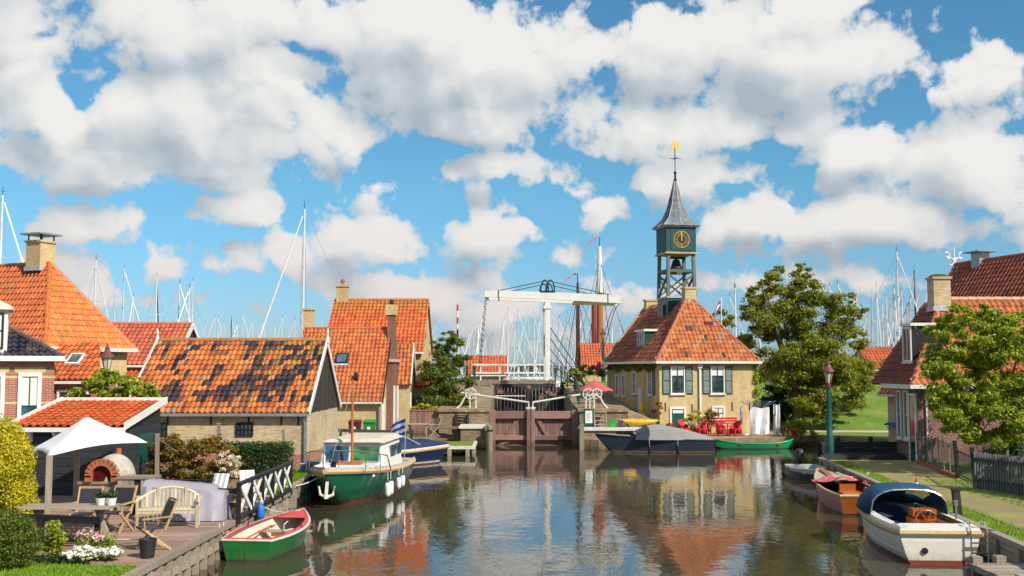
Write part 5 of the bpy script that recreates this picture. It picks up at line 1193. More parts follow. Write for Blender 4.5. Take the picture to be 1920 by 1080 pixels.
fd.build('foredeck', mat('grey_netting', (.42,.36,.30), .8, .3, 30, .5, 90), bt); MB().bar((.3,0,.62),(2.6,0,.88),.16,.04).build('deck_plank', M['varnish'], bt)
bl = []
for i in range(9):
    t = i/8; bl.append([(-.25+.11*j*2.2+.04*math.sin(i*2+j), -.78+1.56*t, .68+.10*math.sin(i*1.7+j*1.3)*.5+.12*(1-(2*t-1)**2)) for j in range(5)])
MB().loft(bl).build('blanket', mat('red_blanket', (.55,.06,.09), .85, .3, 6, .5, 14, c2=(.66,.20,.20)), bt, smooth=True)
for y in (-.72,.72): MB().tube([(-2.0,y*.86,.46),(-1.2,y*.9,.48),(-.5,y*.9,.48)], [.08,.09,.08], 8).build('side_cushion', M['navy'], bt, smooth=True)
en = MB().box(-1.5,-.32,.1,-.75,.32,.50).build('engine_box', M['varnish'], bt, bevel=.02); MB().box(-2.5,-.6,.30,-2.15,.6,.34).build('thwart', M['varnish'], bt); MB().box(-.75,-.25,.5,-.68,.25,.70).build('dashboard', M['varnish'], bt)

# white sloop with blue sprayhood
M['hullwhite'] = hullmat('white_hull', [(-9,(.30,.03,.03)),(.09,(.68,.64,.54)),(.50,(.74,.72,.67))], .3)
bt = thing('sprayhood_sloop', 'white lapstrake sloop with blue sprayhood, wooden wheel and boarding ladder', 'boat', (XQ(26.8)-1.42,26.8,0), math.atan2(1,.094)+R(2))
secs = hullgeo(5.8, 2.2, .62, .80, sheer=(.06,.26), rake=.25, p=.50, full=2.8); hull_parts(bt, secs, 'hullwhite', 'rope', .075)
for k, f in enumerate((.32,.55,.78)):
    for sg in (0,1):
        m = MB(); jj = (8+round(f*8)) if sg else (8-round(f*8)); m.tube([secs[i][jj] for i in range(0,16)], .014, 5); m.build('lap_edge', M['hullwhite'], bt)
st = MB(); 
for sg in (0,-1): st.loft([[s[sg],(s[sg][0],s[sg][1]*.97,s[sg][2]+.13)] for s in secs]); st.loft([[(s[sg][0],s[sg][1]*.97,s[sg][2]+.13),(s[sg][0],s[sg][1]*.80,s[sg][2]+.15)] for s in secs])
s0 = secs[0]; st.add([s0[0],s0[-1],(s0[-1][0],s0[-1][1]*.97,s0[-1][2]+.13),(s0[0][0],s0[0][1]*.97,s0[0][2]+.13)], [(0,1,2,3)]); st.add([(s0[0][0],s0[0][1]*.97,.81),(s0[-1][0],s0[-1][1]*.97,.81),(s0[-1][0]+.5,s0[-1][1]*.97,.83),(s0[0][0]+.5,s0[0][1]*.97,.83)], [(0,1,2,3)])
st.build('coaming', cabw, bt)
ins = [[(x, y*.80, max(min(z,9), .18) if abs(y) > .01 else .18) for x,y,z in s] for s in secs[1:14]]; g = MB().loft([list(reversed(s)) for s in ins]); g.build('cockpit', M['white'], bt, smooth=True)
fd = MB()
for a, b in zip(secs[11:], secs[12:]): fd.add([(p[0],p[1]*.82,p[2]+.15) for p in (a[0],a[-1],b[-1],b[0])], [(0,1,2,3)])
fd.build('foredeck', cabw, bt)
hd = []
for (x, h, w, z) in ((-.75,.62,.93,.78),(-.2,.68,.95,.80),(.35,.64,.92,.80),(.80,.34,.86,.80),(1.15,.06,.72,.82)): hd.append([(x, -w*(1 if math.cos(a) > 0 else -1)*abs(math.cos(a))**.6*(1-.16*max(0,math.sin(a))), z+h*max(0,math.sin(a))**.5) for a in np.linspace(0,math.pi,11)])
def nowin(secs, rows, cols): return None
hb = MB(); n = 11; hv = [p for r_ in hd for p in r_]; hf_ = []
for i in range(4):
    for k in range(10):
        if i == 2 and k in (1,2,3,6,7,8): continue
        hf_.append((i*n+k, i*n+k+1, (i+1)*n+k+1, (i+1)*n+k))
hb.add(hv, hf_)
sh_ = hb.build('sprayhood', M['hood'], bt, smooth=True); s2 = sh_.modifiers.new('t', 'SOLIDIFY'); s2.thickness = .02
cp = bpy.data.materials.new('clear_plastic'); cp.use_nodes = True; pb = cp.node_tree.nodes['Principled BSDF']; pb.inputs['Base Color'].default_value = (.75,.72,.6,1); pb.inputs['Roughness'].default_value = .1; pb.inputs['Alpha'].default_value = .5
for ks in ((1,2,3),(6,7,8)):
    m = MB()
    for k in ks: m.add([hd[2][k],hd[2][k+1],hd[3][k+1],hd[3][k]], [(0,1,2,3)])
    m.build('hood_window', cp, sh_)
MB().tube([(p[0]-.0,p[1],p[2]) for p in hd[0]], .02, 6).build('hood_bow', M['steel'], sh_)
for s_ in (-1,1): MB().box(-2.0,s_*.52-.16,.30,.5,s_*.52+.16,.42).build('side_bench', M['navy'], bt)
MB().box(-2.35,-.62,.40,-2.0,.62,.52).build('stern_bench', M['navy'], bt); MB().box(.75,-.62,.2,.80,.62,.85).build('bulkhead', M['navy'], bt)
con = MB().box(-1.15,-.55,.18,-.75,.10,.78).build('console', M['varnish'], bt, bevel=.02); MB().box(-1.17,-.5,.8,-.8,.05,.98).build('dash_panel', M['varnish'], con)
for k in range(4): 
    o = MB().lathe((0,0,0), [(.05,-.01),(.05,.01)], 10).build('gauge', M['iron'], con); o.matrix_local = Matrix.Translation((-1.185,-.42+.12*k,.89)) @ Matrix.Rotation(math.pi/2, 4, 'Y')
w = MB().tube([(-1.3,-.22+.26*math.cos(a),.72+.26*math.sin(a)) for a in np.linspace(0,2*math.pi,17)], .022, 6, False).build('steering_wheel', M['varnish'], bt)
m = MB()
for k in range(3): a = k*math.pi/3; m.bar((-1.3,-.22-.32*math.cos(a),.72-.32*math.sin(a)),(-1.3,-.22+.32*math.cos(a),.72+.32*math.sin(a)),.026)
m.build('wheel_spokes', M['varnish'], w); MB().bar((-1.3,-.22,.72),(-1.1,-.22,.72),.05).build('wheel_shaft', M['gold'], w)
MB().loft([[( .1+.22*math.cos(a)*k, .45+.30*math.sin(a)*k, .66+z) for a in np.linspace(0,2*math.pi,12,endpoint=False)] for k,z in ((.1,-.06),(1,.0),(.1,.08))], True).build('cushion', M['curtain'], bt, smooth=True)
MB().tube([(-1.6,-.8,.7),(-1.6,-.8,1.15)], .02, 6).lathe((-1.6,-.8,1.12), [(.05,0),(.05,.12),(.01,.14)], 8).build('throttle', M['steel'], bt)
ld = MB()
for y in (-.62,-.98): ld.tube([(-2.6,y,.80),(-2.62,y,.92),(-2.85,y,.92),(-3.0,y,.75),(-3.02,y,-.25)], .02, 6)
for z in (.05,.28,.5): ld.bar((-3.02,-.62,z),(-3.02,-.98,z),.05,.03)
ld.build('boarding_ladder', M['steel'], bt)
o = MB().lathe((0,0,0), [(.07,-.04),(.07,.02),(.04,.02)], 10).build('exhaust', M['iron'], bt); o.matrix_local = Matrix.Translation((-2.92,.35,.30)) @ Matrix.Rotation(-math.pi/2, 4, 'Y')
for s_ in (-1,1): MB().bar((-2.5,s_*.78,.84),(-2.3,s_*.8,.84),.03,.05).build('cleat', M['iron'], bt)

# green dinghy with red gunwale
M['hulldinghy'] = hullmat('green_dinghy_hull', [(-9,(.01,.05,.02)),(.05,(.012,.14,.030))], .25)
bt = thing('rowing_dinghy', 'green rowing dinghy with red gunwale and white inside tied to deck', 'boat', (-5.72,26.2,0), math.atan2(1,.12))
M['gunred'] = mat('pinkish_red_paint', (.60,.07,.06), .5, .2, 4, .1)
secs = hullgeo(3.9, 1.98, .44, .58, sheer=(.03,.20), rake=.2, p=.56, full=2.6); hull_parts(bt, secs, 'hulldinghy', M['offwhite'], .03, inside=(mat('cream_inside', (.62,.55,.46), .6, .15), .10, M['gunred']))
m = MB()
for sg in (0,-1): m.loft([[(s[sg][0],s[sg][1]*1.0,s[sg][2]+.025),(s[sg][0],s[sg][1]*.80,s[sg][2]+.03)] for s in secs])
for a, b in zip(secs[12:], secs[13:]): m.add([(p[0],p[1]*.9,p[2]+.02) for p in (a[0],a[-1],b[-1],b[0])], [(0,1,2,3)])
m.add([(secs[0][0][0],secs[0][0][1],.50),(secs[0][-1][0],secs[0][-1][1],.50),(secs[0][-1][0]+.14,secs[0][-1][1]*.9,.505),(secs[0][0][0]+.14,secs[0][0][1]*.9,.505)], [(0,1,2,3)]); m.build('gunwale_cap', M['gunred'], bt)
MB().box(.35,-.72,.30,.65,.72,.335).build('thwart', M['greywood'], bt); MB().box(-1.4,-.5,.28,-1.05,.5,.315).build('thwart', M['white'], bt)
MB().box(.37,-.25,.2,.40,.25,.30).build('thwart_knee', M['varnish'], bt)
MB().bar((-1.87,0,.5),(-1.9,0,-.15),.035,.16,up=(1,0,0)).build('skeg', M['hulldinghy'], bt)
for s_ in (-1,1): 
    oa = MB().tube([(-1.2,s_*.35,.36),(.9,s_*.45,.38)], .022, 6).build('oar', M['varnish'], bt); MB().box(.9,s_*.45-.06,.37,1.3,s_*.45+.06,.385).build('blade', M['varnish'], oa); MB().tube([(-.1,s_*.68,.5),(-.1,s_*.64,.62)], .015, 5).build('rowlock', M['iron'], bt)
MB().tube([(1.6,0,.6),(.9,.1,.42),(.3,-.1,.36),(.7,-.2,.35)], .012, 5).build('painter', M['whiterope'], bt); fender(bt, (1.3,.86,.86), .10, .40, 'blue', 'blue')
for x in (-1.75,-1.5): fender(bt, (x,.72,.50), .085, .36)
# small boat with blue awning in the side water
bt = thing('awning_boat', 'small boat with blue sun awning in the side canal beyond timber wall', 'boat', (19.6,52.2,0), R(-4))
secs = hullgeo(4.2, 1.7, .5, .8, sheer=(0,.15)); hull_parts(bt, secs, 'hullteak', 'rope', .04, inside=(M['varnish'], .1, M['varnish']))
aw = [[(x,-.75,1.55+.04*math.sin(x*3)),(x,0,1.68),(x,.75,1.55)] for x in np.linspace(-1.3,.9,7)]; o = MB().loft(aw).build('awning', M['blue'], bt, smooth=True); o.modifiers.new('t', 'SOLIDIFY').thickness = .04
for x in (-1.2,.8):
    for y in (-.7,.7): MB().tube([(x*.4,y,.5),(x,y,1.55)], .018, 5).build('awning_pole', M['steel'], bt)
MB().tube([(.2,0,.4),(.25,0,2.6)], .025, 6).bar((.0,0,1.95),(.55,0,2.0),.03).build('mast', M['tar'], bt)
# slatted jetty and stakes at the right
j = thing('jetty', 'weathered grey jetty of heavy planks beside the white sloop', 'jetty', (11,22.0,0))
for k in range(7): MB().box(9.35,20.0+.32*k,.22,11.2,20.30+.32*k,.34+.01*(k%2)).build('plank', M['greywood'], j, True)
for (x, y) in ((9.5,22.2),(10.0,22.25),(9.5,20.2)): MB().box(x-.1,y-.1,-.6,x+.1,y+.1,.48).build('pile', M['greywoodz'], j, True)
MB().box(9.3,22.26,.02,10.9,22.36,.22).build('fascia', M['greywood'], j, True)
s = thing('mooring_stake', 'black leaning mooring stake beside the blue sprayhood', 'mooring post', (XQ(27.2)+.15,27.2,.55)); MB().bar((0,0,0),(-.06,0,.72),.16).build('post', M['tar'], s); MB().box(-.16,-.1,.70,.06,.1,.74).build('cap', M['iron'], s)
cn = thing('traffic_cone', 'small red and white cone standing on the grassy quay', 'cone', (XQ(33)+.55,32.5,.6)); MB().lathe((0,0,.04), [(.11,0),(.075,.16)], 12).build('body', M['red'], cn); MB().lathe((0,0,.20), [(.072,0),(.05,.10)], 12).build('band', M['white'], cn); MB().lathe((0,0,.30), [(.048,0),(.02,.12)], 12).build('tip', M['red'], cn); MB().box(-.15,-.15,0,.15,.15,.04).build('base', M['red'], cn)

# mooring lines
def line(label, a, b, sag=.12, m='whiterope'):
    a = Vector(a); b = Vector(b); t = thing('mooring_rope', label, 'rope', b); pts = [a.lerp(b, i/8)-Vector((0,0,sag*math.sin(math.pi*i/8))) for i in range(9)]
    MB().tube(pts, .016, 5).build('rope', M[m], t, True); MB().tube([b+Vector((.05*math.cos(k*.8),.05*math.sin(k*.8),.01*k)) for k in range(10)], .014, 5).build('coil', M[m], t, True)
line('dark stern line from the white sloop to the quay', (10.3,24.2,.8), (12.6,24.6,.62), .12, 'black'); line('bow line from the green cruiser to the grass bank', (-6.0,34.4,.95), (-7.1,33.4,.68)); line('bow line of the varnished launch to the quay', (11.2,37.2,.75), (12.4,37.6,.62)); line('painter from the green dinghy to the crossed railing', (-5.5,28.0,.65), (-6.7,28.6,.72))

# ================================================================ trees and plants
def tree(name, label, cat, base, trunk_h, crown, mat_l, n, size, seed, tr=.22, limbs=7, extra=(), droop=0.0, mat_t=None):
    t = thing(name, label, cat, base); b = Vector(base); q = random.Random(seed)
    cl = crown
    m = MB(); top = b + Vector((q.uniform(-.2,.2), 0, trunk_h)); m.tube([b-Vector((0,0,.2)), b.lerp(top,.5)+Vector((.06,0,0)), top], [tr, tr*.8, tr*.62], 9)
    m.build('trunk', mat_t or mat('bark_'+name+str(seed), (.14,.11,.075), .9, .3, 4, .6, 18), t, True, smooth=True)
    for c in q.sample(cl, min(limbs, len(cl))):
        e_ = Vector(c[0]); mid = top.lerp(e_, .5)+Vector((0,0,.15)); MB().tube([top-Vector((0,0,.15)), mid, e_], [tr*.45, tr*.28, tr*.08], 6).build('limb', bpy.data.materials['bark_'+name+str(seed)] if not mat_t else mat_t, t, True, smooth=True)
    leaves('crown', mat_l, t, cl, n, size, seed, droop=droop, soft=True)
    return t
def cl_px(rows, Y, dy, seed):
    """clumps from photo positions: (px, py, radius in px) at depth about Y"""
    q = random.Random(seed); out = []
    for (px, py, r) in rows:
        for k in range(7):
            y = Y + q.uniform(-dy, dy); p = P(px+q.uniform(-1,1)*r, py+q.uniform(-.85,.85)*r, y); rr = r*Y/FOC*q.uniform(.4,.85); out.append((tuple(p), (rr*1.15, rr, rr*.62)))
    return out
big = [(1455,520,14),(1430,535,13),(1500,515,15),(1520,545,22),(1470,555,24),(1425,570,20),(1405,590,16),(1450,600,30),(1500,590,30),(1550,570,22),(1580,590,24),(1605,590,11),(1425,630,26),(1470,640,34),(1520,640,36),(1570,640,30),(1405,640,18),(1600,640,18),(1440,680,28),(1490,690,36),(1545,690,36),(1590,690,28),(1610,720,22),(1470,725,22),(1520,730,36),(1570,735,32),(1600,745,18),(1540,770,24),(1500,760,22),(1620,690,14),(1460,505,8),(1500,500,8),(1412,548,9),(1398,590,9),(1620,585,7),(1590,560,9)]
tree('leafy_tree', 'large olive green leafy tree standing right of the clock house', 'tree', (17.6,66,.6), 2.6, cl_px(big, 66, 2.4, 31), LEAF['oak'], 150000, .165, 31, .3, 12, droop=.5)
rt = [(1765,600,16),(1800,590,18),(1840,590,20),(1880,600,20),(1910,610,22),(1770,640,24),(1815,635,30),(1860,640,32),(1905,650,30),(1760,680,22),(1800,685,32),(1850,690,36),(1900,700,36),(1775,725,26),(1820,735,34),(1870,745,36),(1915,750,34),(1800,775,24),(1845,790,28),(1895,795,28),(1755,705,10),(1935,680,40),(1960,720,40),(1950,640,30),(1950,770,30),(1785,800,14),(1820,815,16),(1770,765,20),(1750,740,14),(1800,760,30),(1850,820,20),(1900,830,18),(1745,700,14),(1790,610,20)]
tree('garden_tree', 'sunlit green tree with slender trunk before the purple brick house', 'tree', (17.75,38.8,.6), 2.2, cl_px(rt, 38.6, 1.5, 33), LEAF['bright'], 110000, .135, 33, .12, 10, droop=.6)
bt_ = [(840,632,9),(825,650,11),(848,655,13),(815,680,14),(840,685,18),(862,680,12),(820,712,18),(850,715,20),(868,715,10),(825,742,18),(855,745,18),(805,700,10),(835,765,16),(860,762,12)]
tree('bushy_tree', 'upright bushy green tree beside the left lock wall', 'tree', (-3.9,64,.62), 2.0, cl_px([(a,b,c*1.35) for a,b,c in bt_], 64, .9, 35), LEAF['willow'], 52000, .13, 35, .1, 8, droop=.8)
ft = [(150,735,14),(175,722,14),(200,715,18),(225,720,18),(250,728,18),(275,735,16),(290,742,10),(195,740,16),(235,742,16),(265,745,12),(195,700,8)]
tree('fruit_tree', 'low spreading fruit tree behind the red tiled shed roof', 'tree', (-14.0,37.2,.62), 1.9, cl_px(ft, 37.2, .6, 37), LEAF['bright'], 8000, .15, 37, .08, 7)
bk = [(1345,595,10),(1358,600,8)]
tree('distant_tree', 'dark round treetop behind the clock house roof', 'tree', (17.2,84,3.3), 2.5, cl_px([(1350,590,10),(1365,602,10),(1355,612,12)], 84, .8, 39), LEAF['oak'], 2500, .2, 39, .12, 3)
def shrub(name, label, clumps, lm, n, size, seed, cat='shrub', stem=True, base=None, group=None):
    c0 = Vector(clumps[0][0]); zb = min(c[0][2]-c[1][2] for c in clumps); b = base or (c0.x, c0.y, zb)
    t = thing(name, label, cat, b, group=group); sf = name not in ('golden_conifer','box_ball','clipped_hedge'); leaves('foliage', lm, t, clumps, int(n*(1.5 if sf else 1)), size*(.85 if sf else 1), seed, soft=sf)
    if stem:
        m = MB()
        for c in clumps[:6]: m.tube([Vector(b), Vector(c[0])], [.03,.012], 5)
        m.build('stem', M['tar'], t, True)
    return t
con = []
q = random.Random(5)
for i in range(60):
    h = q.random(); r = 1.0*(1-h**2.4)**.5*(.9+.08*math.sin(i)); a = q.random()*6.28; con.append(((-11.42+r*.74*math.cos(a), 24+r*.74*math.sin(a), .85+2.1*h), (.27,.27,.36)))
con.append(((-11.42,24,1.9),(.75,.75,1.1)))
shrub('golden_conifer', 'large rounded golden yellow conifer left of the white canopy', con, LEAF['conifer'], 60000, .055, 41, 'conifer', base=(-11.42,24,.6))
bx = [((-9.33+.52*math.cos(a)*math.cos(e), 19.9+.52*math.sin(a)*math.cos(e), 1.14+.46*math.sin(e)), (.17,.17,.15)) for a in np.arange(0,6.28,.55) for e in (-.7,-.2,.3,.8,1.3)]
bx.append(((-9.33,19.9,1.1),(.50,.50,.44)))
shrub('box_ball', 'clipped round box shrub on the lawn below the golden conifer', bx, LEAF['box'], 24000, .04, 43, base=(-9.35,19.9,.64))
pp = [((-8.95+.08*i, 20.9-.06*i, .9+.18*(i%3)), (.15,.15,.16)) for i in range(5)]
shrub('bright_leaved_shrub', 'yellow-green broad leaved shrub between box ball and deck', pp, LEAF['bright'], 900, .10, 45, base=(-8.8,20.9,.66))
fw = [((-8.30+.20*i*.8, 20.45+.1*math.sin(i*2), .78+.06*(i%2)), (.18,.18,.12)) for i in range(6)]
t = shrub('flower_clump', 'low clump of white petunias and pink blooms at deck corner', fw + [((-8.2,20.9,.98),(.3,.25,.22)),((-7.8,20.9,.95),(.25,.2,.2))], LEAF['bright'], 3200, .05, 47, 'flowers', base=(-8.0,20.5,.66))
leaves('blossom', LEAF['flower_w'], t, [((c[0][0],c[0][1]-.06,c[0][2]+.05),(.19,.18,.09)) for c in fw], 420, .07, 48, aspect=.95); leaves('pink_blossom', LEAF['flower_p'], t, [((-8.2,20.8,1.1),(.3,.2,.14)),((-7.85,20.8,1.08),(.2,.2,.12))], 70, .07, 49, aspect=.95)
shrub('ground_plants', 'low dark green edging plants beside the box ball', [((-8.9+.12*i,20.4,.74),(.16,.16,.1)) for i in range(6)], LEAF['hedge'], 1600, .05, 50, 'plants', base=(-8.4,20.4,.66))
au = [(250,850,20),(285,840,22),(320,845,24),(355,840,22),(390,845,22),(420,850,16),(265,880,22),(300,880,24),(340,885,24),(380,885,22),(410,890,18),(435,885,14),(330,825,12),(250,825,10)]
t = shrub('mixed_shrubs', 'tangled autumn tinted shrubs behind the covered garden furniture', cl_px(au, 33.2, .7, 51), LEAF['autumn'], 16000, .12, 51, base=(-10.4,33.2,.62))
leaves('cream_blossom', LEAF['flower_c'], t, cl_px([(425,855,12),(440,865,12),(430,880,14),(415,870,8)], 32.3, .3, 52), 650, .10, 52, aspect=.8)
hd = [((x,36.4+dy,z),(.28,.3,.2)) for x in np.arange(-9.7,-7.5,.26) for z in (.85,1.15,1.45,1.68) for dy in (-.25,.25)]
shrub('clipped_hedge', 'clipped dark green hedge along the barn wall', hd, LEAF['hedge'], 17000, .07, 53, 'hedge', base=(-8.6,36.4,.62))
shrub('wall_bush', 'small rusty bush against the red brick house', [((-17.85,37.3,2.2),(.35,.3,.5)),((-17.7,37.3,1.6),(.3,.3,.5))], LEAF['autumn'], 1600, .09, 54, base=(-17.8,37.3,.62))
shrub('yellow_shrub', 'bright yellow shrub above dark patio fence', cl_px([(782,765,9),(797,762,10),(808,768,8)], 61.5, .3, 55), LEAF['yellow'], 1400, .13, 55, base=(-5.2,61.5,.62))
shrub('terrace_shrub', 'yellow-green shrub in pots between green door and red bench', cl_px([(1293,785,9),(1305,780,10),(1315,788,8)], 61.8, .2, 56), LEAF['yellow'], 900, .11, 56, base=(10.6,61.8,.55))
shrub('terrace_shrub', 'bronze green shrub against the house wall by the red bench', cl_px([(1325,782,10),(1338,778,10),(1332,792,9)], 62.0, .2, 57), LEAF['autumn'], 1000, .11, 57, base=(11.5,62,.55))
shrub('rose_bush', 'thin climbing rose at the left corner of the clock house', cl_px([(1230,770,8),(1226,785,7),(1236,760,6)], 62.0, .2, 58), LEAF['autumn'], 700, .1, 58, base=(8.4,62,.55))
t = shrub('flower_bed', 'leafy green flower bed with red blooms at terrace end', cl_px([(1468,805,10),(1485,800,12),(1502,800,12),(1520,795,12),(1500,815,10),(1522,815,12)], 60.6, .5, 59), LEAF['bright'], 3500, .13, 59, base=(16.2,60.6,.55))
leaves('blossom', LEAF['flower_r'], t, cl_px([(1490,812,8),(1478,808,6)], 60.0, .2, 60), 90, .12, 60, aspect=.9)
shrub('shade_fill_bush', 'dark bushes in shade between clock house and leafy tree', cl_px([(1450,740,22),(1465,765,22),(1490,770,22),(1450,780,14)], 67.5, .6, 61), LEAF['hedge'], 5000, .18, 61, base=(16.6,67.5,.55))  # dark foliage added to stand for the shade between house and tree
t = shrub('lock_creeper', 'flowering creeper bank above the red parasol with magenta blooms', cl_px([(1075,698,9),(1095,695,11),(1115,692,10),(1135,698,9),(1068,712,6)], 72, .8, 62), LEAF['willow'], 2600, .15, 62, base=(5.4,72,2.5))
leaves('magenta_blossom', leafmat('magenta_petals', [(.6,.02,.22),(.7,.05,.3)]), t, cl_px([(1122,683,4),(1120,690,4)], 71.2, .2, 63), 120, .13, 63, aspect=.9); leaves('yellow_blossom', LEAF['yellow'], t, cl_px([(1080,698,6)], 71.4, .2, 64), 160, .13, 64, aspect=.8)
shrub('reed_tuft', 'dry reddish tuft of waterside weeds near green lamp', cl_px([(1500,828,9),(1515,832,9),(1490,832,7)], 59.6, .2, 65), LEAF['autumn'], 900, .12, 65, base=(16.1,59.6,.2))
shrub('garden_bush', 'dark bush at the foot of the purple brick wall', [((18.6,41.6,1.0),(.7,.5,.5)),((19.5,41.8,1.2),(.8,.5,.7))], LEAF['hedge'], 2600, .11, 66, base=(18.6,41.6,.6))

for (tx_, ty_, sd, lb) in ((17.6,18.6,68,'leafy tree in the garden shading the quay by the jetty'),(18.9,29.2,69,'leafy tree behind the picket fence shading the lane')):
    sh2 = [((tx_+random.uniform(-1.5,1.5), ty_+random.uniform(-1.3,1.3), random.uniform(3.0,6.0)), (.9,.9,.6)) for k_ in range(14)]
    tree('lane_tree', lb, 'tree', (tx_,ty_,.6), 2.8, sh2, LEAF['bright'], 9000, .2, sd, .15, 6)
for i_ in range(13):
    x_ = 14.5+2.3*i_; y_ = 80.5+random.uniform(-.6,.6)
    shrub('dike_bush', 'one of the dark bushes along the dike behind leafy tree', [((x_+random.uniform(-.6,.6), y_, 3.6+.35*k_), (1.0,.6,.6)) for k_ in range(4)], LEAF['oak'], 1500, .24, 700+i_, 'bush', base=(x_,y_,3.2), group='bushes along the dike')
# ================================================================ lamps
M['lampglass'] = mat('lamp_glass', (.55,.52,.42), .15, .05, 2, 0); M['copper'] = mat('maroon_paint', (.16,.045,.05), .45, .2, 5, .05)
M['postgreen'] = mat('lamp_green', (.008,.085,.08), .4, .2, 3, .05)
def lamp(label, x, y, z, h, s=1.0):
    t = thing('street_lamp', label, 'street lamp', (x,y,z)); k = h
    MB().lathe((0,0,0), [(.17,0),(.17,.9),(.12,1.0),(.115,k*.55),(.085,k-.75)], 12).build('post', M['postgreen'], t, smooth=True)
    MB().lathe((0,0,k-.75), [(.10,0),(.10,.16),(.06,.18)], 10).build('collar', M['copper'], t)
    ln = MB().lathe((0,0,k-.57), [(.09,0),(.20,.48)], 6).build('lantern', M['lampglass'], t)
    m = MB()
    for i in range(6): a = 2*math.pi*i/6; m.bar((.092*math.cos(a),.092*math.sin(a),k-.57),(.205*math.cos(a),.205*math.sin(a),k-.09),.022)
    m.build('lantern_frame', M['copper'], ln); MB().lathe((0,0,k-.09), [(.27,0),(.26,.04),(.12,.22),(.08,.30),(.10,.33),(.05,.40),(.03,.5),(.0,.56)], 12).build('lamp_hood', M['copper'], ln)
    return t
lamp('teal lamp post with maroon lantern at the quay corner', 13.3, 45.0, .58, 3.7)
lamp('lamp with maroon lantern rising behind the garden shed', -15.15, 40, .62, 4.2)
lamp('small dark lamp on the dike beside the brown masts', 7.35, 86, 3.3, 3.9)
# timber retaining wall behind the lamp
tw = thing('timber_wall', 'dark tarred plank wall along the quay end behind teal lamp', 'wall', (15,45.5,.5))
for k in range(3): MB().box(12.9,45.42,.5+.25*k,17.4,45.50,.735+.25*k).build('plank', M['tarh'], tw, True)
for x in (13.8,15.2,16.6): MB().box(x-.08,45.5,.0,x+.08,45.64,1.45).build('post', M['tar'], tw, True)
tb = thing('stacked_timber', 'dark timber baulks lying on the quay edge before plank wall', 'timber', (14.5,44.5,.58))
for k in range(3): MB().box(12.7+.2*k,44.25+.3*k,.60,16.2,44.46+.3*k,.76+.03*k).build('baulk', M['tarh'], tb, True)

# ================================================================ fences
M['picket'] = wood('grey_picket', (.055,.058,.068), (.13,.13,.145), 2)
f = thing('picket_fence', 'grey vertical picket fence along the lane', 'fence', (14.4,33.2,.6)); a = Vector((14.35,33.4,.62)); b = Vector((16.3,26.6,.62)); n = 62; d = (b-a).normalized()
for i in range(n):
    p = a.lerp(b, i/(n-1)); h = 1.12+.012*math.sin(i*1.7); MB().bar(p, p+Vector((0,0,h)), .075, .022, up=(d.x,d.y,0)).build('picket', M['picket'], f, True)
for z in (.28,.92): MB().bar(a+Vector((.04,.01,z)), b+Vector((.04,.01,z)), .05, .09).build('rail', M['picket'], f, True)
f = thing('iron_fence', 'black iron mesh fence with leaning post beside the picket fence', 'fence', (14.9,34.8,.6)); a = Vector((14.4,33.5,.62)); b = Vector((15.15,36.6,.62))
for i in range(15): p = a.lerp(b, i/14); MB().bar(p, p+Vector((0,0,.95)), .014).build('bar', M['iron'], f, True)
for z in (.15,.9): MB().bar(a+Vector((0,0,z)), b+Vector((0,0,z)), .03).build('rail', M['iron'], f, True)
for p in (a, b): MB().bar(p, p+Vector((-.08,.0,1.25)), .11).build('post', M['black'], f, True)
f = thing('net_fence', 'green net garden fence with thin stakes before brick house', 'fence', (15.6,39.6,.6)); a = Vector((15.15,36.7,.62)); b = Vector((16.1,42.7,.62))
nm = bpy.data.materials.new('green_net'); nm.use_nodes = True; pb = nm.node_tree.nodes['Principled BSDF']; pb.inputs['Base Color'].default_value = (.02,.12,.075,1); pb.inputs['Alpha'].default_value = .45; pb.inputs['Roughness'].default_value = .8
MB().add([a,b,b+Vector((0,0,1.05)),a+Vector((0,0,1.1))], [(0,1,2,3)]).build('net', nm, f, True)
for i in range(8): p = a.lerp(b, i/7); MB().bar(p, p+Vector((random.uniform(-.06,.06),0,1.2)), .04).build('stake', M['greywoodz'], f, True)
MB().bar(a+Vector((0,0,.02)), b+Vector((0,0,.02)), .14, .14).build('kerb', M['terracotta'], f, True); MB().bar(a+Vector((0,0,1.1)), b+Vector((0,0,1.05)), .03).build('top_wire', M['greywood'], f, True)
land('garden_lawn', [(15.25,36.4),(14.55,33.4),(16.2,27),(40,27),(40,42.9),(16.2,42.9)], .61, MG)
# crossed white railing on the quay
f = thing('cross_railing', 'dark railing with white crossed panels along the water', 'railing', (XL,28.7,.66)); xa = -6.52; ys = [25.75+1.2*i for i in range(6)]
for i, y in enumerate(ys): MB().box(xa-.05,y-.05,.62,xa+.05,y+.05,1.58).build('post', M['black'], f, True)
for z in (1.56,.78): MB().box(xa-.06,ys[0],z-.035,xa+.06,ys[-1],z+.035).build('rail', M['black'], f, True)
for i in range(5):
    MB().bar((xa,ys[i]+.05,.82),(xa,ys[i+1]-.05,1.52),.11,.03,up=(1,0,0)).build('cross_board', M['white'], f, True); MB().bar((xa+.035,ys[i]+.05,1.52),(xa+.035,ys[i+1]-.05,.82),.11,.03,up=(1,0,0)).build('cross_board', M['white'], f, True)
for z in (1.35,1.0): MB().box(-7.5,26.2,z-.06,-6.55,26.26,z+.06).build('side_rail', M['black'], f, True)
MB().box(-7.55,26.17,.66,-7.45,26.29,1.5).build('post', M['black'], f, True)
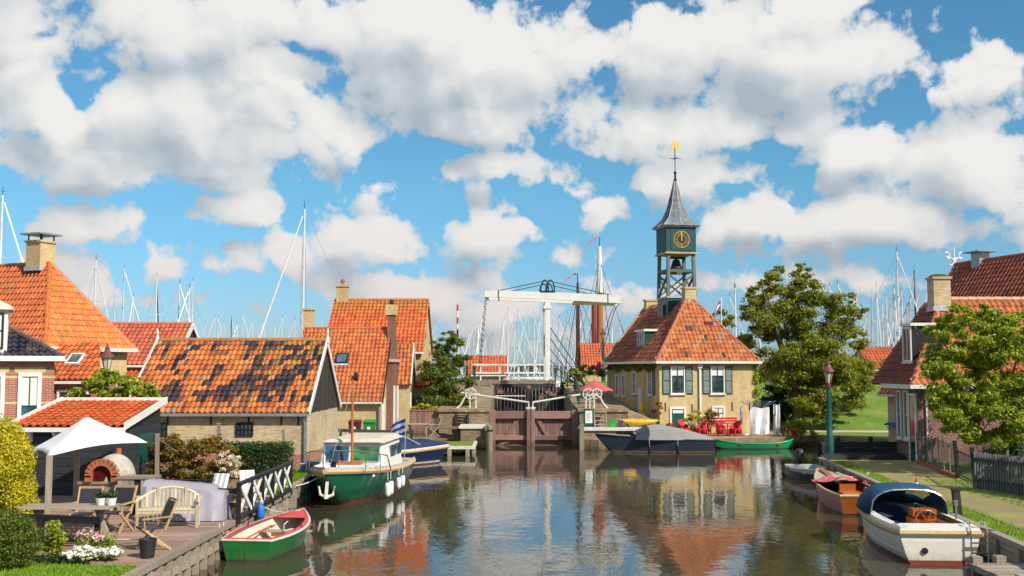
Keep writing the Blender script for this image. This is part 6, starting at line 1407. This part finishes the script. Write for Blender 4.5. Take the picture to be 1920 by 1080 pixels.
# black low rail by the table
f = thing('low_rail_fence', 'black two-rail fence in front of the deck table', 'fence', (-9.2,22,.66))
MB().bar((-10.2,22.15,1.28),(-8.35,21.95,1.24),.06,.14).build('rail', M['black'], f, True); MB().bar((-9.4,22.1,.86),(-8.35,21.95,.84),.06,.13).build('rail', M['black'], f, True)
for x in (-9.6,-8.45): MB().box(x-.05,22.0,.66,x+.05,22.1,1.26).build('post', M['black'], f, True)
MB().tube([(-8.45,21.95,.98)]+[(-8.45+.12*math.sin(k*1.3),21.93,.98-.14*abs(math.cos(k*1.3))) for k in range(6)]+[(-7.2,21.6,.92)], .014, 5).build('rope', M['whiterope'], f, True)
f = thing('dark_beam_rail', 'long dark beam rail in front of the wheeled bins', 'railing', (-6.8,50,.62)); MB().bar((-8.4,52,1.35),(-4.9,53.4,1.15),.12,.16).build('rail', M['tar'], f, True)
for k in range(4): p = Vector((-8.3,52,0)).lerp(Vector((-5,53.35,0)), k/3); MB().box(p.x-.06,p.y-.06,.6,p.x+.06,p.y+.06,1.3).build('post', M['tar'], f, True)
f = thing('board_fence', 'dark brown boarded fence panel behind the patio chairs', 'fence', (-4.9,60.3,.62))
for k in range(14): MB().box(-5.75+.12*k,60.3,.62,-5.64+.12*k,60.33,1.95+.01*(k%3)).build('board', M['gatewoodz'], f, True)
MB().box(-5.78,60.26,1.95,-4.05,60.38,2.02).build('cap_rail', M['gatewood'], f, True)
for (px, py0, py1, Y, lean, lab) in ((295,815,900,31.6,0,'weathered post among the autumn shrubs'),(410,795,880,34.4,0,'tall bare post beside the clipped hedge'),(537,806,868,37.6,-.12,'leaning post at the hedge end by the barn')):
    a = P(px, py1, Y); b = P(px, py0, Y); t = thing('wooden_post', lab, 'post', (a.x,a.y,.62)); MB().bar((a.x,a.y,.6),(b.x+lean,b.y,b.z),.10).build('post', M['greywoodz'], t, True); MB().box(b.x+lean-.06,b.y-.06,b.z,b.x+lean+.06,b.y+.06,b.z+.03).build('cap', M['greywood'], t, True)
    MB().tube([(b.x,b.y,b.z-.1),(b.x+.5,b.y+.2,b.z-.5)], .006, 4).build('wire', M['wire'], t, True)

# ================================================================ garden furniture on the deck
t = thing('canvas_canopy', 'white square canvas canopy on rough wooden posts over the deck', 'canopy', (-11.4,28.6,DK))
cs = [Vector((-11.62,27.0,2.12)),Vector((-9.66,28.5,2.36)),Vector((-11.0,30.4,2.45)),Vector((-13.2,29.2,2.05))]; ap = Vector((-11.3,28.5,3.05))
secs = []
for i in range(33):
    e0 = cs[(i//8) % 4]; e1 = cs[(i//8+1) % 4]; u = (i % 8)/8; p = e0.lerp(e1, u) + Vector((0,0,.10*math.sin(math.pi*u)))*1; c = (cs[0]+cs[1]+cs[2]+cs[3])/4; p = p.lerp(Vector((c.x,c.y,p.z)), .05*math.sin(math.pi*u))
    secs.append([ap.lerp(p, w_) - Vector((0,0,.035*math.sin(math.pi*w_))) for w_ in np.linspace(.02,1,9)])
o = MB().loft(secs).build('canvas', M['tarp'], t, True, smooth=True); o.modifiers.new('t', 'SOLIDIFY').thickness = .012
for (x, y, z) in ((-11.62,27.05,2.14),(-12.0,29.7,2.35),(-9.72,28.6,2.36)) [:2]: MB().bar((x,y,DK),(x,y,z),.12).build('post', M['greywoodz'], t, True)
MB().bar((-11.3,28.5,2.3),(-11.3,28.5,3.06),.07).build('king_pole', M['greywoodz'], t, True); MB().bar((-11.62,27.05,2.08),(-12.0,29.7,2.25),.06).build('beam', M['greywood'], t, True)
t = thing('pizza_oven', 'domed outdoor brick oven on a cabinet of grey boards', 'oven', (-10.3,27.8,DK))
for k in range(8): MB().box(-.62+.155*k,-.52,0,-.475+.155*k,-.48,.70).build('board', M['greywoodz'], t)
MB().box(-.6,-.47,0,.6,.5,.69).build('cabinet', M['tar'], t); MB().box(-.68,-.56,.70,.66,.55,.76).build('worktop', M['greywood'], t)
ds = []
for i in range(9):
    a = math.pi*i/16; ds.append([(.52*math.cos(a)*math.cos(b)+.04, .55*math.cos(a)*math.sin(b)+.02, .76+.66*math.sin(a)**.9 if i else .76) for b in np.linspace(0,2*math.pi,20,endpoint=False)])
MB().loft(ds, True).build('dome', mat('cracked_plaster', (.42,.38,.32), .85, .25, 4, .4, 12), t, smooth=True)
ar = MB()
for k in range(11):
    a = math.pi*k/10; c = Vector((-.06+.33*math.cos(a), -.56, .92+.33*math.sin(a))); d_ = Vector((math.cos(a),0,math.sin(a))); tgv = Vector((-d_.z,0,d_.x))
    MB().bar(c-d_*.085, c+d_*.085, .085, .16, up=(0,1,0)).build('arch_brick', M['terracotta'], t)
for s_ in (-1,1):
    for k in range(2): MB().box(-.06+s_*.33-.08,-.64,.765+.08*k,-.06+s_*.33+.08,-.48,.84+.08*k).build('arch_brick', M['terracotta'], t)
MB().prism([(-.06+.27*math.cos(a),-.52,.92+.27*math.sin(a)) for a in np.linspace(0,math.pi,12)]+[(-.33,-.52,.77),(.21,-.52,.77)], (0,.06,0)).build('oven_door', mat('oven_glass', (.09,.012,.008), .15, .4, 3, 0), t); MB().tube([(.1,.1,1.35),(.1,.1,1.55)], .07, 10).build('flue', M['terracotta'], t)
t = thing('board_cabinet', 'grey board cupboard with open dark gap beside the oven', 'cabinet', (-9.42,27.2,DK))
for (xa, xb) in ((-.42,.0),(.16,.42)):
    n = 3
    for k in range(n): w_ = (xb-xa)/n; MB().box(xa+w_*k,-.3,.05,xa+w_*(k+1)-.01,-.27,.86).build('board', M['greywoodz'], t)
MB().box(-.4,-.26,0,.4,.3,.86).build('carcass', M['tar'], t); MB().box(-.46,-.33,.86,.46,.34,.91).build('top', M['greywood'], t); MB().bar((.1,-.34,.45),(.55,-.55,.02),.16,.03).build('loose_plank', M['greywood'], t)
t = thing('deck_table', 'long weathered wooden table with planters standing on the deck', 'table', (-9.3,22.7,DK))
for k in range(5): MB().box(-.95,-.35+.142*k,.70,.95,-.215+.142*k,.745).build('slat', M['greywood'], t)
for s_ in (-1,1): MB().bar((s_*.65-.2,-.02,0),(s_*.65+.1,-.02,.7),.09).build('leg', M['greywoodz'], t); MB().bar((s_*.65+.2,.04,0),(s_*.65-.1,.04,.7),.09).build('leg', M['greywoodz'], t)
MB().box(-.7,-.02,.3,.7,.06,.38).build('stretcher', M['greywood'], t)
pl = thing('table_planter', 'white double planter with green leaves on the wooden table', 'planter', (-8.55,22.75,1.445))
for x in (-.11,.11): MB().lathe((x,0,0), [(.08,0),(.11,.15),(.10,.15),(.08,.1)], 12).build('pot', M['white'], pl)
leaves('leaf', LEAF['hedge'], pl, [((-8.66,22.75,1.66),(.14,.12,.08)),((-8.44,22.75,1.66),(.14,.12,.08))], 260, .07, 71)
def folding_chair(label, x, y, z, rz, mt='teak', seatm='plastic'):
    t = thing('folding_chair', label, 'chair', (x,y,z), rz)
    for s_ in (-.25,.25):
        MB().bar((s_,.30,0),(s_,-.28,.46),.035,.045).build('leg', M[mt], t); MB().bar((s_*.9,-.30,0),(s_*.9,.22,.50),.035,.045).build('leg', M[mt], t)
        MB().bar((s_,.16,.40),(s_,.40,.98),.035,.045).build('back_post', M[mt], t); MB().bar((s_*1.12,-.30,.64),(s_*1.12,.26,.66),.05,.03).build('arm', M[mt], t); MB().bar((s_*1.1,-.24,.40),(s_*1.1,-.26,.64),.03).build('arm_post', M[mt], t)
    MB().box(-.25,-.28,.43,.25,.2,.455).build('seat', M[seatm], t); MB().loft([[(-.24,.20,.55),(.24,.20,.55),(.24,.22,.55),(-.24,.22,.55)],[(-.24,.36,.94),(.24,.36,.94),(.24,.38,.94),(-.24,.38,.94)]], True, True, True).build('backrest', M[seatm], t); MB().bar((-.27,.405,.97),(.27,.405,.97),.04).build('top_rail', M[mt], t)
    return t
folding_chair('teak folding armchair with black cloth beside the black pot', -7.2, 21.7, DK, R(-55))
folding_chair('teak folding chair tucked behind the deck table', -9.35, 23.7, DK, R(5)); folding_chair('teak folding chair at the planter end of the deck table', -8.75, 23.9, DK, R(-10))
t = thing('plant_pot', 'plain black plastic pot at the deck corner', 'pot', (-6.98,20.75,DK)); MB().lathe((0,0,0), [(.125,0),(.165,.33),(.172,.33),(.172,.36),(.15,.36),(.14,.30)], 18).build('pot', M['plastic'], t, smooth=True); MB().lathe((0,0,.28), [(.13,0),(.02,.02)], 14).build('soil', M['dark'], t)
t = thing('garden_bench', 'pale curved-back wooden garden bench on the deck', 'bench', (-7.85,24.75,DK), R(8))
def bx_(x): return .18+.0*x
n = 15
for k in range(n):
    x = -.62+1.24*k/(n-1); y = .26-.16*(x/.62)**4; zt = .86-.20*(x/.62)**2; MB().bar((x,y,.44),(x,y+.05,zt),.045,.02,up=(0,1,0)).build('back_slat', M['bench'], t)
pts = [(x, .31-.16*(x/.7)**4-(.5*max(0,abs(x)-.62)/.08 if abs(x) > .62 else 0), .87-.20*(x/.62)**2) for x in np.linspace(-.70,.70,17)]; MB().tube(pts, .032, 6).build('top_rail', M['bench'], t, smooth=True)
for s_ in (-1,1):
    MB().bar((s_*.66,-.25,0),(s_*.66,-.25,.62),.06).build('leg', M['bench'], t); MB().bar((s_*.62,.22,0),(s_*.62,.24,.6),.06).build('leg', M['bench'], t); MB().tube([(s_*.68,-.26,.62),(s_*.70,0,.66),(s_*.66,.22,.66)], .034, 6).build('arm', M['bench'], t)
for k in range(5): MB().box(-.66,-.27+.10*k,.40,.66,-.185+.10*k,.43).build('seat_slat', M['bench'], t)
MB().box(-.64,-.26,.33,.64,-.22,.40).build('apron', M['bench'], t)
MB().box(.3,.25,.42,.36,.32,.9).build('back_post', M['bench'], t); MB().box(-.33,.25,.42,-.27,.32,.9).build('back_post', M['bench'], t)
t = thing('covered_furniture', 'garden furniture hidden under a lilac grey tarpaulin', 'furniture cover', (-7.85,26.2,DK)); cv = []
for i in range(17):
    x = -.98+1.96*i/16; tp = .94-.16*(i/16) - .10*((i/16) > .85); fold = .04*math.sin(i*2.4); f_ = 1 if 0 < i < 16 else .92
    cv.append([(x*1.04,-.62*f_-.05-fold*.8,.02),(x*1.02,-.58*f_-fold,.35),(x,-.48*f_-fold*.4,tp*.86),(x*.98,-.30,tp),(x*.97,.3,tp-.02),(x,.52,tp*.8),(x*1.02,.6,.02)])
MB().loft(cv).add(cv[0], [tuple(range(7))]).add(cv[-1], [tuple(range(6,-1,-1))]).build('tarpaulin', mat('lilac_tarp', (.33,.31,.36), .55, .12, 2, .35, 5), t, smooth=True); MB().tube([(-.5,-.3,.96),(.6,.1,.9)], .012, 4).build('lashing', M['black'], t)
t = thing('wicker_basket', 'wicker basket of yellow-green leaves beside the dark railing', 'basket', (-6.98,26.7,DK)); MB().lathe((0,0,0), [(.14,0),(.19,.36),(.17,.36)], 14).build('basket', mat('wicker', (.42,.30,.17), .8, .3, 30, .6, 60), t); leaves('leaf', LEAF['yellow'], t, [((-6.98,26.7,1.12),(.22,.2,.14))], 160, .12, 73)
for (x, y, rz, lab) in ((-7.45,30.6,25,'white striped deck lounger with raised back by hedge'),(-8.15,29.6,-10,'white draped lounger behind the lilac grey tarpaulin')):
    t = thing('deck_lounger', lab, 'lounger', (x,y,.66), R(rz)); t.scale = (.72,.72,.72); MB().box(-.3,-.6,.28,.3,.25,.34).build('seat', mat('striped_cloth'+str(x), (.68,.68,.72), .8, .15, 6), t); [MB().bar((-.25+.1*k_,.22,.3),(-.25+.1*k_,.62,1.02),.098,.05).build('back_stripe', M['tarp'] if k_ % 2 else M['lead'], t) for k_ in range(6)]
    for sx_ in (-.28,.28):
        for sy in (-.5,.2): MB().bar((sx_,sy,0),(sx_,sy,.28),.04).build('leg', M['steel'], t)
t = thing('blue_sunbed', 'low blue tarpaulin over a sunbed on grass by barn corner', 'sunbed', (-7.0,38.2,.66), R(20)); MB().loft([[(-.5,-.3,.05),(-.5,.3,.05),(-.4,.25,.4),(-.4,-.25,.4)],[(.5,-.3,.05),(.5,.3,.05),(.45,.2,.3),(.45,-.2,.3)]], True, True, True).build('tarpaulin', M['blue'], t); MB().bar((-.6,-.35,.35),(.75,-.2,.25),.04).build('pole', M['teak'], t); MB().box(-.45,-.28,0,.45,.28,.05).build('frame', M['steel'], t)
# bins and patio
for (x, c, lab) in ((-7.35,(.02,.22,.04),'green wheeled bin against the yellow brick house'),(-8.1,(.10,.02,.03),'dark maroon wheeled bin beside the orange boat mast')):
    t = thing('wheeled_bin', lab, 'bin', (x,55.4,.65)); mm = mat('bin'+str(x), c, .45, .15); MB().loft([[(-.22,-.25,.06),(.22,-.25,.06),(.22,.25,.06),(-.22,.25,.06)],[(-.30,-.33,.92),(.30,-.33,.92),(.30,.33,.92),(-.30,.33,.92)]], True, True, True).build('body', mm, t); MB().loft([[(-.33,-.37,.92),(.33,-.37,.92),(.33,.37,.92),(-.33,.37,.92)],[(-.28,-.3,1.02),(.28,-.3,1.02),(.28,.34,1.04),(-.28,.34,1.04)]], True, True, True).build('lid', mm, t); MB().box(-.08,-.31,.5,.08,-.28,.7).build('sticker', M['tarp'], t)
    for s_ in (-.2,.2): MB().tube([(s_-.03,.28,.1),(s_+.03,.28,.1)], .1, 10).build('wheel', M['black'], t)
folding_chair('grey wooden folding chair against the lock wall', -4.35, 58.9, .62, R(-60), 'greywoodz', 'greywood'); folding_chair('grey wooden folding chair beside the dark fence panel', -5.9, 58.7, .62, R(70), 'greywoodz', 'greywood')
t = thing('patio_table', 'grey slatted patio table between two folding chairs', 'table', (-5.15,58.8,.62)); MB().box(-.6,-.4,.66,.6,.4,.71).build('top', M['greywood'], t)
for sx_ in (-.5,.5):
    for sy in (-.3,.3): MB().bar((sx_,sy,0),(sx_,sy,.66),.05).build('leg', M['greywoodz'], t)
# terrace of the clock house
def wicker(label, x, y, rz):
    t = thing('wicker_chair', label, 'chair', (x,y,.56), rz, 'red wicker chairs on the terrace'); mm = M['redw']
    s_ = [[(.30*math.cos(a), .28*math.sin(a), .10) for a in np.linspace(-.3,math.pi+.3,13)],[(.34*math.cos(a), .33*math.sin(a), .55+.28*max(0,math.sin(a))) for a in np.linspace(-.3,math.pi+.3,13)]]
    o = MB().loft(s_).build('backrest', mm, t, smooth=True); o.modifiers.new('t', 'SOLIDIFY').thickness = .05
    MB().box(-.28,-.26,.32,.28,.24,.42).build('seat', mm, t, bevel=.02); MB().tube(s_[1], .035, 6).build('rim', mm, t)
    for a in (-.24,.24):
        for b in (-.22,.22): MB().bar((a,b,0),(a,b,.34),.045).build('leg', mm, t)
    MB().box(-.27,-.28,.10,.27,-.25,.36).build('apron', mm, t)
M['redw'] = mat('red_wicker', (.50,.022,.03), .6, .25, 30, .5, 60)
for (x, y, rz, lab) in ((9.75,60.9,50,'red wicker chair nearest the green cellar door'),(10.65,60.4,-70,'red wicker chair facing the green door beside pale table'),(11.75,60.3,70,'red wicker chair in front of the red bench'),(12.55,60.3,-60,'red wicker chair beside the washing line')): wicker(lab, x, y, R(rz))
for (x, y, lab) in ((10.2,60.9,'small round metal table between red wicker chairs by door'),(12.15,60.5,'small round table before the red bench')):
    t = thing('bistro_table', lab, 'table', (x,y,.56)); MB().lathe((0,0,.68), [(.3,0),(.3,.03)], 16).build('top', M['zinc'], t); MB().tube([(0,0,0),(0,0,.68)], .03).build('pedestal', M['iron'], t); MB().lathe((0,0,0), [(.2,0),(.05,.04)], 12).build('foot', M['iron'], t)
t = thing('red_bench', 'red slatted bench against the clock house wall', 'bench', (12.2,61.9,.56), R(11))
for k in range(4): MB().box(-.95,-.2+.11*k,.42,.95,-.11+.11*k,.45).build('seat_slat', M['red'], t)
for k in range(3): MB().box(-.95,.24+.02*k,.56+.14*k,.95,.27+.02*k,.66+.14*k).build('back_slat', M['red'], t)
for x in (-.85,0,.85): MB().bar((x,.22,0),(x,.30,.95),.05).bar((x,-.18,0),(x,-.18,.42),.05).build('leg', M['red'], t)
t = thing('rotary_dryer', 'rotary washing line hung with white sheets', 'washing line', (13.95,60.7,.55)); MB().tube([(0,0,0),(0,0,1.85)], .025).build('pole', M['steel'], t)
for k in range(4):
    a = k*math.pi/2+.35; MB().bar((0,0,1.35),(1.15*math.cos(a),1.15*math.sin(a),1.95),.03).build('arm', M['steel'], t)
for r in (.6,.9,1.1): MB().tube([(r*math.cos(k*math.pi/2+.35), r*math.sin(k*math.pi/2+.35), 1.35+.6*r/1.15) for k in range(5)], .006, 4).build('line', M['blue'], t)
for (xa, xb, y, zt, zb, lab) in ((13.3,14.35,59.85,2.15,.68,'white bed sheet hanging on the rotary dryer'),(14.75,15.1,60.5,2.3,.62,'narrow white towel at the end of rotary dryer'),(12.95,13.1,60.9,2.2,1.2,'small white cloth beside the bed sheet')):
    sc_ = []
    for i in range(9): x = xa+(xb-xa)*i/8; sc_.append([(x, y+.10*math.sin(i*1.4+.5*j)*(.3+.2*j), zt-(zt-zb)*j/5+.04*math.sin(i)) for j in range(6)])
    t = thing('hanging_sheet', lab, 'laundry', ((xa+xb)/2,y,zb)); o = MB().loft(sc_).build('cloth', M['tarp'], t, True, smooth=True); MB().bar((xa+.05,y,zt+.03),(xa+.07,y,zt-.06),.02).bar((xb-.05,y,zt+.03),(xb-.07,y,zt-.06),.02).build('peg', M['blue'], t, True)
t = thing('goose_ornament', 'small white goose figure on the terrace edge', 'ornament', (12.95,59.3,.56)); MB().loft([[(x+.0, r*math.cos(a), .12+r*math.sin(a)) for a in np.linspace(0,6.28,10,endpoint=False)] for x, r in ((-.14,.01),(-.06,.07),(.04,.07),(.1,.03))], True, True, True).tube([(.08,0,.14),(.12,0,.26),(.16,0,.27)], [.03,.022,.012], 6).build('body', M['white'], t, smooth=True); MB().box(-.03,-.03,0,.03,.03,.06).build('foot', M['gold'], t)
t = thing('yellow_pump', 'yellow water pump bottle stand in the alley', 'stand', (7.7,63.8,1.4)); ym = mat('yellow_plastic', (.7,.45,.03), .4); MB().lathe((0,0,.35), [(.15,0),(.16,.4),(.1,.5),(.09,.6)], 12).build('bottle', ym, t); MB().box(-.18,-.15,0,-.02,.15,.3).box(.02,-.15,0,.18,.15,.3).build('crate', ym, t)
t = thing('flower_tub', 'tub of red geraniums by the green cellar door', 'planter', (9.05,61.7,.56)); MB().lathe((0,0,0), [(.16,0),(.22,.3),(.2,.3)], 12).build('tub', M['white'], t); leaves('leaf', LEAF['hedge'], t, [((9.05,61.7,1.0),(.3,.25,.16))], 240, .1, 81); leaves('blossom', LEAF['flower_r'], t, [((9.05,61.65,1.08),(.28,.22,.14))], 110, .1, 82, aspect=.9)
t = thing('white_bench', 'white garden bench half hidden behind the picket fence', 'bench', (18.4,36.6,.6), R(10))
for k in range(8): MB().bar((-.7+.2*k,.2,.45),(-.7+.2*k,.26,.95),.06,.025,up=(0,1,0)).build('back_slat', M['offwhite'], t)
MB().bar((-.8,.27,.95),(.8,.27,.95),.05,.08).build('top_rail', M['offwhite'], t)
for k in range(4): MB().box(-.75,-.25+.11*k,.42,.75,-.16+.11*k,.45).build('seat_slat', M['offwhite'], t)
for x in (-.7,.7): MB().bar((x,-.2,0),(x,-.2,.65),.06).bar((x,.22,0),(x,.22,.5),.06).build('leg', M['offwhite'], t)

# ================================================================ marina beyond the dike
def yacht(label, sailm, mastm):
    t = thing('sailing_yacht', label, 'yacht', (0,0,0), 0, 'sailing yachts in the marina behind the houses')
    secs = hullgeo(9.0, 2.9, 1.0, .75, sheer=(.05,.25), keel=-.4, rake=.4, n=10, m=5); hull_parts(t, secs, M['white'], None, deck=M['white'])
    MB().loft([[(-1.5,-.9,.95),(-1.5,.9,.95),(-1.5,.75,1.5),(-1.5,-.75,1.5)],[(2.2,-.6,.95),(2.2,.6,.95),(1.6,.45,1.35),(1.6,-.45,1.35)]], True, True, True).build('cabin', M['white'], t)
    MB().tube([(.8,0,1.0),(.8,0,12.0)], [.085,.06], 7).build('mast', M[mastm], t)
    MB().tube([(.7,0,2.2),(-3.2,0,2.3)], [.22,.14], 7).build('sail_cover', sailm, t)
    for z, w in ((5.0,.75),(8.6,.6)): MB().bar((.8,-w,z),(.8,w,z),.05).build('spreader', M['mast'], t)
    MB().tube([(4.4,0,1.3),(.9,0,11.6)], [.075,.045], 5).build('furled_genoa', sailm if label.startswith('blue') else M['white'], t)
    w_ = MB().tube([(.8,0,11.9),(-4.4,0,1.2)], .014, 4)
    for s_ in (-1,1): w_.tube([(.8,0,11.7),(.8,s_*.6,8.6),(.8,s_*.75,5.0),(.8,s_*1.3,1.0)], .014, 4)
    w_.build('stay', M['wire'], t); MB().bar((.8,0,12),(.8,0,12.5),.025).bar((.7,0,12.2),(.95,0,12.2),.02).build('masthead', M['darkwire'], t)
    return t
protos = [yacht('white masted sailing yacht moored in the marina beyond the dike', M['tarp'], 'mast'), yacht('blue sailed yacht with white mast in the marina beyond the dike', mat('blue_sail_cover', (.02,.06,.28), .7), 'mast'), yacht('dark masted sailing yacht in the marina beyond the dike', M['navy'], 'darkwire')]
ml = [(180,488,0),(233,503,0),(294,520,1),(337,532,0),(362,528,0),(355,540,0),(403,594,0),(409,596,0),(434,598,2),(455,590,0),(474,602,0),(492,604,0),(530,596,0),(553,600,0),(603,598,0),(626,588,0),(868,602,0),(880,624,0),(897,608,0),(911,632,0),(926,614,0),(940,628,0),(953,582,0),(964,610,0),(971,584,0),(990,585,0),(1001,588,0),(1012,600,0),(1048,597,0),(1064,590,0),(1091,592,0),(1104,612,0),(1136,600,0),(1148,612,0),(1163,604,1),(1176,618,0),(1196,606,0),(1378,532,2),(1368,556,0),(1412,560,0),(1555,536,0),(1571,532,0),(1606,560,0),(1634,552,0),(1643,538,0),(1654,570,0),(1669,562,0),(1690,545,0),(1700,575,0),(1714,507,2),(1722,552,0),(1742,532,0),(20,560,0),(140,575,0),(1628,585,0),(1660,590,0),(815,610,0),(848,625,0),(1662,556,0),(1676,540,0),(1684,566,0),(1706,560,1),(1612,575,0),(945,600,0),(983,612,0),(1020,580,0),(1036,605,0),(1056,612,0),(1078,600,0),(905,596,0),(888,612,0),(860,632,0),(1124,618,0),(385,606,0),(420,604,0),(445,608,0),(515,606,0),(565,590,0),(215,560,0),(250,556,0)]
q = random.Random(17); used = [0,0,0]
for i, (px, py, k) in enumerate(ml):
    Y = q.uniform(128,190); 
    if py < 545: Y = q.uniform(104,125)
    zt = P(px, py, Y).z; s_ = zt/12.0; rz = q.choice([0,math.pi,math.pi/2,-math.pi/2])+q.uniform(-.6,.6)
    y_ = protos[k] if not used[k] else dup(protos[k]); used[k] = 1
    kx = q.uniform(.75,1.25); y_.scale = (s_*kx,s_*kx,s_); y_.rotation_euler = (0,0,rz); p = P(px, py, Y); y_.location = (p.x-.8*s_*kx*math.cos(rz), Y-.8*s_*kx*math.sin(rz), 0)
for (px, py, Y, rz, lab) in ((571,392,104,math.pi,'tallest yacht mast, white with furled sail, behind the patchwork barn'),(5,366,100,0,'tall white yacht mast rising behind the capped chimney'),(1681,472,108,0,'tall white yacht mast between leafy tree and farmhouse roof')):
    y_ = dup(protos[0], label=lab); del y_['group']; p = P(px, py, Y); s_ = p.z/12; y_.scale = (s_,s_,s_); y_.rotation_euler = (0,0,rz); y_.location = (p.x-.8*s_*math.cos(rz), Y, 0)
    for ch in y_.children:
        if ch.name.startswith(('mast','furled')) and not ch.name.startswith('masthead'): ch.scale = (1,1,1)
# traditional ships with brown masts
def barge(px, py, Y, r, lab, pen, white):
    p = P(px, py, Y); t = thing('barge_ship', lab, 'sailing barge', (p.x,Y,0)); secs = hullgeo(14, 4, 1.4, .8, sheer=(.2,.6), keel=-.4, n=10, m=5)
    secs = [[(-y, a, c) for (a,y,c) in s] for s in secs]; MB().loft(secs).build("hull", M['tar'], t); d_ = MB()
    for a, b in zip(secs, secs[1:]): d_.add([a[0],a[-1],b[-1],b[0]], [(0,1,2,3)])
    d_.build('deck', M['deck'], t)
    zt = p.z; MB().tube([(0,0,.5),(0,0,zt*.72)], [r,r*.85], 10).build('mast', M['mastwood'], t); MB().tube([(0,0,zt*.72),(0,0,zt)], [r*.8,r*.5], 8).build('topmast', M['white'] if white else M['mastwood'], t)
    MB().tube([(0,0,zt),(0,0,zt+.9)], .04, 5).build('truck', M['iron'], t); w_ = MB()
    for (dx, dy) in ((-3.5,-5),(3.5,-5),(0,6),(-1.6,1),(1.6,1)): w_.tube([(0,0,zt*.92),(dx,dy,1.8)], .03, 4)
    w_.build('stay', M['darkwire'], t)
    pe = [[(-.1-.2*i, 0, zt+.8-.025*i*i+.06*math.sin(i*1.5)+.09),(-.1-.2*i,0,zt+.8-.025*i*i+.06*math.sin(i*1.5)-.006*(9-i))] for i in range(pen)]; MB().loft(pe).build('pennant', mat('pink_pennant', (.62,.12,.16), .8), t)
    return t
t = barge(1124, 462, 101, .36, 'sailing barge with tallest orange brown mast, white topped, behind drawbridge', 9, True)
MB().tube([(-.58,-.1,.5),(-.58,-.1,P(1113,555,101).z)], [.26,.22], 8).build('gaff_spar', mat('red_brown_spar', (.30,.035,.02), .4), t)
barge(1083, 530, 103, .24, 'sailing barge with shorter brown mast and dark top behind drawbridge', 10, False)
# flag poles and beacon
for (px, py, Y, zb, lab, big) in ((1352,562,82,3.3,'red white and blue flag beside the clock house roof',.55),(1606,556,86,3.3,'small red white and blue flag right of the leafy tree',.5)):
    p = P(px, py, Y); t = thing('flag_pole', lab, 'flag', (p.x,Y,zb)); MB().tube([(p.x,Y,zb),(p.x,Y,p.z)], .045, 6).build('pole', M['white'], t, True); e_ = MB().lathe((p.x,Y,p.z), [(.07,0),(.02,.12)], 8).build('truck', M['gold'], t, True)
    for b, mm in enumerate((MBl,MWt,MR)):
        sc_ = [[(-.05-.13*i*big, 0, p.z-zb-1.25*big+.36*big*b-.045*i*i*.5),(-.05-.13*i*big, .06*math.sin(i), p.z-zb-1.25*big+.36*big*(b+1)-.045*i*i*.5)] for i in range(9)]; MB().loft(sc_).build('flag_stripe', mm, t)
t = thing('striped_beacon', 'red and white banded pole rising behind the bushy tree', 'beacon', (P(858,571,83).x,83,3.3)); zt = P(858,571,83).z-3.3
for k in range(12): MB().tube([(0,0,zt*k/12),(0,0,zt*(k+1)/12)], .075, 8).build('band', M['red'] if k % 2 else M['white'], t)
